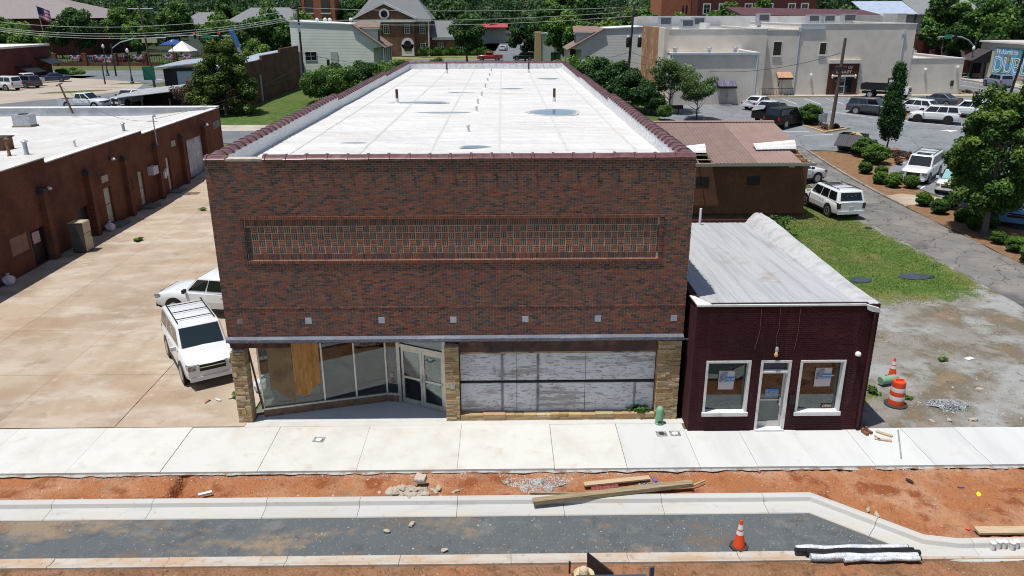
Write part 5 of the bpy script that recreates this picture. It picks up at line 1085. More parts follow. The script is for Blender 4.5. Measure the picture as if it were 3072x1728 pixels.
win(h1, -20.1, -18.5, 96.3, 6.15, 7.3, mull=1, bars=1, fr=m_white); d_ = B(-16.4, -15.4, 96.22, 96.29, 5.3, 7.35).build('door', LM('pale_door', (.44, .49, .45)), h1); B(-17.2, -15.0, 95.0, 96.2, 5.1, 5.28).build('stair_landing', m_wood, d_); MB().box(-16.8, -16.4, 95.1, 95.2, 5.28, 6.3).build('stair_rail', m_black, d_)
for k, x in enumerate((-18.6, -17.4, -16.7, -13.6)): MB().lathe((x, 99, 11.5), [(.2, 0), (.3, .3), (.1, .5)], 8).build('roof_vent', m_white, h1)
h2 = siding_house('siding_house', 'grey clapboard house with a brown shingled dormer right of the store', 28.6, 23.2, 18.3, 20.0, 92, 10.65, 10.4, 7.8, 9, m_sid2, True, True)
# old brick wall building with metal roof
ob = thing('old_brick_building', 'old dark brick building with a sloping metal roof beside the clapboard house', 'building', (-26, 83, 2.4))
m_ob = BM('old_dark_brick', (.19, .085, .055), (.14, .065, .045), (.12, .075, .055), 'y', stain=(.08, .045, .035)); m = MB()
for a, b, z in ((70.5, 78, 7.3), (78, 86.5, 7.75), (86.5, 96.2, 8.2)): m.box(-21.4, -21.05, a, b, 2.0, z)
m.build('long_wall', m_ob, ob); B(-26, -21.4, 72, 72.3, 2, 6.5).build('front_wall', m_ob, ob)
MB().extr([(-27, 72, 6.3), (-21.45, 72, 7.0), (-21.45, 96, 7.9), (-27, 96, 7.0)], (0, 0, .12)).build('metal_roof', LM('blue_metal_roof', (.30, .36, .45), [((.42, .44, .47), .8, .45, .65)], pos=True, rough=.4), ob)
B(-21.04, -20.95, 76, 76.5, 2.4, 5.6).build('bricked_patch', m_concb, ob); B(-21.04, -20.97, 80, 92, 4.0, 4.25).build('wall_beam', m_pole, ob)
# metal-roofed low building left of the ivy
lbm = thing('low_metal_building', 'low dark building with a pale metal roof behind the ivy', 'building', (-38, 99, 2.4)); MB().extr([(-43, 96, 5.0), (-33, 96, 6.0), (-31, 104, 6.6), (-41, 104, 5.7)], (0, 0, .15)).build('metal_roof', m_steel, lbm); B(-41.5, -32, 97, 103, 2.4, 4.95).build('wall', m_black, lbm); B(-39.5, -36.5, 96.9, 96.99, 2.6, 4.6).build('pale_panel', LM('pale_blue_panel', (.42, .47, .55)), lbm)
shd = thing('open_shed', 'open shed with a rusty grey metal roof behind the shop row', 'shed', (-32.5, 72, 2.3)); MB().extr([(-36.5, 69.5, 3.45), (-29.5, 69.5, 4.2), (-29.5, 74.5, 4.6), (-36.5, 74.5, 3.9)], (0, 0, .07)).build('roof', LM('rusty_roof', (.30, .31, .32), [((.24, .14, .09), 1.2, .56, .7), ((.4, .42, .43), .8, .5, .65)], pos=True, rough=.5), shd)
for x, y in ((-36.3, 69.7), (-33, 69.7), (-29.8, 69.7), (-36.3, 74.3), (-29.8, 74.3)): MB().box(x-.08, x+.08, y-.08, y+.08, 2.0, 3.5).build('post', m_pole, shd)
B(-36, -30, 74.3, 74.4, 2, 3.8).build('back_boards', m_dark, shd)
# colonial brick building
cl = thing('colonial_building', 'large brown brick colonial building with a white pediment and grey roof', 'building', (-15, 182, 2.4)); m_clb = BM('colonial_brick', (.20, .105, .068), (.17, .09, .06), (.15, .10, .075), 'x')
B(-26.6, -12.4, 175, 186, 2.4, 10.4).build('main_wall', m_clb, cl); B(-12.39, -8.9, 176, 186, 2.4, 10.4).build('side_bay', m_clb, cl); B(-8.89, 1.5, 178, 186, 2.4, 6.2).build('wing_wall', m_clb, cl)
B(-27, -12, 174.6, 175.4, 10.402, 11.0).build('cornice', m_white, cl); B(-11.99, -8.5, 175.6, 176.4, 10.402, 11.0).build('cornice', m_white, cl); B(-8.49, 1.8, 177.6, 178.4, 6.202, 6.8).build('wing_cornice', m_white, cl)
pd = MB().extr([(-26.8, 174.8, 11.0), (-12.2, 174.8, 11.0), (-19.5, 174.8, 14.5)], (0, .4, 0)).build('pediment', m_clb, cl)
for xa, xb in ((-27.2, -19.5), (-11.8, -19.5)): MB().extr([(xa, 174.5, 10.95), (xb, 174.5, 14.5), (xb, 174.5, 15.05), (xa, 174.5, 11.5)], (0, .8, 0)).build('raking_cornice', m_white, pd)
MB().lathe((-19.5, 174.7, 12.3), [(1.25, -.08), (1.25, .04)], 24, 0, 'Y').build('round_arch', m_white, pd); MB().lathe((-19.5, 174.58, 12.3), [(.8, -.03), (.8, .02)], 20, 0, 'Y').build('lunette', m_dglass, pd)
MB().add([(-27.3, 175, 11), (-8.2, 175.5, 11), (-8.2, 188, 11), (-27.3, 188, 11), (-22, 181, 17.5), (-13.5, 181, 17.5)], [(0, 1, 5, 4), (1, 2, 5), (2, 3, 4, 5), (3, 0, 4), (3, 2, 1, 0)]).build('hip_roof', m_shing, cl)
MB().add([(-19.5, 174.6, 15.0), (-27.3, 174.6, 11.3), (-27.3, 180, 11.3), (-19.5, 182, 15.0), (-11.7, 174.6, 11.3), (-11.7, 180, 11.3)], [(0, 1, 2, 3), (0, 3, 5, 4)]).build('gable_roof', m_shing, cl)
MB().add([(-8.9, 177.5, 6.8), (1.9, 177.5, 6.8), (-8.9, 182, 10.6), (1.2, 182, 10.6)], [(0, 1, 3, 2)]).build('wing_roof', m_shing, cl)
for x in (-24.2, -19.2, -14.2): win(cl, x-.6, x+.6, 175, 7.9, 9.9, mull=2, bars=3, fw=.1, shutters=m_black)
win(cl, -11.2, -10.0, 176, 7.9, 9.9, mull=2, bars=3, fw=.1, shutters=m_black); win(cl, -11.2, -10.0, 176, 3.4, 5.4, mull=2, bars=3, fw=.1, shutters=m_black)
for x in (-6.5, -1.8): win(cl, x-.6, x+.6, 178, 3.4, 5.4, mull=2, bars=3, fw=.1, shutters=m_black)
am = MB(); am.box(-15.7, -12.7, 174.75, 174.99, 2.6, 5.3); am.lathe((-14.2, 174.87, 5.3), [(1.5, -.12), (1.5, .119)], 24, 0, 'Y'); aw_ = am.build('arched_surround', m_white, cl); MB().lathe((-14.2, 174.7, 5.3), [(.9, -.04), (.9, .03)], 20, 0, 'Y').build('arch_window', m_dglass, aw_); B(-15.1, -13.3, 174.68, 174.74, 3.7, 5.29).build('arch_window', m_dglass, aw_)
MB().tube((-9.1, 175.9, 2.4), (-9.1, 175.9, 10.4), .16).build('downpipe', m_white, cl)
# church tower
ct = thing('brick_tower', 'orange brick church tower with arched windows behind the clapboard house', 'tower', (-38.5, 192, 2.4)); m_or = LM('orange_brick', (.36, .13, .07), [((.30, .10, .055), 1.2, .45, .65)], pos=True); B(-42.5, -34.5, 190, 198, 2.4, 19).build('shaft', m_or, ct)
for x, z0, z1, w in ((-36.6, 12.6, 17, 1.1), (-37.3, 9.6, 11.6, .45), (-35.9, 9.6, 11.6, .45), (-41, 12.6, 17, 1.1)):
    w_ = B(x-w, x+w, 189.9, 189.99, z0, z1).build('window', m_dglass, ct); B(x-w-.2, x+w+.2, 189.7, 190, z0-.35, z0-.02).build('sill', m_cream, w_)
for x in (-42.6, -34.9): B(x, x+.7, 189.6, 189.99, 2.4, 19).build('buttress', m_or, ct)
# small cream restaurant with a blue sign
rs = thing('small_restaurant', 'small grey rendered building with a blue wall sign beyond the store roof', 'building', (18.5, 146, 2.4)); B(16.6, 24, 142, 150, 2.4, 8.4).build('wall', LM('render_grey', (.44, .45, .43), [((.38, .39, .38), .7, .45, .6)], pos=True), rs); B(15.4, 16.59, 141.8, 150, 2.4, 8.8).build('corner_pier', LM('tan_pier', (.45, .30, .17)), rs); B(16.5, 24.2, 141.8, 150, 8.41, 8.6).build('parapet_cap', m_steel, rs)
B(18.6, 20.5, 141.9, 141.99, 2.6, 4.9).build('window', m_dglass, rs); text("Domino's", 1.0, LM('sign_blue', (.02, .10, .38)), rs, (20.6, 141.9, 5.7), ext=.02, align='LEFT')
lg = MB(); lg.obox((19.6, 141.9, 6.1), (.6, .05, 1.1), 0, 0, .75); lg.build('sign_tile', LM('sign_red', (.45, .03, .07)), rs)
# distant right: red brick hall, orange hall, grey sheds, dark brick corner store
rb_ = thing('red_brick_hall', 'dark red brick hall with white windows behind the bank', 'building', (58, 141, 2.4)); m_rb = LM('oxblood_brick', (.12, .035, .03), [((.09, .028, .025), 1.5, .45, .65)], pos=True); B(46.2, 69, 135, 150, 2.4, 16).build('wall', m_rb, rb_)
for x in (48, 51, 56, 60, 64.3, 66.8): win(rb_, x-.55, x+.55, 135, 12.3, 13.9, mull=1, bars=1, fw=.2)
oh = thing('orange_brick_hall', 'orange brick hall with narrow windows above the bank roof', 'building', (43, 146, 2.4)); B(40.2, 46.1, 140, 152, 2.4, 16).build('wall', m_or, oh)
for x in (44.5, 45.2): B(x-.16, x+.16, 139.95, 139.99, 12.4, 13.8).build('window', m_dglass, oh)
gs = thing('grey_metal_building', 'long grey metal building with stepped eaves beyond the street', 'building', (82, 135, 2.4)); B(77, 98, 131, 140, 2.4, 11.9).build('wall', m_wroof, gs); MB().extr([(76.5, 129.8, 12.0), (86.3, 129.8, 12.0), (86.3, 137, 14.3), (76.5, 137, 14.3)], (0, 0, .1)).build('metal_roof', LM('pale_blue_metal', (.36, .42, .52), [((.30, .36, .46), 1.2, .5, .6)], pos=True, rough=.45), gs); MB().extr([(86.31, 129.8, 12.0), (99, 129.8, 12.0), (99, 137, 14.5), (86.31, 137, 14.5)], (0, 0, .1)).build('metal_roof', LM('weathered_metal', (.22, .235, .23), [((.17, .18, .18), 3, .5, .56, (5, .2, .2))], pos=True, rough=.5), gs)
for x in (79, 82.5, 86, 89.5): B(x-.15, x+.15, 129.9, 130.2, 2.4, 12).build('post', m_pole, gs)
db = thing('dark_brick_store', 'dark brick corner store with an arched doorway across the street', 'building', (88, 121, 2.4)); B(74, 99, 116, 124, 2.4, 9.0).build('wall', m_rb, db); B(74, 78, 115.7, 115.99, 6.4, 9.2).build('grey_wall', m_shing, db); B(74, 79.5, 114.8, 115.9, 5.6, 6.3).build('shop_canopy', m_cream, db)
am = MB(); am.box(84.6, 88.4, 115.8, 115.99, 2.5, 5.2); am.lathe((86.5, 115.9, 5.2), [(1.9, -.1), (1.9, .09)], 20, 0, 'Y'); aw_ = am.build('arched_surround', m_concb, db); B(85.2, 87.8, 115.7, 115.79, 2.5, 5.2).build('doorway', m_black, aw_); MB().lathe((86.5, 115.74, 5.2), [(1.3, -.04), (1.3, .04)], 20, 0, 'Y').build('doorway', m_black, aw_)
tag(B(82.0, 82.9, 115.5, 115.6, 5.2, 6.4).build('shop_sign', LM('red_sign', (.45, .05, .05), [((.7, .6, .6), 5, .52, .56)])), 'small red and white sign on the dark brick corner store', 'sign')
# far left: low red brick building, school
rl_ = thing('low_red_building', 'low red brick building with white roof edge and black awnings at the far left', 'building', (-78, 108, 2.4)); m_rl = BM('low_red_brick', (.15, .04, .036), (.125, .034, .031), (.10, .045, .04), 'y'); B(-100, -68.3, 92, 116, 2.4, 7.6).build('wall', m_rl, rl_); B(-100.2, -68.1, 91.8, 116.2, 7.602, 7.9).build('parapet_cap', m_cream, rl_)
for y, z in ((113.5, 4.9), (107.5, 3.9)): MB().extr([(-68.28, y-2.2, z+.9), (-68.28, y+2.2, z+.9), (-65.8, y+2.2, z-.1), (-65.8, y-2.2, z-.1)], (0, 0, .08)).build('awning', m_black, rl_)
B(-68.29, -68.2, 111.5, 113.5, 2.5, 4.6).build('shop_window', m_dglass, rl_)
sc = thing('school_building', 'large brick building with a broad brown-grey hipped roof at the far left', 'building', (-120, 205, 2.4)); B(-150, -99, 192, 220, 2.4, 11.3).build('wall', m_rl, sc); MB().add([(-152, 190, 11.3), (-96.5, 190, 11.5), (-96.5, 222, 11.5), (-152, 222, 11.3), (-142, 205, 17), (-114, 205, 17)], [(0, 1, 5, 4), (1, 2, 5), (2, 3, 4, 5), (3, 0, 4), (3, 2, 1, 0)]).build('hip_roof', LM('taupe_shingle', (.235, .205, .20), [((.20, .175, .17), 2, .45, .65)], pos=True), sc)
for x in (-146, -138, -130, -122, -114, -106): B(x-1, x+1, 191.9, 191.99, 6, 9).build('window', m_dglass, sc)
h3 = thing('grey_roof_house', 'pale house with a grey shingled roof beyond the traffic lights', 'house', (-46, 170, 2.4)); B(-52, -38, 166, 176, 2.4, 10).build('wall', LM('pale_wall', (.42, .41, .40)), h3); MB().add([(-54.5, 164.5, 10.6), (-37, 164.5, 10.6), (-37, 178, 10.6), (-54.5, 178, 10.6), (-50, 171, 13.8), (-41, 171, 13.8)], [(0, 1, 5, 4), (1, 2, 5), (2, 3, 4, 5), (3, 0, 4), (3, 2, 1, 0)]).build('hip_roof', m_shing, h3)
for x in (-50.3, -46): B(x-.5, x+.5, 165.9, 165.99, 6.5, 8.6).build('window', m_dglass, h3)
h4 = thing('grey_roof_house', 'small house roof showing among the park trees', 'house', (-70, 200, 2.4)); B(-75, -66, 196, 204, 2.4, 10).build('wall', m_cream, h4); MB().add([(-77, 194, 9.8), (-64, 194, 9.8), (-64, 206, 9.8), (-77, 206, 9.8), (-73, 200, 12.8), (-68, 200, 12.8)], [(0, 1, 5, 4), (1, 2, 5), (2, 3, 4, 5), (3, 0, 4), (3, 2, 1, 0)]).build('hip_roof', m_shing, h4)
rbn = thing('red_roof_store', 'distant store with a red fascia at the end of the street', 'building', (5, 262, 2.4)); B(-4, 10, 255, 268, 2.4, 7.5).build('wall', m_concb, rbn); MB().extr([(-4.5, 253, 7.4), (10.5, 253, 7.4), (10.5, 257, 8.4), (-4.5, 257, 8.4)], (0, 0, .3)).build('red_fascia', LM('red_fascia', (.35, .06, .07)), rbn)
# ================================================================ VEGETATION
m_leaf = leaf_mat('leaves_mid', (.022, .055, .012), (.07, .155, .028), (.17, .27, .045))
m_leaf_d = leaf_mat('leaves_dark', (.014, .038, .012), (.032, .085, .022), (.075, .15, .034))
m_leaf_y = leaf_mat('leaves_bright', (.03, .06, .012), (.09, .16, .025), (.22, .26, .04))
m_leaf_far = leaf_mat('leaves_far', (.014, .036, .015), (.038, .085, .028), (.08, .145, .042))
m_leaf_b = leaf_mat('leaves_dead', (.06, .035, .025), (.13, .075, .05), (.2, .13, .09))
m_bark = LM('bark', (.10, .08, .065), [((.06, .05, .04), 4, .45, .65, (4, 4, .5))], bump=.5, bsc=14)
def leaf_mesh(name, C, N, size, rng, mat, tint, asp=.62):
    n = len(C); size = np.broadcast_to(size, (n,)).astype(float)*rng.uniform(.7, 1.3, n)
    nr = N+rng.normal(0, .75, (n, 3)); nr /= np.linalg.norm(nr, axis=1)[:, None]+1e-9
    a = rng.normal(0, 1, (n, 3)); u = np.cross(nr, a); u /= np.linalg.norm(u, axis=1)[:, None]+1e-9; v = np.cross(nr, u)
    s = size[:, None]/2
    V = np.stack([C-u*s, C-v*s*asp+u*s*.1, C+u*s, C+v*s*asp+u*s*.1], 1).reshape(-1, 3)
    me = bpy.data.meshes.new(name); me.vertices.add(4*n); me.loops.add(4*n); me.polygons.add(n)
    me.vertices.foreach_set('co', V.astype(np.float32).ravel()); me.loops.foreach_set('vertex_index', np.arange(4*n, dtype=np.int32)); me.polygons.foreach_set('loop_start', np.arange(0, 4*n, 4, dtype=np.int32))
    at = me.attributes.new('tint', 'FLOAT', 'FACE'); at.data.foreach_set('value', np.clip(tint, 0, 1).astype(np.float32))
    me.materials.append(mat); me.update(calc_edges=True); return me
def blobs_pts(blobs, n, rng, shell=.55):
    B_ = np.array(blobs, float); vol = (B_[:, 3]*B_[:, 4]*B_[:, 5])**.67; k = rng.choice(len(B_), n, p=vol/vol.sum())
    d = rng.normal(0, 1, (n, 3)); d /= np.linalg.norm(d, axis=1)[:, None]
    r = (shell+(1-shell)*rng.random(n))**1
    C = B_[k, :3]+d*B_[k, 3:6]*r[:, None]
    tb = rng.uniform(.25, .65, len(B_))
    return C, d, np.clip(tb[k]+.25*d[:, 2]+rng.normal(0, .10, n), 0, 1)  # leaf colour gets lighter toward each blob's top, painting in sunlight
def crown(name, rx, ry, rz, zc, nb, n, size, seed, mat, shape='round', br=.34, shell=.5):
    rng = np.random.default_rng(seed); bl = []
    for i in range(nb):
        d = rng.normal(0, 1, 3); d /= np.linalg.norm(d); q = rng.uniform(.45, .88)
        x, y, z = d*q
        if shape == 'cone': t = rng.uniform(-.95, .95); w = (1-t)/2*1.25+.12; a = rng.uniform(0, 6.28); w = min(w, .9)*(1 if t > -.75 else .7); x, y, z = math.cos(a)*w*.65, math.sin(a)*w*.65, t
        if shape == 'low' and z < -.25: z *= .35
        if shape == 'ball': q = rng.uniform(.66, .80); x, y, z = d*q; z = max(z, -.62)
        k = br*rng.uniform(.7, 1.25)
        bl.append((x*rx, y*ry, zc+z*rz, k*rx*(1 if shape != 'cone' else .75), k*ry*(1 if shape != 'cone' else .75), k*min(rz, (rx+ry)/2)*.85))
    C, N, t = blobs_pts(bl, n, rng, shell)
    hn = (C[:, 2]-zc)/rz; t = np.clip(t+.12*hn, 0, 1)  # upper crown leaves coloured lighter still, as a painted sunlit top
    return leaf_mesh(name, C, N*.9+np.array([0, 0, .5]), size, rng, mat, t)
def trunk_mesh(name, h, r, spread, nb, seed, mat=m_bark):
    rg = random.Random(seed); m = MB(); p = Vector((0, 0, -.15)); pts = [p]; rad = [r*1.3]
    for i in range(4): p = Vector((rg.uniform(-.06, .06)*h*.3, rg.uniform(-.06, .06)*h*.3, h*(i+1)/4)); pts.append(p); rad.append(r*(1-.14*(i+1)))
    m.path(pts, rad, 8)
    for k in range(nb):
        a = 6.28*k/nb+rg.uniform(-.4, .4); b = pts[rg.choice((2, 3, 4))]; e = b+Vector((math.cos(a)*spread, math.sin(a)*spread, spread*rg.uniform(.6, 1.3))); mdl = b.lerp(e, .5)+Vector((0, 0, -.08*spread))
        m.path([b, mdl, e], [r*.5, r*.34, r*.12], 6)
    return m.mesh(name, mat, smooth=60)
TREE = {}
def def_tree(key, cm_, tm_): TREE[key] = (cm_, tm_)
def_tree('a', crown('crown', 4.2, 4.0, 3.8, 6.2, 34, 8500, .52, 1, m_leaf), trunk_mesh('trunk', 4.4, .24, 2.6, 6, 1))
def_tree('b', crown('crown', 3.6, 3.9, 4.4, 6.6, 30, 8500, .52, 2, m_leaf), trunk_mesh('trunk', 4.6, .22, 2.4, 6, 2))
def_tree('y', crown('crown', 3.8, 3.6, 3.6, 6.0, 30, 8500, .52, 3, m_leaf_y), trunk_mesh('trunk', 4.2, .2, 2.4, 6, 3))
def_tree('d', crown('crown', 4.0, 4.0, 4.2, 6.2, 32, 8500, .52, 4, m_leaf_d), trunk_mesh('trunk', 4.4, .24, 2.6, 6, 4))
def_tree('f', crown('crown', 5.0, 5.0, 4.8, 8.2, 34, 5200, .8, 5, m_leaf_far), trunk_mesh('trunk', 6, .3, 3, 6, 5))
def tree(key, lab, x, y, sc, rz=0., nm='tree', group=None, z=None, cat='tree'):
    z = T(y) if z is None else z
    t_ = thing(nm, lab, cat, (x, y, z), rz, group, sc); c, k = TREE[key]; newobj('trunk', k, t_); newobj('crown', c, t_); return t_
# the big shade tree by the parking bay, right
nt_c = []
rng = np.random.default_rng(77); bl = []
for i in range(95):
    t = rng.random()**.85; z = 1.7+6.4*t; w = 2.5*math.sin(math.pi*min(1, .10+.92*t))**.6*(1.0 if t < .65 else .95); a = rng.uniform(0, 6.28); q = rng.uniform(.35, 1)**.6
    bl.append((math.cos(a)*w*q, math.sin(a)*w*q, z, rng.uniform(.45, .8), rng.uniform(.45, .8), rng.uniform(.32, .6)))
for zx in ((-1.2, .2, 8.3), (.5, -.3, 8.6), (1.5, .4, 8.2), (-.4, .5, 8.0)): bl.append((*zx, .35, .35, .75))
C, N, t = blobs_pts(bl, 36000, rng, .3)
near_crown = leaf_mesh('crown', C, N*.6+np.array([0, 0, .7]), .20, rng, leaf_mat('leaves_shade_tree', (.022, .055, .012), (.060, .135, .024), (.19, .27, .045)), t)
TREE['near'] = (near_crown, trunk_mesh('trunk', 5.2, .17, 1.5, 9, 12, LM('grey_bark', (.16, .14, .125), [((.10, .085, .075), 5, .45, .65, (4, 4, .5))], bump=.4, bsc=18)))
tree('near', 'large leafy shade tree in the mulch bed at the right edge', 37.95, 22.2, 1.0, nm='shade_tree')
tree('near', 'leafy tree rising behind the parked cars at the right edge', 41.0, 27.5, (1.05, 1.05, .9), 2.1, nm='shade_tree')
TREE['pencil'] = (crown('crown', 1.25, 1.25, 3.2, 4.6, 150, 19000, .17, 21, m_leaf_d, 'cone', .46, .25), trunk_mesh('trunk', 3.0, .09, .4, 4, 21))
tree('pencil', 'slender dark conical tree beside the dumpster', 43.2, 46.4, 1.0, nm='conical_tree')
TREE['crape'] = (crown('crown', 2.3, 2.3, 1.75, 3.5, 30, 9000, .18, 31, leaf_mat('leaves_crape', (.03, .06, .02), (.075, .135, .03), (.30, .36, .20)), 'round', .36), trunk_mesh('trunk', 2.2, .09, 1.1, 8, 31))
tree('crape', 'flowering crape myrtle nearer the metal roof building', 29.6, 61.6, (.95, .95, .95), .4, nm='crape_myrtle'); tree('crape', 'flowering crape myrtle against the bank flank', 27.6, 66.3, (1.15, 1.1, 1.15), 2, nm='crape_myrtle')
# ivy-covered tree mass
rng = np.random.default_rng(5); bl = []
for i in range(80):
    t = rng.random()**1.1; z = .4+7.9*t; w = 3.6*(1-.72*t**1.4)*(1 if t > .1 else .9); a = rng.uniform(0, 6.28); q = rng.uniform(.5, 1)
    bl.append((math.cos(a)*w*q*1.05, math.sin(a)*w*q*.8, z, rng.uniform(.6, 1.1), rng.uniform(.6, 1.1), rng.uniform(.55, 1.0)))
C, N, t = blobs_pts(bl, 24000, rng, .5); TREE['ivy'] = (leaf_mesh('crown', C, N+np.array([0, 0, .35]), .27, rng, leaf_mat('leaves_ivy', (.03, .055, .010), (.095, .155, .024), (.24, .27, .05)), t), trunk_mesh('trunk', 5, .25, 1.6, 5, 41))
tree('ivy', 'tall vine-covered tree behind the shop row', -22.2, 66.5, (1.05, 1.05, .93), nm='vine_covered_tree')
TREE['dead'] = (crown('crown', 1.6, 1.2, 1.5, 1.7, 14, 1600, .22, 44, m_leaf_b), trunk_mesh('trunk', 1.6, .06, .7, 6, 44)); tree('dead', 'withered brown vine clump beside the open shed', -27.6, 67.8, (1, 1, 1.1), nm='withered_vine', cat='vine'); tree('dead', 'rust-brown dead creeper on the left side of the vine tree', -25.6, 66.8, (.7, .7, 1.5), 1, nm='withered_vine', cat='vine')
# hedges either side of the store rear
HED = [(crown('foliage', 2.2, 2.0, 2.2, 2.1, 26, 9000, .25, 51, m_leaf, 'low', .4), None), (crown('foliage', 2.0, 2.2, 2.2, 2.1, 26, 9000, .25, 52, m_leaf_d, 'low', .4), None)]
def bush(k, lab, x, y, sc, nm='hedge_shrub', group=None, rz=0., cat='shrub', z=None):
    t_ = thing(nm, lab, cat, (x, y, T(y) if z is None else z), rz, group, sc); newobj('foliage', HED[k][0], t_); hs = (.9, .9, .3, .5, .12, .04, .3)[k]; m = MB().tube((0, 0, -.05), (0, 0, hs), .09*hs, .05*hs, 6); newobj('stem', m.mesh('stem', m_bark), t_); return t_
for i, (x, y, s) in enumerate(((-13.2, 72.8, 1.0), (-11.4, 75, 1.08), (-9.2, 76, 1.05), (-7.2, 77.5, 1.05), (-5, 78.5, 1.0), (-3, 80.5, .95), (-13.6, 75.6, 1.05), (-1.2, 82, 1.0), (-4.5, 83.5, 1.1), (-.2, 87, 1.05), (-10.2, 73.2, 1.12), (-8.2, 74.6, 1.15), (-6, 75.8, 1.15), (-3.8, 77, 1.12), (-1.6, 78.4, 1.1))):
    bush(i % 2 if i != 0 else 0, 'dense green hedge shrub left of the store, '+['first', 'second', 'third', 'fourth', 'fifth', 'sixth', 'back', 'seventh', 'back right', 'last', 'front row second', 'front row third', 'front row fourth', 'front row fifth', 'front row sixth'][i]+' from the near end', x, y, s, group='hedge left of the store', rz=i*1.3)
for i, (x, y, s, k) in enumerate(((16.6, 73, 1.35, 0), (18.6, 72, 1.35, 0), (20.4, 70.2, 1.3, 1), (22, 68.6, 1.25, 1), (23.4, 67, 1.1, 1), (24.7, 65.6, .88, 1), (25.7, 64.4, .6, 1), (19.4, 75, 1.15, 0), (22.8, 72, .95, 1))):
    bush(k, 'dark evergreen hedge shrub right of the store, '+['farthest', 'second farthest', 'third', 'fourth', 'fifth', 'sixth', 'nearest small', 'back left', 'back right'][i]+' of the row', x, y, s, group='hedge right of the store', rz=i*1.7)
bush(0, 'low bush under the rusty beam near the crape myrtles', 26.2, 61.6, .42)
# clipped shrubs along the drive bed
HED.append((crown('foliage', .60, .60, .52, .54, 60, 8000, .095, 61, leaf_mat('leaves_boxwood', (.018, .048, .010), (.065, .145, .022), (.15, .25, .04)), 'ball', .30, .7), None)); HED.append((crown('foliage', 1.25, 1.2, 1.0, 1.0, 90, 17000, .12, 62, bpy.data.materials['leaves_boxwood'], 'ball', .26, .7), None))
sh = [(38.33, 39.65, .95), (39.2, 38.7, .85), (38.0, 36.3, .95), (38.5, 35.2, 1.0), (39.2, 36.3, .9), (39.75, 34.9, 1.0), (37.98, 29.5, .95), (37.9, 27.3, 1.0), (39.3, 28.6, .95), (38.2, 25.2, .85), (39.3, 25.6, .8), (37.9, 23.2, .8), (39.2, 23.6, .75), (37.6, 20.2, .8), (37.55, 18.6, .9), (39.0, 19.4, .8), (37.25, 16.6, 1.2)]
for i, (x, y, s) in enumerate(sh): bush(2, 'clipped green shrub in the mulch bed, number %s counted from the dumpster end' % ['one', 'two', 'three', 'four', 'five', 'six', 'seven', 'eight', 'nine', 'ten', 'eleven', 'twelve', 'thirteen', 'fourteen', 'fifteen', 'sixteen', 'seventeen'][i], x, y, s, 'clipped_shrub', 'clipped shrubs in the mulch bed', i*.9)
bush(3, 'large round clipped shrub behind the other beside the dumpster', 40.9, 45.6, (.95, .95, .85), 'clipped_shrub'); bush(3, 'large round clipped shrub in front of the other beside the dumpster', 40.7, 43.2, (1, 1, .85), 'clipped_shrub', rz=2.)
bush(3, 'big rounded shrub on the parking island beside the utility pole', 40.9, 59.0, (1.15, 1.15, 1.1), 'clipped_shrub', rz=1.)
HED.append((crown('foliage', .5, .5, .3, .3, 12, 900, .14, 63, m_leaf_b, 'low', .45), None)); 
for i, (x, y, lb) in enumerate(((42.7, 56.6, 'brown low plant at the foot of the utility pole'), (41.6, 56.5, 'brown low plant beside the grey utility box'), (43.5, 45.0, 'brown ornamental grass clump left of the white wagon'), (44.3, 44.7, 'brown ornamental grass clump behind the white wagon'), (42.4, 42.8, 'small dry grass clump in the mulch bed'), (69.4, 80.5, 'brown low plant at the right corner of the bank'))): bush(4, lb, x, y, 1.0, 'ornamental_grass', cat='plant', rz=i)
HED.append((crown('foliage', .35, .35, .16, .12, 8, 420, .10, 64, m_leaf, 'low', .5), None))
for i, (x, y, s, lb) in enumerate(((-.55, 1.95, .9, 'weed tuft on the alley side of the left stone pier'), (.35, 1.9, .7, 'weed tuft behind the left stone pier'), (13.3, .18, .9, 'grass tuft growing on the stone ledge by the green bollard'), (-2.0, 4.2, .6, 'weed in an alley joint near the white wagon'), (22.0, 1.75, .8, 'weed patch beside the maroon shop'), (22.95, 1.3, .6, 'weed patch behind the orange barrel'), (25.9, 4.4, .6, 'weed tuft on the gravel lot near the paper scrap'), (-13.0, 22.0, .9, 'weed tuft in the alley near the fridge'), (-11.9, 29.5, .8, 'weed tuft in the alley near the second green door'))): bush(5, lb, x, y, s, 'weed_tuft', cat='weed', rz=i, z=T(y)+(.2 if i == 2 else 0))
# sumac-like sapling behind the maroon shop
sm_ = thing('sapling', 'young feathery-leaved sapling on the lawn behind the maroon shop', 'tree', (24.6, 19.2, 0)); m = MB().path([(0, 0, -.1), (.1, 0, .9), (.0, .1, 1.8)], [.05, .035, .015], 6); newobj('trunk', m.mesh('trunk', m_bark), sm_)
rng = np.random.default_rng(8); Cs = []
for k in range(34):
    a = rng.uniform(0, 6.28); el = rng.uniform(-.1, 1.1); b = np.array([.05, .05, rng.uniform(.5, 1.8)]); L = rng.uniform(.7, 1.25)
    for j in range(26):
        s_ = (j//2+1)/13; p = b+np.array([math.cos(a)*math.cos(el), math.sin(a)*math.cos(el), math.sin(el)])*L*s_-np.array([0, 0, .5*s_*s_]); sd = (1 if j % 2 else -1)*.13*(1-.5*s_); p = p+np.array([-math.sin(a), math.cos(a), -.3])*sd; Cs.append(p)
Cs = np.array(Cs); newobj('crown', leaf_mesh('crown', Cs, np.tile([0, 0, 1.5], (len(Cs), 1)), .20, rng, m_leaf, rng.uniform(.3, .7, len(Cs)), .3), sm_)
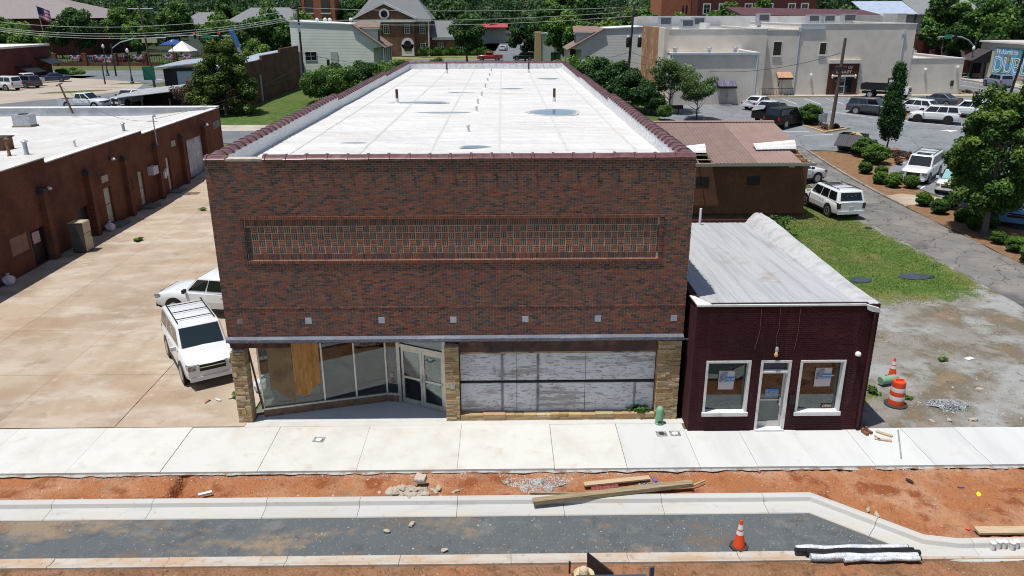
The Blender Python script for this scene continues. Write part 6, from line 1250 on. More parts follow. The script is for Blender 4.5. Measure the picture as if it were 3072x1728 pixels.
# background trees one by one
bt = [('y', -24, 118, 1.15, 'bright green tree behind the left clapboard house ridge'), ('a', -29.5, 110, 1.05, 'rounded tree left of the clapboard house'), ('y', -16, 122, .95, 'yellow-green tree in front of the colonial building'), ('a', -29.5, 103, .62, 'darker tree beside the old brick building'),
      ('d', 1.2, 150, .98, 'dense round tree left of the red pickup'), ('d', 13.6, 148, .9, 'dark round tree right of the red pickup'), ('a', 20.5, 128, 1.0, 'leafy tree over the small restaurant'), ('y', 25.5, 124, 1.0, 'bright tree behind the right clapboard house'), ('a', 31.5, 122, 1.05, 'tree behind the leaning utility pole'), ('b', 36, 128, 1.05, 'tree left of the orange brick hall'),
      ('a', 42, 128, .95, 'tree in front of the orange brick hall'), ('a', 50, 126, 1.12, 'tree in front of the red brick hall'), ('b', 55, 127, 1.15, 'taller tree in front of the red brick hall windows'), ('b', 82, 111.5, 1.22, 'big street tree above the traffic lights'), ('a', 89, 110, 1.2, 'big street tree left of the mural building'), ('d', 95, 108, 1.35, 'dark tree behind the mural building'), ('a', 100, 100, 1.3, 'tree behind the mural at the right edge'),
      ('a', -75, 122, .85, 'light green tree beside the low red building'), ('b', -68, 150, .9, 'park tree left of the white tent'), ('a', -53.5, 158, .95, 'park tree right of the white tent'), ('y', -62, 175, .95, 'yellow-green park tree behind the tent'), ('b', -78, 165, 1.05, 'park tree behind the bunting fence'), ('d', -86, 160, 1.1, 'dark park tree near the flagpole'), ('a', -48, 150, .8, 'park tree beside the traffic light'), ('b', -98, 175, .9, 'tree in front of the school roof'), ('a', -108, 172, .85, 'tree below the school eaves'), ('a', -92, 140, .9, 'tree above the low red building roof'), ('b', -105, 140, 1.0, 'tree at the far left edge above the red building'), ('b', -72, 182, 1.2, 'tall park tree behind the blue tent'), ('a', -84, 185, 1.25, 'tall tree right of the school roof'), ('b', -64, 192, 1.3, 'tall tree behind the small grey roof'), ('a', -52, 190, 1.25, 'tall tree left of the brick tower'), ('d', -30, 196, 1.35, 'dark tree between the tower and colonial roof'), ('d', -5, 196, 1.3, 'dark tree behind the colonial wing'), ('b', 22, 176, 1.35, 'large tree behind the restaurant'), ('d', 30, 170, 1.35, 'large dark tree right of the restaurant'), ('a', -40, 145, .85, 'tree below the grey roof house'), ('b', -97, 152, .9, 'park tree at the left end of the bunting fence'), ('a', 104, 118, 1.4, 'tree beyond the mural at the right edge')]
for i, (k, x, y, s, lb) in enumerate(bt): tree(k, lb, x, y, s, i*1.1, group='background trees')
# near-left shrub masses by the street
HED.append((crown('foliage', 2.4, 1.6, .8, .8, 26, 5000, .28, 71, m_leaf, 'low', .42), None))
for i, (x, y, lb) in enumerate(((-66, 117, 'dark low shrub beside the blue parked car'), (-56, 136, 'clipped street-side hedge by the park wall, left'), (-48, 137, 'clipped street-side hedge by the park wall, right'))): bush(6, lb, x, y, 1.0, 'street_shrub', rz=i*.3)
for i, x in enumerate((-9.5, -6, -2.5, 1, 4)): bush(6, 'clipped hedge under the colonial windows, %s from the left' % ['first', 'second', 'third', 'fourth', 'fifth'][i], x, 172, (.9, .7, 1.6), 'clipped_hedge', 'hedge in front of the colonial building')
# wooded horizon: one mass
rng = np.random.default_rng(99); bl = []
for i in range(1100):
    x = rng.uniform(-260, 240); y = 205+rng.random()**.7*170+(0 if abs(x) > 60 else 20)+.0*x
    h = rng.uniform(9, 17)*(1+.25*(y-200)/200); r = rng.uniform(3.5, 6.5)
    if -125 < x < -92 and y < 235: continue
    for k in range(3): bl.append((x+rng.uniform(-3, 3), y+rng.uniform(-3, 3), 2+h*rng.uniform(.45, 1), r*rng.uniform(.6, 1), r*rng.uniform(.6, 1), r*rng.uniform(.6, .9)))
bl = [b for b in bl if not (4 < b[0] < 17 and b[1] < 262)]
C, N, t = blobs_pts(bl, 230000, rng, .6); o = newobj('woodland', leaf_mesh('woodland', C, N+np.array([0, -.2, .5]), 1.35, rng, m_leaf_far, t*.9)); tag(o, 'dark green wooded horizon behind the town', 'woodland', kind='stuff')
# grass blades near the lawn edges read as fringe
rng = np.random.default_rng(17); n = 60000; X = rng.uniform(20.6, 32.6, n); Yy = rng.uniform(9.5, 32, n); keep = np.array([lawn_mask(x, y)**2*.8 > rng.random() for x, y in zip(X, Yy)]); X, Yy = X[keep], Yy[keep]
C = np.stack([X, Yy, np.array([T(y) for y in Yy])+.035], 1); N = np.tile([0, -1., .2], (len(C), 1)); o = newobj('grass', leaf_mesh('grass', C, N, .07, rng, leaf_mat('grass_blades', (.035, .075, .012), (.07, .14, .020), (.13, .155, .035)), rng.uniform(.2, .8, len(C)), .35)); tag(o, 'short green grass of the lawn behind the maroon shop', 'grass', kind='stuff')
# ================================================================ VEHICLES
m_tyre = LM('tyre', (.012, .012, .012), rough=.8); m_rim = LM('alloy_rim', (.42, .43, .45), rough=.3, metal=.7); m_rimd = LM('dark_rim', (.05, .05, .055), rough=.35, metal=.6); m_cglass = LM('car_glass', (.006, .009, .011), rough=.03, spec=.8); m_cglass_b = LM('car_glass_shade', (.22, .40, .42), [((.4, .52, .52), 2, .5, .6)], rough=.05, spec=.8)
m_lens = LM('headlamp', (.16, .17, .175), [((.42, .43, .43), 9, .5, .58)], rough=.08, spec=.8); m_tail = LM('tail_lamp', (.28, .012, .012), rough=.15, spec=.6); m_tail_d = LM('smoked_tail_lamp', (.03, .015, .018), rough=.15, spec=.6); m_chrome = LM('chrome', (.55, .56, .57), rough=.15, metal=.9); m_trim = LM('black_trim', (.015, .015, .016), rough=.5)
def paint(n, c): return LM('paint_'+n, c, rough=.3, spec=.5, coat=.7)
PW, PK, PG, PB, PR, PS, PN = paint('white', (.66, .67, .68)), LM('paint_black', (.004, .004, .006), rough=.35, spec=.35, coat=.2), paint('grey', (.045, .05, .06)), paint('blue', (.13, .27, .47)), paint('red', (.38, .012, .02)), paint('silver_blue', (.19, .23, .32)), paint('navy', (.012, .02, .07))
SPEC = dict(
 suv=dict(L=4.8, W=1.95, H=1.84, wb=2.85, r=.41, hood=1.04, cowl=1.15, belt=1.14, tail=1.14, w0=1.22, w1=1.85, r1=.30, r0=.06, type='suv'),
 bigsuv=dict(L=5.2, W=2.03, H=1.98, wb=3.02, r=.42, hood=1.12, cowl=1.22, belt=1.21, tail=1.21, w0=1.40, w1=2.0, r1=.28, r0=.06, type='suv'),
 cross=dict(L=4.65, W=1.84, H=1.68, wb=2.7, r=.36, hood=.92, cowl=1.04, belt=1.03, tail=1.05, w0=1.05, w1=1.95, r1=.75, r0=.10, type='suv'),
 sedan=dict(L=4.8, W=1.82, H=1.45, wb=2.75, r=.33, hood=.78, cowl=.93, belt=.93, tail=.98, w0=1.35, w1=2.2, r1=1.55, r0=.65, type='sedan'),
 pickup=dict(L=5.6, W=1.95, H=1.85, wb=3.5, r=.40, hood=1.08, cowl=1.18, belt=1.18, tail=1.15, w0=1.45, w1=2.2, r1=2.35, r0=2.1, type='pickup'))
def car(kind, label, pt, loc, head, name='parked_car', cat='car', rack=False, rims=m_rim, grille=m_trim, bumper=None, tail=m_tail, glass=m_cglass, wsglass=None, sunroof=False, plate=False, nwin=3, group=None, rearc=None, sc=1., slope=0.):
    s = SPEC[kind]; t_ = thing(name, label, cat, loc, math.radians(head), group, sc); t_.rotation_euler = (0, -slope, math.radians(head))
    L, Wd, Hh = s['L'], s['W']/2, s['H']; F = L/2; zb = .36 if kind not in ('sedan', 'cross') else .26
    xend = -F if s['type'] != 'pickup' else -F+s['r0']-.02
    # lower body loft
    st = []; N = 18
    xcowl = F-s['w0']
    for i in range(N+1):
        u = i/N; x = F+(xend-F)*u; e = (x/F)
        w = Wd*(1-.10*max(0, e)**5-(.07*max(0, -e)**7 if s['type'] != 'pickup' else 0)); 
        if x > xcowl: k = (F-x)/(F-xcowl); zt = (s['hood']-.16)+(s['cowl']-s['hood']+.16)*min(1, k*2.2)**.6*(.75)+(s['cowl']-s['hood'])*.25*k
        else: zt = s['belt'] if s['type'] != 'sedan' or x > -F+s['r0']+.4 else s['belt']+(s['tail']-s['belt'])
        if s['type'] != 'sedan' and x < -F+.10: zt -= .03
        lo_ = zb+(.10*max(0, abs(e)-.86)/.14)
        st.append((x, w, lo_, zt))
    pr = [(.0, 0, 0), (.86, 0, 0), (.965, .06, 0), (1., .30, 0), (.995, .62, 0), (.965, .90, 0), (.90, .985, 0), (.72, 1.0, .012), (0., 1., .04)]
    m = MB(); k = len(pr)*2-2; ringidx = []
    for (x, w, lo_, zt) in st:
        half = [(x-(0 if abs(x) < F*.9 else 0), w*a, lo_+(zt-lo_)*b+c) for a, b, c in pr]
        m.v += half+[(p[0], -p[1], p[2]) for p in half[-2:0:-1]]
    for j in range(N):
        for i in range(k): m.f.append([j*k+i, j*k+(i+1) % k, (j+1)*k+(i+1) % k, (j+1)*k+i])
    m.f.append(list(range(k))); m.f.append(list(range(N*k, N*k+k))); m.mi = [0]*len(m.f); m.c = [(1, 1, 1)]*len(m.f)
    body = m.build('body', pt, t_, smooth=38, local=True)
    # cabin
    zbt, zr = s['belt']-.03, Hh; x0, x1, x2, x3 = F-s['w0'], F-s['w1'], -F+s['r1'], -F+s['r0']
    wb_, wr_ = Wd*.955, Wd*.83
    bm = bmesh.new(); q = [bm.verts.new(p) for p in [(x3, -wb_, zbt), (x0, -wb_*.93, zbt), (x0, wb_*.93, zbt), (x3, wb_, zbt), (x2, -wr_, zr-.03), (x1, -wr_, zr-.01), (x1, wr_, zr-.01), (x2, wr_, zr-.03)]]
    for f in [(3,2,1,0),(4,5,6,7),(0,1,5,4),(1,2,6,5),(2,3,7,6),(3,0,4,7)]: bm.faces.new([q[i] for i in f])
    es = [e for e in bm.edges if max(v.co.z for v in e.verts) > zr-.1]; bmesh.ops.bevel(bm, geom=es, offset=.09, segments=3, affect='EDGES', profile=.5)
    bmesh.ops.recalc_face_normals(bm, faces=bm.faces); me = bpy.data.meshes.new('cabin'); bm.to_mesh(me); bm.free(); me.materials.append(rearc or pt)
    me.polygons.foreach_set('use_smooth', [True]*len(me.polygons)); me.set_sharp_from_angle(angle=math.radians(40)); newobj('cabin', me, t_)
    # glazing, laid just proud of the cabin
    def face(a, b, c, d, s0, s1, t0, t1, off, nm, mt, par=t_, inset=0):
        a, b, c, d = [Vector(p) for p in (a, b, c, d)]
        g = lambda u, v: (a.lerp(b, u)).lerp(d.lerp(c, u), v)
        nrm = (b-a).cross(d-a).normalized()*off; P = [g(s0, t0), g(s1, t0), g(s1-inset, t1), g(s0+inset*.3, t1)]
        mm = MB().extr([p+nrm for p in P], -nrm*.6); return mm.build(nm, mt, par, local=True)
    for sg in (1, -1):
        a, b = (x3, sg*wb_, zbt), (x0, sg*wb_*.93, zbt); c, d = (x1, sg*wr_, zr-.01), (x2, sg*wr_, zr-.03)
        if sg < 0: pts = (a, b, c, d)
        else: pts = (b, a, d, c)
        span = [(.06, .94)] if nwin == 1 else [(.05, .33), (.36, .62), (.65, .955)] if nwin == 3 else [(.06, .48), (.52, .95)]
        for s0, s1 in span:
            if sg > 0: s0, s1 = 1-s1, 1-s0
            face(*pts, s0, s1, .14, .86, .012, 'window', glass)
    face((x0, -wb_*.93, zbt), (x0, wb_*.93, zbt), (x1, wr_, zr-.01), (x1, -wr_, zr-.01), .055, .945, .07, .90, .012, 'windshield', wsglass or glass)
    face((x3, wb_, zbt), (x3, -wb_, zbt), (x2, -wr_, zr-.03), (x2, wr_, zr-.03), .10, .90, .16, .84, .012, 'rear_window', glass)
    # wheels
    for xx in (s['wb']/2+.02*L, -s['wb']/2+.02*L):
        for sg in (1, -1):
            y = sg*(Wd-.11); r = s['r']
            ar = MB().lathe((xx, sg*(Wd-.006), r+.02), [(r*1.17, -.02), (r*1.17, .008)], 20, 0, 'Y').build('wheel_arch', m_trim, t_, local=True)
            wh = MB().lathe((xx, y, r), [(r*.72, -.115), (r*.95, -.11), (r, -.07), (r, .07), (r*.95, .11), (r*.72, .128)], 22, 0, 'Y').build('wheel', m_tyre, t_, smooth=45, local=True)
            rm2 = MB().lathe((xx, y+sg*.118, r), [(r*.68, -.012), (r*.66, .014), (r*.2, .004), (r*.14, .018)], 16, 0, 'Y'); rm2.build('rim', rims, wh, local=True)
    # doors, slightly proud of the body side
    span_d = [(x0-.18, (x0+x3)/2+.12), ((x0+x3)/2+.09, -s['wb']/2+.02*L+s['r']*1.25)] if nwin != 1 else []
    if s['type'] == 'pickup': span_d = [(x0-.18, (x0+x3)/2+.05), ((x0+x3)/2+.02, x3+.08)]
    for sg in (1, -1):
        for a_, b_ in span_d:
            if a_-b_ < .3: continue
            zl, zu = zb+.10, s['belt']-.07
            d_ = MB().add([(b_, sg*(Wd*.985), zl), (a_, sg*(Wd*.985), zl), (a_, sg*(Wd*1.006), zl+(zu-zl)*.45), (b_, sg*(Wd*1.006), zl+(zu-zl)*.45), (a_, sg*(Wd*.968), zu), (b_, sg*(Wd*.968), zu), (b_, sg*Wd*.9, zl), (a_, sg*Wd*.9, zl), (a_, sg*Wd*.88, zu), (b_, sg*Wd*.88, zu)], [(0, 1, 2, 3), (3, 2, 4, 5), (0, 3, 5, 9, 6), (1, 7, 8, 4, 2), (5, 4, 8, 9), (0, 6, 7, 1)]).build('door', pt, t_, local=True)
            MB().obox((b_+.16, sg*(Wd*.985+.012), zu-.10), (.13, .02, .028)).build('door_handle', pt if pt is not PK else m_chrome, d_, local=True)
    for sg in (1, -1): MB().obox((.02*L, sg*(Wd*.975), zb+.03), (s['wb']-2*s['r']*1.15, .07, .10)).build('rocker_panel', m_trim, t_, local=True)
    # front and rear furniture
    hz = s['hood']-.22
    for sg in (1, -1):
        MB().obox((F-.14, sg*Wd*.70, hz+.02), (.30, Wd*.42, .20), -sg*.12, 0, 0).build('headlight', m_lens, t_, local=True)
        MB().obox((-F+.05, sg*Wd*.84, s['tail']-.22), (.14, Wd*.20, .34 if s['type'] != 'sedan' else .2)).build('taillight', tail, t_, local=True)
        mr2 = MB().obox((x0-.12, sg*(Wd*.97+.12), zbt+.10), (.12, .22, .16)).build('mirror', pt if kind != 'pickup' else m_trim, t_, local=True)
    g_ = MB().obox((F-.035, 0, hz-.02), (.11, Wd*.95, .25)).build('grille', m_trim, t_, local=True); MB().obox((F+.018, 0, hz+.005), (.02, Wd*.9, .035)).build('grille_bar', m_chrome, g_, local=True)
    MB().obox((F-.03, 0, .46), (.14, Wd*1.72, .16)).build('front_bumper', bumper or pt, t_, local=True); MB().obox((F-.015, 0, .30), (.12, Wd*1.3, .10)).build('air_dam', m_trim, t_, local=True)
    MB().obox((-F+.02, 0, .50), (.16, Wd*1.78, .20)).build('rear_bumper', bumper or pt, t_, local=True)
    if plate: MB().obox((-F-.012, 0, .80), (.02, .32, .16)).build('number_plate', LM('number_plate', (.55, .57, .60)) if 'number_plate' not in bpy.data.materials else bpy.data.materials['number_plate'], t_, local=True)
    if rack:
        rk = MB()
        for sg in (1, -1): rk.tube((x1-.25, sg*wr_*.84, zr+.05), (x2+.15, sg*wr_*.84, zr+.05), .025)
        for q_ in (.15, .5, .85): xx = x1-.25+(x2+.4-x1)*q_; rk.tube((xx, -wr_*.84, zr+.055), (xx, wr_*.84, zr+.055), .02)
        rk.build('roof_rack', m_trim, t_, local=True)
    if sunroof: MB().obox((x1-.55, 0, zr-.004), (.7, wr_*1.2, .02)).build('sunroof', m_cglass, t_, local=True)
    if s['type'] == 'pickup':
        xb0, xb1 = xend-.03, -F; zt = s['tail']; bd = MB()
        bd.box(xb1, xb0, -Wd*.985, -Wd*.88, .42, zt); bd.box(xb1, xb0, Wd*.88, Wd*.985, .42, zt); bd.box(xb0-.07, xb0, -Wd*.88, Wd*.88, .42, zt); bd.box(xb1, xb0, -Wd*.88, Wd*.88, .55, .62)
        b_ = bd.build('bed', pt, t_, local=True); MB().box(xb1-.05, xb1-.002, -Wd*.93, Wd*.93, .58, zt).build('tailgate', pt, b_, local=True); MB().box(xb1, xb0-.07, -Wd*.87, Wd*.87, .621, .64).build('bed_liner', m_trim, b_, local=True)
    return t_
c = car('bigsuv', 'white full-size wagon with roof rack parked beside the brick store', PW, (-3.0, 4.75, .02), -58, sc=.94, rack=True, grille=m_trim, rims=m_rim, nwin=3, wsglass=LM('blue_windscreen', (.012, .03, .04), rough=.04, spec=.9))
MB().obox((-.75, 0, 1.925), (1.9, 1.2, .012)).build('roof_ribs', LM('ribbed_roof', (.62, .63, .62), [((.38, .39, .38), 3, .5, .54, (.2, 6, 1))]), c, local=True)
car('pickup', 'white extended-cab pickup half hidden behind the left edge of the store', PW, (-3.9, 10.3, .02), 170, name='pickup_truck', cat='truck', nwin=2, bumper=m_trim, rims=m_chrome)
c = car('suv', 'white off-road wagon on the lawn edge with writing on its rear window', PW, (30.95, 28.2, .02), 97, sc=1.04, rack=True, tail=m_tail_d, plate=True, sunroof=True, rims=m_rim)
MB().obox((-2.475+.23, 0, 1.47), (.004, 1.05, .24), 0, 0, -.45).build('window_chalk', LM('window_chalk', (.02, .02, .03), [((.40, .44, .52), 9, .56, .60, (1, 2, 1))]), c, local=True)
car('pickup', 'white truck nose showing right of the metal roof building', PW, (31.2, 36.9, T(37)), 20, name='pickup_truck', cat='truck', nwin=2)
D0 = -131
car('bigsuv', 'white wagon with black grille facing the clipped shrubs', PW, (42.15, 38.1, T(38.1)), D0, rack=True, sunroof=True, slope=-.05)
car('cross', 'white crossover with black roof and sunshade facing the mulch bed', PW, (42.7, 34.2, T(34.2)), D0, wsglass=m_cglass_b, rearc=PK, rims=m_rimd, grille=m_chrome)
car('pickup', 'black pickup in the shade of the large tree', PK, (42.6, 29.4, T(29)), D0+3, name='pickup_truck', cat='truck', nwin=2, bumper=m_trim)
car('pickup', 'light blue pickup at the right edge of the picture', PB, (42.2, 25.6, 0.02), D0+3, name='pickup_truck', cat='truck', nwin=2)
car('suv', 'white three-row wagon side-on in the middle of the parking lot', PW, (54.35, 59.9, T(59.5)), 150, rims=m_rimd, rack=True)
car('suv', 'dark grey wagon behind the conical tree', PG, (49.6, 64.4, T(64)), -40)
car('cross', 'white crossover seen from behind beside the parking island', PW, (54.6, 64.6, T(64.5)), 128, tail=m_tail_d)
car('sedan', 'white sedan with round wheels near the low bank wing', PW, (38.5, 68.6, T(68.6)), 40, nwin=2); car('sedan', 'silver-white sedan second from the bank wing', paint('pearl', (.60, .62, .63)), (38.7, 65.2, T(65.2)), 40, nwin=2)
car('pickup', 'black pickup with a bed cover beside the black wagon', PK, (37.9, 61.4, T(61.4)), 38, name='pickup_truck', cat='truck', nwin=2); car('bigsuv', 'black wagon nearest the metal roof building', PK, (38.1, 58.4, T(58.4)), 38, rims=m_rim)
car('suv', 'blue-grey wagon on the street below the mural', PS, (79.3, 90.4, 2.42), 86, rack=True); car('sedan', 'white sedan on the cross street beyond the bank', PW, (92.4, 122.5, 2.42), 5, nwin=2)
car('sedan', 'dark car mostly hidden behind the right-hand trees', PG, (60, 70, T(70)), 130, nwin=2)
for i, (x, y) in enumerate(((59.5, 62.5), (63.5, 60.5))): car('suv', 'white wagon mostly hidden behind the right-hand trees, '+('left' if i == 0 else 'right')+' one', PW, (x, y, T(y)), 140)
car('pickup', 'red pickup on the street beyond the store roof', PR, (6.0, 159, 2.42), 172, name='pickup_truck', cat='truck', nwin=2); car('suv', 'dark wagon on the street beyond the store roof', PK, (13.5, 158, 2.42), 180); car('sedan', 'pale car parked far up the side street', PW, (9.0, 205, 2.42), 80, nwin=2)
car('bigsuv', 'white wagon at the far left edge on the tan apron', PW, (-62.8, 92.6, 2.42), 165); car('suv', 'dark car between the white wagon and white pickup at far left', PG, (-61.8, 96.2, 2.42), 158); car('pickup', 'white pickup beside the low red building', PW, (-63.6, 100.2, 2.42), 150, name='pickup_truck', cat='truck', nwin=2); car('sedan', 'dark blue car at the end of the far left row', PN, (-63.2, 106.2, 2.42), -150, nwin=2)
car('pickup', 'white pickup behind the shop row roof, left one', PW, (-40.2, 70.8, T(70.8)), -10, name='pickup_truck', cat='truck', nwin=2); car('pickup', 'white pickup facing the shop row, right one', PW, (-36.0, 73.6, T(73.6)), -105, name='pickup_truck', cat='truck', nwin=2)
# dump truck by the bank wall
dt = thing('dump_truck', 'small white-cab dump truck with black bed by the bank wall', 'truck', (56.6, 76.2, 2.42), math.radians(-38))
def lb(nm, mt, par, *a, **k): return MB().obox(*a, **k).build(nm, mt, par, local=True)
lb('chassis', m_trim, dt, (0, 0, .65), (5.4, .9, .25)); cb = lb('cab', PW, dt, (1.15, 0, 1.5), (1.4, 1.9, 1.5)); lb('hood', PW, dt, (2.25, 0, 1.15), (1.0, 1.6, .75)); lb('grille', m_trim, dt, (2.77, 0, 1.1), (.06, 1.2, .45)); lb('front_bumper', m_chrome, dt, (2.85, 0, .6), (.15, 1.9, .22)); lb('windshield', m_cglass, cb, (1.86, 0, 1.85), (.03, 1.65, .6)); 
for sg in (1, -1): lb('window', m_cglass, cb, (1.2, sg*.955, 1.85), (.9, .02, .55)); lb('fender', PW, dt, (2.2, sg*.82, .85), (1.05, .32, .4)); lb('headlight', m_lens, dt, (2.78, sg*.68, 1.05), (.05, .25, .25)); lb('mirror', m_trim, dt, (1.7, sg*1.15, 1.8), (.08, .2, .35))
bd = MB(); bd.box(-2.7, .35, -1.05, 1.05, 1.0, 1.08); bd.box(-2.7, .35, -1.05, -.98, 1.08, 1.75); bd.box(-2.7, .35, .98, 1.05, 1.08, 1.75); bd.box(-2.77, -2.7, -1.05, 1.05, 1.0, 1.75); bd.box(.3, .37, -1.05, 1.05, 1.0, 2.5); bd.build('dump_bed', m_black, dt, local=True)
for xx in (2.0, -1.6):
    for sg in (1, -1): wh = MB().lathe((xx, sg*.85, .45), [(.3, -.14), (.45, -.12), (.45, .12), (.3, .14)], 18, 0, 'Y').build('wheel', m_tyre, dt, smooth=45, local=True); MB().lathe((xx, sg*.98, .45), [(.28, -.02), (.1, .03)], 14, 0, 'Y').build('rim', m_rim, wh, local=True)
# ================================================================ STREET FURNITURE AND PROPS
def pole(nm, lab, x, y, h, r, mat, lean=(0, 0), cat='utility pole'):
    t_ = thing(nm, lab, cat, (x, y, T(y))); z = T(y); MB().tube((x, y, z-.3), (x+lean[0], y+lean[1], z+h), r, r*.7, 10).build('shaft', mat, t_, smooth=50); return t_
def sag(p, q, s, n=14): 
    p, q = Vector(p), Vector(q); return [p.lerp(q, i/n)-Vector((0, 0, 4*s*(i/n)*(1-i/n))) for i in range(n+1)]
def wire(lab, p, q, s, r=.03, mat=None, grp=None): tag(MB().path(sag(p, q, s), r, 4).build('overhead_wire', mat or m_wire), lab, 'wire', grp)
# left pole by the clapboard house
pA = pole('utility_pole', 'tall weathered utility pole in front of the left clapboard house', -18.6, 88, 13.5, .17, m_pole_d); B(-18.75, -18.45, 87.7, 87.9, 10.3, 11.2).build('transformer', m_steel, pA); MB().box(-19.6, -17.6, 87.85, 87.95, 13.6, 13.72).build('crossarm', m_pole, pA); B(-18.5, -18.25, 87.7, 87.85, 2.4, 4.6).build('conduit', m_steel, pA)
pB = pole('utility_pole', 'dark utility pole with two transformers beside the right clapboard house', 25.4, 84, 11.2, .19, m_pole_d, (.5, 0))
for x in (25.2, 26.7): tf = MB().lathe((x+.1, 83.75, 8.3), [(.26, 0), (.28, .06), (.28, 1.15), (.22, 1.25), (.07, 1.3)], 12).build('transformer', m_black, pB, smooth=45); MB().lathe((x+.1, 83.75, 9.61), [(.24, 0), (.1, .22)], 10).build('bushing', m_steel, tf)
for z in (12.0, 12.6, 13.2): MB().tube((23.6, 84, z), (26.4, 84, z+.15), .06).build('crossarm', m_pole, pB)
MB().box(25.9, 27.6, 83.9, 84.1, 12.9, 13.0).build('street_light_arm', m_steel, pB)
pC = pole('utility_pole', 'tall brown utility pole with a green sign on the left street', -42.0, 94.5, 11.3, .17, m_pole, (-.5, 0)); MB().tube((-44.2, 94.5, 13.35), (-40.6, 94.5, 13.35), .06).build('crossarm', m_steel, pC)
tag(B(-43.3, -41.6, 94.2, 94.26, 3.6, 5.5).build('green_sign_back', LM('sign_green', (.02, .13, .08))), 'large green road sign fixed low on the brown utility pole', 'sign')
pD = pole('utility_pole', 'cut-off weathered utility pole on the parking island', 42.0, 56.2, 8.9, .19, m_pole, (.25, 0)); MB().box(41.6, 42.7, 56.0, 56.15, 7.2, 7.6).build('bracket', m_dark, pD)
# wires
G1 = 'overhead wires across the background'
for k, (za, zb, dy) in enumerate(((13.4, 13.3, 0), (11.9, 12.75, .5), (11.5, 12.2, -.5))): wire('pale overhead wire from the left pole to the transformer pole, '+['top', 'middle', 'lowest'][k], (-18.6, 88+dy, za), (25.6, 84+dy, zb), .45+.1*k, .038, None, G1)
for k, (za, zb) in enumerate(((10.6, 13.2), (9.9, 12.4), (9.75, 12.2), (9.6, 12.0))): wire('pale overhead wire sagging across the upper left, '+['top', 'second', 'third', 'lowest'][k]+' of four', (-75, 100, za+2.2), (-18.6, 88, zb), 2.1+.15*k, .038, None, G1)
wire('dark service wire drooping across the left clapboard house', (-18.6, 88, 7.6), (-8.2, 94, 5.6), .35, .03, m_wire_d); wire('dark cable drooping to the low bank wing', (25.6, 84, 7.8), (42.1, 56.2, 8.9), 2.2, .028, m_wire_d); wire('dark cable drooping from the transformer pole to the bank wall', (25.6, 84, 6.4), (39.6, 78.9, 6.3), .5, .022, m_wire_d)
wire('dark cable from the transformer pole down over the store roof', (25.6, 84, 7.7), (15.5, 95, 5.2), .4, .024, m_wire_d)
wire('dark service cable over the shop row roof', (-28.9, 45.6, 7.1), (WX+.1, 33.5, 5.6), .9, .014, m_wire_d); wire('dark service cable from the shop row to the upper left', (-28.9, 45.6, 7.1), (-60, 60, 9.5), 1.2, .014, m_wire_d); wire('thin cable over the vine-covered tree', (WX+.1, 33.5, 5.7), (-18.6, 88, 6.2), .8, .014, m_wire_d)
# street lights and signals
def street_lamp(lab, x, y, h, cat='street lamp'):
    t_ = thing('street_lamp', lab, cat, (x, y, T(y))); z = T(y); mg = LM('dark_green_iron', (.02, .065, .05), rough=.4) if 'dark_green_iron' not in bpy.data.materials else bpy.data.materials['dark_green_iron']
    MB().lathe((x, y, z), [(.30, 0), (.30, .2), (.18, .3), (.16, .9), (.09, 1.1), (.075, h)], 10).build('post', mg, t_, smooth=40); MB().lathe((x, y, z+h), [(.1, 0), (.22, .15), (.24, .35), (.12, .6), (.03, .7)], 10).build('globe', m_white, t_, smooth=50); return t_
street_lamp('green street lamp with a white globe before the mural building', 82.5, 103.4, 4.4); street_lamp('green street lamp at the left crosswalk', -49, 102.8, 4.6); street_lamp('green street lamp left of the crosswalk pole', -60.5, 119, 4.6); street_lamp('green street lamp beside the white tent', -57, 140, 4.6)
sg1 = thing('traffic_signal', 'curved-arm traffic signal at the mural corner', 'traffic light', (84, 106, 2.4)); MB().tube((84.2, 106, 2.4), (84.2, 106, 8.6), .17, .13, 10).build('post', bpy.data.materials['dark_green_iron'], sg1); MB().path([(84.1, 106, 7.2), (83.0, 106, 8.2), (81.8, 106, 8.7), (80.5, 106, 8.85), (78, 106, 8.7)], .1, 8).build('arm', m_steel, sg1); B(80.5, 80.95, 105.8, 106.1, 8.0, 9.2).build('signal_head', m_black, sg1); B(79.0, 80.2, 105.9, 105.95, 8.5, 9.1).build('street_name_plate', LM('name_plate_green', (.03, .24, .17)), sg1)
sg2 = thing('traffic_signal', 'traffic signal arm with red lights above the left street', 'traffic light', (-42, 130, 2.4)); MB().tube((-41, 130, 2.4), (-41, 130, 9.2), .16, .12).build('post', m_steel, sg2); MB().tube((-41, 130, 8.6), (-56, 130, 8.9), .09, .06).build('arm', m_steel, sg2)
for x in (-43.8, -48.5): hd_ = B(x-.2, x+.2, 129.8, 130.1, 8.2, 9.4).build('signal_head', m_black, sg2); MB().lathe((x, 129.75, 9.15), [(.13, -.03), (.12, .04)], 10, 0, 'Y').build('red_lens', LM('signal_red', (.7, .02, .02), emit=1.2), hd_)
B(-47.2, -45.4, 129.85, 129.9, 8.3, 8.8).build('street_name_plate', bpy.data.materials['name_plate_green'], sg2)
sg3 = thing('traffic_signal', 'curved signal arm with a yellowish sign over the left street', 'traffic light', (-58, 118, 2.4)); MB().tube((-58.6, 118, 2.4), (-58.6, 118, 7.8), .15, .12).build('post', bpy.data.materials['dark_green_iron'], sg3); MB().path([(-58.6, 118, 7.0), (-57, 118, 8.0), (-54.5, 118, 8.6), (-49, 118, 8.75)], .09, 7).build('arm', m_steel, sg3); B(-53.2, -50.6, 117.9, 117.95, 7.9, 8.7).build('sign_panel', LM('cream_sign', (.42, .42, .28)), sg3)
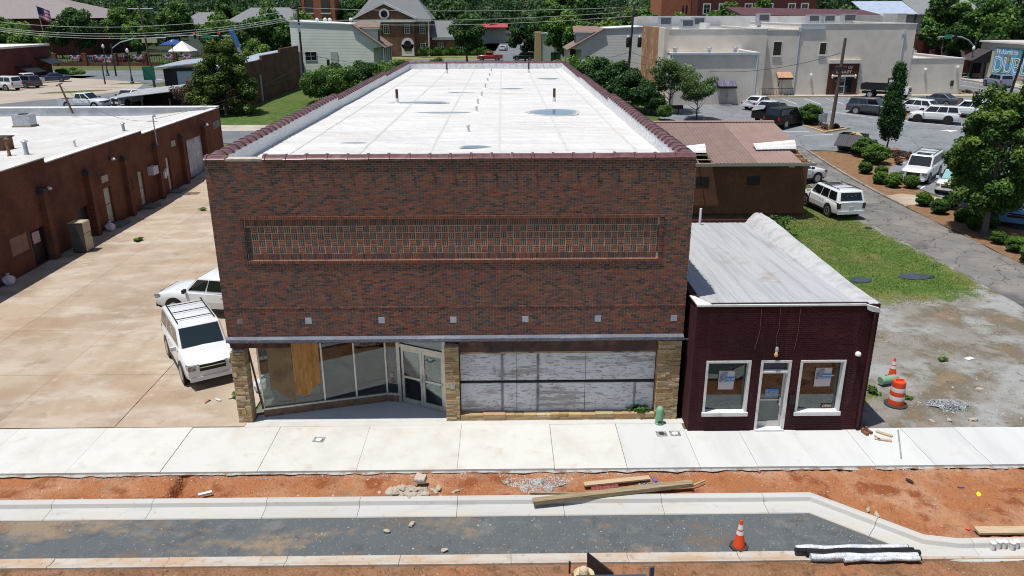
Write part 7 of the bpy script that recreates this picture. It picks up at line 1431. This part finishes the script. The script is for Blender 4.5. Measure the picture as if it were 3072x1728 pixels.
bl_ = thing('boom_lift', 'raised blue boom lift on a pale mast behind the old brick building', 'lift', (-38, 122, 2.4)); MB().tube((-37.5, 122, 2.4), (-38.0, 122, 7.0), .38, .34).build('mast', m_white, bl_); MB().tube((-38.0, 122, 7.0), (-39.2, 122, 10.2), .5, .42).build('boom', LM('lift_blue', (.06, .15, .38)), bl_); MB().tube((-38.3, 122, 6.8), (-41, 122, 4.2), .14).build('strut', m_white, bl_); B(-41, -36.5, 121, 123, 2.4, 3.2).build('base', m_steel, bl_)
tag(pole('sign_post', 'dark post at the end of the tan apron', -52.6, 101.5, 3.0, .12, m_pole_d, cat='post'))
lp = thing('parking_light_pole', 'dark slanting light pole behind the right-hand trees', 'light pole', (67.2, 68.2, T(68))); MB().tube((67.0, 68.2, 2), (68.3, 68.2, 11.5), .16, .1).build('shaft', m_black, lp); B(67.6, 69.4, 67.9, 68.5, 11.5, 11.7).build('lamp_head', m_black, lp)
# park: brick-piered fence with bunting, tent, flag
pf = thing('park_fence', 'dark iron park fence with brick piers and low brick wall', 'fence', (-70, 146, 2.4)); B(-84, -46, 145.6, 146, 2.3, 3.1).build('base_wall', LM('park_brick', (.20, .085, .05), [((.15, .06, .04), 1, .45, .6)], pos=True), pf)
for k in range(7): x = -84+k*6.2; B(x-.45, x+.45, 145.4, 146.2, 2.3, 4.9).build('pier', bpy.data.materials['park_brick'], pf)
for k in range(75): x = -83.4+k*.5; MB().box(x-.03, x+.03, 145.75, 145.85, 3.1, 4.7).build('picket', m_black, pf)
MB().box(-84, -46, 145.77, 145.83, 4.55, 4.63).build('rail', m_black, pf)
m_bu = [LM('bunting_white', (.55, .55, .60)), LM('bunting_blue', (.10, .13, .32)), LM('bunting_red', (.42, .12, .16))]
for k, x in enumerate((-79.5, -74.5, -72.6, -66.5, -60.3, -56.5)):
    b_ = thing('bunting', 'red white and blue half-round bunting on the park fence, %s from the left' % ['first', 'second', 'third', 'fourth', 'fifth', 'sixth'][k], 'bunting', (x, 145.3, 4.6), group='bunting on the park fence')
    for i, (r0, r1) in enumerate(((.0, .42), (.42, .72), (.72, 1.05))):
        m = MB(); n = 14
        for j in range(n): t0, t1 = math.pi+math.pi*j/n, math.pi+math.pi*(j+1)/n; m.poly([(x+math.cos(t)*r*1.2, 145.3+.03*math.sin(t*9), 4.6+math.sin(t)*r) for r, t in ((r0+.001, t0), (r1, t0), (r1, t1), (r0+.001, t1))])
        m.build('stripe', [m_bu[1], m_bu[0], m_bu[2]][i], b_)
tn = thing('canopy_tent', 'white peaked canopy tent in the park', 'tent', (-60.9, 155, 2.4)); MB().add([(-63.3, 152.8, 4.9), (-58.5, 152.8, 4.9), (-58.5, 157.4, 4.9), (-63.3, 157.4, 4.9), (-60.9, 155.1, 7.0)], [(0, 1, 4), (1, 2, 4), (2, 3, 4), (3, 0, 4)]).build('canopy', m_white, tn)
for x, y in ((-63.2, 152.9), (-58.6, 152.9), (-58.6, 157.3), (-63.2, 157.3)): MB().tube((x, y, 2.4), (x, y, 4.9), .05).build('leg', m_steel, tn)
tn = thing('canopy_tent', 'dark blue canopy tent behind the white one', 'tent', (-65.5, 162, 2.4)); MB().add([(-68, 160, 6.0), (-63, 160, 6.0), (-63, 164.5, 6.0), (-68, 164.5, 6.0), (-65.5, 162, 7.2)], [(0, 1, 4), (1, 2, 4), (2, 3, 4), (3, 0, 4)]).build('canopy', LM('tent_blue', (.02, .06, .25)), tn)
for x, y in ((-67.9, 160.1), (-63.1, 160.1), (-63.1, 164.4), (-67.9, 164.4)): MB().tube((x, y, 2.4), (x, y, 6.0), .05).build('leg', m_steel, tn)
fp = thing('flag_pole', 'flagpole with a red and white striped flag before the school roof', 'flag', (-92.8, 160, 2.4)); MB().tube((-92.6, 160, 2.4), (-93.6, 160, 14.6), .12, .07).build('pole', m_steel, fp)
fl_ = MB(); 
for i in range(7): 
    for j in range(6): 
        z0 = 14.2-.36*i; x0 = -93.4+.42*j; f_ = lambda x: 160+.18*math.sin((x+93)*3); dz = lambda j: -.16*j
        fl_.add([(x0, f_(x0), z0+dz(j)), (x0+.42, f_(x0+.42), z0+dz(j+1)), (x0+.42, f_(x0+.42), z0-.36+dz(j+1)), (x0, f_(x0), z0-.36+dz(j))], [(0, 1, 2, 3)], 2 if (i < 4 and j < 3) else i % 2)
fl_.build('flag', [LM('flag_red', (.45, .08, .14)), LM('flag_white', (.6, .55, .6)), LM('flag_blue', (.03, .04, .14))], fp, recalc=False)
for i, (x, y, c_) in enumerate(((-78, 151, (.10, .11, .12)), (-75, 152, (.55, .56, .57)), (-72, 151, (.16, .03, .03)), (-68.5, 152, (.09, .10, .10)))): car('suv', ['dark', 'pale', 'maroon', 'black'][i]+' car parked behind the park fence', paint('far%d' % i, c_), (x, y, 2.42), 80+i*7)
# dumpster, utility box, rusty beam
dm = thing('dumpster', 'green dumpster with its black lid hanging open in front', 'dumpster', (40.75, 48.0, T(48)), math.radians(-40)); m_dg = LM('dumpster_green', (.012, .05, .04), [((.03, .04, .035), 3, .5, .65)], rough=.5)
d_ = MB(); d_.box(-1.1, 1.1, -.75, -.70, .15, 1.35); d_.box(-1.1, 1.1, .70, .75, .15, 1.5); d_.box(-1.1, -1.05, -.70, .70, .15, 1.5); d_.box(1.05, 1.1, -.70, .70, .15, 1.5); d_.box(-1.05, 1.05, -.70, .70, .12, .2); d_.build('bin', m_dg, dm, local=True)
m_lid = LM('ribbed_lid', (.035, .035, .042), rough=.45)
for xx in (-.54, .54):
    l_ = MB().obox((xx, -1.35, 1.02), (1.06, 1.5, .05), 0, .62); 
    for i in range(5): l_.obox((xx-.4+i*.2, -1.36, 1.06), (.06, 1.45, .05), 0, .62)
    l_.build('lid', m_lid, dm, local=True)
for sg in (1, -1): MB().box(sg*1.1-.08, sg*1.1+.08, -.3, .3, .6, .8).build('fork_pocket', m_dg, dm, local=True)
tag(MB().obox((41.0, 48.0, T(48)+1.5), (.9, .7, .06), .3, .35, .2).obox((40.7, 48.0, T(48)+1.45), (.7, .5, .05), .9, -.3, .3).build('cardboard_box', LM('cardboard', (.44, .31, .18))), 'flattened cardboard box sticking out of the dumpster', 'box')
ub = thing('utility_box', 'grey electrical box on legs beside the island pole', 'utility box', (41.45, 57.0, T(57)+.14)); z = T(57)+.14; B(41.25, 41.75, 56.85, 57.1, z+.55, z+1.45).build('cabinet', m_steel, ub); B(40.95, 41.22, 56.9, 57.05, z+.7, z+1.3).build('meter_box', m_steel, ub)
for x in (41.05, 41.3, 41.7): MB().tube((x, 56.97, z-.1), (x, 56.97, z+.6), .03).build('leg', m_steel, ub)
rbm = thing('rusty_beam', 'dark rusty beam propped on posts near the crape myrtles', 'beam', (26.9, 65.2, T(65))); z = T(65.2); B(24.8, 28.9, 65.1, 65.3, z+.55, z+.95).build('beam', LM('dark_rust', (.05, .022, .02)), rbm)
for x in (25.4, 28.4): B(x-.08, x+.08, 65.12, 65.28, z-.1, z+.55).build('post', m_pole, rbm)
# cones and barrel
m_or_ = LM('cone_orange', (.72, .075, .018), [((.62, .06, .02), 4, .5, .7)], rough=.45); m_refl = LM('reflective_white', (.66, .66, .66), rough=.4)
def cone(lab, x, y, z):
    t_ = thing('traffic_cone', lab, 'traffic cone', (x, y, z), .3, None, .88); MB().prism([(.26*math.cos(a+.39)*1.08, .26*math.sin(a+.39)*1.08) for a in [i*math.pi/4 for i in range(8)]], 0, .045).build('base', LM('cone_base', (.05, .04, .035)) if 'cone_base' not in bpy.data.materials else bpy.data.materials['cone_base'], t_, local=True)
    R = lambda zz: .175-(.175-.035)*(zz-.045)/.87
    MB().lathe((0, 0, 0), [(R(.045)*1.02, .045), (R(.915), .915), (.025, .92)], 20).build('cone_body', m_or_, t_, smooth=50, local=True)
    for a, b in ((.46, .58), (.63, .78)): MB().lathe((0, 0, 0), [(R(a)+.004, a), (R(b)+.004, b)], 20).build('reflective_collar', m_refl, t_, smooth=50, local=True)
    return t_
cone('orange traffic cone standing on the crushed-stone lane', 14.88, -6.34, -.20); cone('orange traffic cone behind the striped barrel', 23.2, 2.9, .01)
br = thing('construction_barrel', 'orange and white striped construction barrel on a black base', 'barrel', (22.36, .85, .0), 0, None, .9); bx_, by_ = 22.36, .85
MB().lathe((bx_, by_, 0), [(.42, .0), (.42, .06), (.31, .09)], 20).build('rubber_base', LM('rubber', (.035, .035, .037)), br)
zz = [.08, .28, .45, .62, .79, 1.0]
for i in range(5): r0, r1 = .29-.012*i, .29-.012*(i+1); MB().lathe((bx_, by_, 0), [(r0+.006, zz[i]), (r0+.008, zz[i]+.02), (r0-.004, zz[i+1]-.005)], 22).build('stripe', m_refl if i % 2 else m_or_, br, smooth=45)
MB().lathe((bx_, by_, 1.0), [(.235, -.004), (.22, .03), (.1, .035)], 18).build('lid', m_or_, br, smooth=45); MB().box(bx_-.14, bx_+.14, by_-.02, by_+.02, 1.035, 1.10).build('handle', m_or_, br)
hy = tag(MB().tube((22.45, 2.25, .22), (23.05, 2.42, .24), .15, .15, 14).build('green_pipe', LM('pale_green_plastic', (.20, .33, .23), rough=.5), smooth=50), 'pale green capped pipe lying behind the barrel', 'pipe')
gb = thing('grey_meter_box', 'small grey utility box by the maroon shop side wall', 'utility box', (21.0, 1.0, .0)); B(20.72, 21.15, .9, 1.2, .75, 1.1).build('cabinet', m_steel, gb); MB().tube((20.9, 1.05, 0), (20.9, 1.05, .76), .03).build('leg', m_steel, gb)
bo = thing('green_bollard', 'pale green utility pedestal on the sidewalk by the right pier', 'pedestal', (13.95, -.3, 0)); MB().lathe((13.95, -.3, 0), [(.15, 0), (.15, .05), (.13, .06), (.13, .50), (.115, .57), (.07, .62), (.02, .635)], 18).build('shell', LM('pedestal_green', (.17, .34, .22), rough=.5), bo, smooth=45); B(13.88, 14.02, -.445, -.425, .1, .16).build('label', m_dark, bo)
for i, (x, y, rz, lb_) in enumerate(((13.9, -.98, 0, 'square meter lid in the sidewalk below the green pedestal'), (14.34, -.96, 0, 'square meter lid with a pale centre near the maroon corner'), (2.9, -1.15, -.1, 'rectangular meter lid in the sidewalk before the shop entry'))):
    mt = thing('meter_lid', lb_, 'lid', (x, y, .01), rz); MB().obox((0, 0, .006), (.34, .30, .012)).build('frame', LM('lid_concrete', (.30, .30, .30), [((.12, .12, .12), 12, .5, .56)]) if i == 0 else bpy.data.materials['lid_concrete'], mt, local=True); MB().lathe((0, 0, .013), [(.1, 0), (.09, .008)], 14).build('cap', m_refl if i else m_dark, mt, local=True)
# lying on the sidewalk: shoes, wood scraps, pipe
sho = thing('work_shoes', 'pair of brown work shoes left on the sidewalk', 'shoes', (20.5, -.95, .01), .3)
for i, x in enumerate((-.09, .09)): 
    m = MB(); m.lathe((0, 0, 0), [(.05, 0), (.06, .04), (.05, .1), (.045, .14)], 10); m.obox((0, -.12, .035), (.10, .22, .07)); m.obox((0, -.2, .05), (.085, .08, .06)); o = m.build('shoe', LM('shoe_leather', (.20, .085, .04), rough=.6) if i == 0 else bpy.data.materials['shoe_leather'], sho, smooth=50, local=True); o.location = (x, .03*i, 0)
tag(MB().obox((21.05, -1.13, .03), (.5, .12, .04), -.75).build('wood_scrap', m_wood2), 'pale wood scrap nearer the maroon shop', 'wood scrap'); tag(MB().obox((20.85, -1.5, .03), (.5, .10, .035), -.35).obox((20.72, -1.38, .03), (.06, .3, .035), .1).build('wood_scrap', m_wood2), 'L-shaped pale wood scrap on the sidewalk', 'wood scrap')
tag(MB().tube((21.6, -.92, .03), (20.9, -2.58, .03), .025).build('metal_pipe', m_steel), 'long grey metal pipe lying across the sidewalk', 'pipe')
# timbers on the kerb
a, b = Vector((9.62, -4.62, .03)), Vector((14.2, -3.95, .13)); c_ = (a+b)/2; d = b-a
tag(MB().obox(c_, (d.length, .20, .12), math.atan2(d.y, d.x), 0, -math.atan2(d.z, math.hypot(d.x, d.y))).build('timber_beam', m_wood), 'long weathered timber beam resting across the kerb', 'timber')
tag(MB().obox((12.1, -3.58, -.02), (1.98, .19, .05), .16).build('plank', m_wood2), 'short pale plank behind the long timber', 'plank'); tag(MB().obox((10.2, -4.1, -.06), (1.3, .06, .05), -.05).build('plank', m_wood), 'thin dark stick by the kerb left of the long timber', 'plank'); tag(MB().obox((14.45, -3.75, .0), (.5, .04, .04), .55).build('plank', m_wood2), 'small splinter at the right end of the long timber', 'plank'); tag(MB().obox((22.2, -6.05, .0), (2.0, .28, .06), .0).build('plank', m_wood2), 'pale plank on the clay above the white cups', 'plank')
pv = thing('paver_patch', 'square patch of red brick pavers sunk in the clay', 'pavers', (11.72, -3.85, -.1))
m_pv = LM('red_paver', (.24, .055, .045), [((.30, .12, .08), 4, .5, .7)], pos=True, bump=.3, bsc=20)
for i in range(7):
    for j in range(4): MB().box(11.32+i*.115, 11.425+i*.115, -4.06+j*.105, -3.965+j*.105, -.12, -.062).build('paver', m_pv, pv)
# rubble
rg2 = random.Random(21); RB = []
def chunk(r, sd):
    bm = bmesh.new(); bmesh.ops.create_icosphere(bm, subdivisions=1, radius=1)
    rr_ = random.Random(sd)
    for v in bm.verts: v.co *= rr_.uniform(.65, 1.25); v.co.z *= .65; v.co.x *= 1.25
    bmesh.ops.convex_hull(bm, input=bm.verts); me = bpy.data.meshes.new('rubble_chunk'); bm.to_mesh(me); bm.free(); me.materials.append(m_rubble); return me
m_rubble = LM('broken_concrete', (.46, .40, .33), [((.36, .29, .22), 3, .45, .65), ((.52, .48, .43), 5, .55, .7)], bump=.4, bsc=8)
RB = [chunk(1, i) for i in range(8)]
for i in range(64):
    t = rg2.random(); x = rg2.gauss(6.02, .42); y = rg2.gauss(-3.92, .16); r = rg2.uniform(.055, .15)
    if y < -4.2: y = -4.17
    h = .2*math.exp(-((x-6.0)/.4)**2-((y+3.98)/.16)**2)*rg2.random()
    o = newobj('rubble_chunk', rg2.choice(RB)); o.location = (x, y, H(x, y)+h+r*.35); o.scale = (r, r, r); o.rotation_euler = (rg2.uniform(-.4, .4), rg2.uniform(-.4, .4), rg2.uniform(0, 6)); tag(o, 'broken concrete chunk in the rubble pile beside the kerb', 'rubble', 'rubble pile')
bc = tag(MB().add([(6.18, -3.66, .03), (6.52, -3.70, .02), (6.58, -3.42, .05), (6.24, -3.34, .08), (6.2, -3.64, .15), (6.5, -3.69, .13), (6.55, -3.45, .17), (6.27, -3.37, .20)], [(3, 2, 1, 0), (4, 5, 6, 7), (0, 1, 5, 4), (1, 2, 6, 5), (2, 3, 7, 6), (3, 0, 4, 7)]).build('concrete_block', m_rubble), 'largest flat concrete block topping the rubble pile', 'rubble')
for x, y, r, lb_ in ((6.9, -3.75, .13, 'pale concrete chunk just right of the rubble pile'), (6.75, -3.78, .09, 'smaller concrete chunk just right of the rubble pile'), (6.85, -3.95, .08, 'concrete chunk by the kerb right of the pile'), (7.45, -3.86, .08, 'pinkish concrete chunk midway along the strip'), (7.36, -3.95, .07, 'left one of two small chunks midway along the strip'), (8.9, -3.45, .1, 'smooth pale stone beside the gravel patch'), (6.3, -5.31, .10, 'white concrete lump on the crushed-stone lane'), (5.69, -5.6, .09, 'tan lump on the crushed-stone lane'), (7.27, -6.42, .09, 'flat pale chip at the near edge of the lane'), (12.85, -3.35, .1, 'brick fragment above the short plank'), (13.0, -3.85, .09, 'orange brick fragment by the timber'), (18.8, -5.05, .09, 'grey lump on the clay above the slanted kerb'), (18.92, -5.3, .11, 'crumpled pale lump by the slanted kerb'), (25.9, 1.9, .11, 'pale rock on the gravel lot'), (23.0, -.35, .10, 'broken slab piece near the barrel, left'), (23.6, -.3, .12, 'broken slab piece near the barrel, middle'), (24.4, -.28, .13, 'broken slab piece near the barrel, right'), (24.0, .2, .07, 'small stone by the gravel mound')):
    o = newobj('stone_lump', rg2.choice(RB)); zz_ = (H(x, y) if y < -2.9 and y > kerb_y(x) else -.2 if y < -2.9 else .0); o.location = (x, y, zz_+r*.4); o.scale = (r, r*.8, r*.8); o.rotation_euler = (0, 0, rg2.uniform(0, 6)); tag(o, lb_, 'stone')
tag(MB().obox((.3, -4.0, -.03), (.36, .10, .06), .45).build('concrete_sliver', m_refl), 'white concrete sliver beside the eroded channel', 'stone')
# gravel spills and mound
def f_patch(cx, cy, rx, ry, zf):
    def f(r):
        a = r.uniform(0, 6.28); q = math.sqrt(r.random())*(1+.3*math.sin(3*a)); x, y = cx+rx*q*math.cos(a), cy+ry*q*math.sin(a); return x, y, zf(x, y, q)
    return f
stones('gravel_patch', 1500, f_patch(9.75, -3.55, .85, .42, lambda x, y, q: max(H(x, y), -.14)), [m_st1, m_st1, m_st2, m_st1], .010, .026, 31, 'patch of pale gravel on the clay strip beside the thin stick'); stones('gravel_patch', 700, f_patch(13.25, -3.7, .45, .22, lambda x, y, q: max(H(x, y), -.12)), [m_st1, m_st2], .010, .022, 32, 'patch of blue-grey gravel behind the long timber')
stones('gravel_mound', 2600, f_patch(24.15, .75, .8, .5, lambda x, y, q: .13*max(0, 1-q*q)), [m_st1, m_st2, m_st2], .012, .028, 33, 'low mound of blue-grey gravel near the barrel')
def f_lot(r):
    x, y = r.uniform(20.6, 33), r.uniform(-.6, 12)
    if noise.noise((x*.4, y*.4, 50))+r.random()*.5 < .2: return None
    return x, y, .006
stones('loose_gravel', 6500, f_lot, [m_st1, m_st1, m_st2, m_st3], .012, .03, 34, 'loose pale gravel scattered over the vacant lot')
tag(MB().obox((27.0, 4.5, .03), (.36, .2, .03), .4).build('paper_scrap', m_white), 'white paper scrap on the gravel lot', 'litter'); tag(MB().lathe((31.6, 23.75, .012), [(.24, 0), (.22, .03), (.1, .035)], 16).build('drain_grate', m_black), 'small black drain grate in the lawn', 'drain')
for i, (cx, cy, rx, ry) in enumerate(((26.85, 13.9, .55, .42), (29.9, 14.4, .85, .5))):
    p = MB().poly([(cx+rx*math.cos(t)*(1+.15*math.sin(2*t+i)), cy+ry*math.sin(t)*(1+.12*math.cos(3*t)), .045) for t in [2*math.pi*k/26 for k in range(26)]]); tag(p.build('puddle', LM('muddy_puddle', (.035, .04, .05), [((.06, .065, .07), 1.5, .45, .65)], rough=.06, spec=.5, pos=True) if i == 0 else bpy.data.materials['muddy_puddle'], local=True), kind='structure')
# wrapped roll and paint cups on the ribbon kerb
wr = thing('wrapped_strips', 'bundle of white and black foil-wrapped strips on the ribbon kerb', 'bundle', (17.7, -6.85, -.15)); m_foil = LM('white_foil', (.62, .64, .66), [((.45, .48, .52), 5, .45, .6)], rough=.35, bump=.5, bsc=12)
for i, (y, x0, x1, mt, r_) in enumerate(((-6.62, 16.25, 19.1, m_foil, .085), (-6.72, 16.2, 19.2, m_black, .07), (-6.82, 16.45, 19.3, m_black, .075), (-6.95, 16.5, 19.2, m_foil, .09), (-7.05, 17.3, 19.2, m_foil, .06))):
    pts = [(x0+(x1-x0)*k/8, y+.02*math.sin(k*1.7+i), -.06+.015*math.sin(k*2.1+i)) for k in range(9)]; o = MB().path(pts, r_, 9).build('strip', mt, wr, smooth=60); o2 = MB().tube(pts[-1], Vector(pts[-1])+Vector((.03, 0, 0)), r_*.95, n=9).build('strip_end', m_black, o)
for k in range(5):
    x = 21.3+k*.16+(.02 if k % 2 else 0); y = -6.62+(.05 if k in (1, 2, 4) else 0); cp = thing('white_cup', 'white lidded cup in the row on the kerb, %s from the left' % ['first', 'second', 'third', 'fourth', 'fifth'][k], 'cup', (x, y, -.16), group='white cups on the kerb'); MB().lathe((x, y, -.16), [(.06, 0), (.07, .21)], 14).build('cup_body', m_white, cp, smooth=40); MB().lathe((x, y, .05), [(.078, 0), (.075, .02), (.055, .022)], 14).build('cup_rim', m_refl, cp)
for x, y, c2, lb_, s_ in ((22.3, -4.3, (.75, .62, .02), 'yellow plastic scrap on the red clay', .12), (21.95, -4.0, (.12, .14, .25), 'dark blue can on the red clay', .09), (20.6, -3.72, (.05, .02, .015), 'dark curled scrap on the red clay', .12), (21.05, -5.95, (.55, .10, .04), 'orange scrap near the pale plank', .1), (13.25, -3.35, (.10, .12, .45), 'blue marker at the end of the short plank', .12), (-1.6, 1.5, (.36, .22, .13), 'crumpled tan paper bag on the alley concrete', .16), (-1.2, 1.55, (.5, .53, .58), 'crumpled white paper on the alley concrete', .14), (-.82, 1.7, (.42, .40, .36), 'pale stone on the alley concrete', .1), (16.4, -3.0, (.30, .07, .06), 'red paint-marked scrap at the sidewalk edge', .10)):
    zz_ = H(x, y) if y < -2.9 else .02; o = newobj('litter', chunk(1, int(abs(x*37)) % 50)); o.data.materials.clear(); o.data.materials.append(LM('litter_'+lb_.split()[0], c2)); o.location = (x, y, zz_+.03); o.scale = (s_, s_*.6, s_*.45); o.rotation_euler = (0, 0, x*3); tag(o, lb_, 'litter')
bgx = thing('plastic_bag', 'white plastic bag of rubbish behind the left stone pier', 'bag', (.12, 2.3, 0)); bm = bmesh.new(); bmesh.ops.create_icosphere(bm, subdivisions=3, radius=.30)
for v in bm.verts: v.co *= 1+.25*noise.noise(v.co*5); v.co.z = max(-.2, v.co.z)
me = bpy.data.meshes.new('bag_body'); bm.to_mesh(me); bm.free(); me.materials.append(LM('bag_plastic', (.52, .53, .57), [((.62, .5, .48), 3, .5, .65)], rough=.35)); newobj('bag_body', me, bgx).location = (0, 0, .22); MB().lathe((0, 0, .45), [(.1, 0), (.03, .07), (.09, .16)], 9).build('bag_tie', bpy.data.materials['bag_plastic'], bgx, local=True)
for x, y, lb_ in ((-15.75, 24.4, 'white rubbish bag by the alley wall past the dark doorway'), (-16.0, 14.2, 'white rubbish bag by the alley wall at the left edge')):
    o = thing('plastic_bag', lb_, 'bag', (x, y, 0)); newobj('bag_body', me, o).location = (0, 0, .22); MB().lathe((0, 0, .42), [(.09, 0), (.03, .07), (.1, .18)], 9).build('bag_tie', bpy.data.materials['bag_plastic'], o, local=True)

# ================================================================ WORKER AND UTILITY CART AT THE NEAR EDGE
uc = thing('utility_cart', 'dark blue utility cart with flat canopy and side mirrors at the bottom edge', 'cart', (11.05, -10.75, H(11, -8)+.0)); m_cart = LM('cart_blue', (.045, .065, .11), rough=.35, coat=.3)
bx2, by2, bz2 = 11.05, -10.75, -.2
MB().box(10.32, 11.78, -11.9, -9.74, 1.72, 1.80).build('canopy', m_cart, uc)
for x in (10.4, 11.7):
    for y in (-11.8, -9.85): MB().tube((x, y, .45), (x, y, 1.72), .025).build('post', m_black, uc)
    MB().tube((x, -9.85, 1.55), (x+(.22 if x > 11 else -.15), -9.62, 1.72), .012).build('mirror_arm', m_black, uc)
MB().obox((11.93, -9.58, 1.74), (.09, .05, .22), .4).build('mirror', m_cart, uc); MB().obox((10.2, -9.5, 1.8), (.03, .05, .30), .2).build('mirror', m_black, uc)
MB().box(10.35, 11.75, -12.3, -9.4, .05, .5).build('body', m_cart, uc); MB().box(10.45, 11.65, -11.3, -10.7, .5, .8).build('seat', m_black, uc); MB().box(10.45, 11.65, -11.45, -11.3, .5, 1.2).build('backrest', m_black, uc)
MB().extr([(10.62, -8.98, 1.75), (11.08, -9.70, 1.80), (11.08, -9.70, .7), (10.66, -9.04, .7)], (.03, .02, 0)).build('open_door_panel', m_black, uc)
for x in (10.42, 11.68):
    for y in (-9.9, -11.9): MB().lathe((x, y, .08), [(.14, -.1), (.28, -.09), (.28, .09), (.14, .1)], 16, 0, 'X').build('wheel', m_tyre, uc)
pe = thing('person', 'worker in a straw hat and pale shirt standing beside the cart', 'person', (10.52, -9.50, -.14), .4)
def skin_body(joints, edges, mat, parent, name='body'):
    me = bpy.data.meshes.new(name); me.from_pydata([j[0] for j in joints], edges, []); o = newobj(name, me, parent)
    md = o.modifiers.new('skin', 'SKIN'); md.use_smooth_shade = True
    for i, j in enumerate(joints): me.skin_vertices[0].data[i].radius = (j[1], j[2] if len(j) > 2 else j[1])
    me.skin_vertices[0].data[0].use_root = True; o.modifiers.new('sub', 'SUBSURF').levels = 1; o.modifiers['sub'].render_levels = 2; me.materials.append(mat); return o
J = [((0, 0, .95), .14, .11), ((0, 0, 1.15), .13, .10), ((0, .0, 1.38), .16, .11), ((0, .02, 1.5), .055), ((0, .03, 1.62), .085, .10), ((0, .03, 1.70), .08, .09),
     ((.17, 0, 1.42), .06), ((.24, .02, 1.16), .045), ((.22, .16, .98), .035), ((-.17, 0, 1.42), .06), ((-.24, .02, 1.16), .045), ((-.20, .18, 1.0), .035),
     ((.10, 0, .88), .10), ((.11, .02, .50), .07), ((.11, 0, .10), .05), ((.11, .14, .05), .045), ((-.10, 0, .88), .10), ((-.11, -.02, .50), .07), ((-.11, -.04, .10), .05), ((-.11, .10, .05), .045),
     ((.215, .23, .93), .022), ((-.195, .25, .95), .022)]
E_ = [(0, 1), (1, 2), (2, 3), (3, 4), (4, 5), (2, 6), (6, 7), (7, 8), (2, 9), (9, 10), (10, 11), (0, 12), (12, 13), (13, 14), (14, 15), (0, 16), (16, 17), (17, 18), (18, 19), (8, 20), (11, 21)]
m_body = LM('worker_clothes', (.45, .38, .30), [((.38, .31, .25), 3, .45, .65)])
skin_body(J, E_, m_body, pe)
for sx, hx in ((1, .215), (-1, -.195)):
    for f_i in range(4): x = hx+(f_i-1.5)*.018; y0 = .25 if sx > 0 else .27; z0 = .92 if sx > 0 else .94; MB().path([(x, y0, z0), (x, y0+.04, z0-.025), (x, y0+.055, z0-.06-.006*f_i)], [.009, .008, .006], 6).build('finger', LM('skin', (.40, .24, .17)) if 'skin' not in bpy.data.materials else bpy.data.materials['skin'], pe, local=True)
    MB().path([(hx-sx*.03, .22, .94), (hx-sx*.055, .25, .92), (hx-sx*.05, .28, .90)], [.011, .009, .007], 6).build('thumb', bpy.data.materials['skin'], pe, local=True)
ht = MB().lathe((0, .03, 1.74), [(.01, .175), (.06, .17), (.095, .13), (.105, .02), (.12, .0), (.19, -.012), (.225, .01), (.225, .0), (.18, -.03), (.10, -.02)], 26).build('straw_hat', LM('straw', (.56, .44, .29), [((.46, .35, .22), 14, .45, .6)], bump=.4, bsc=60), pe, smooth=50, local=True); MB().lathe((0, .03, 1.745), [(.107, .01), (.105, .045)], 24).build('hat_band', LM('hat_band', (.25, .15, .08)), ht, smooth=50, local=True)
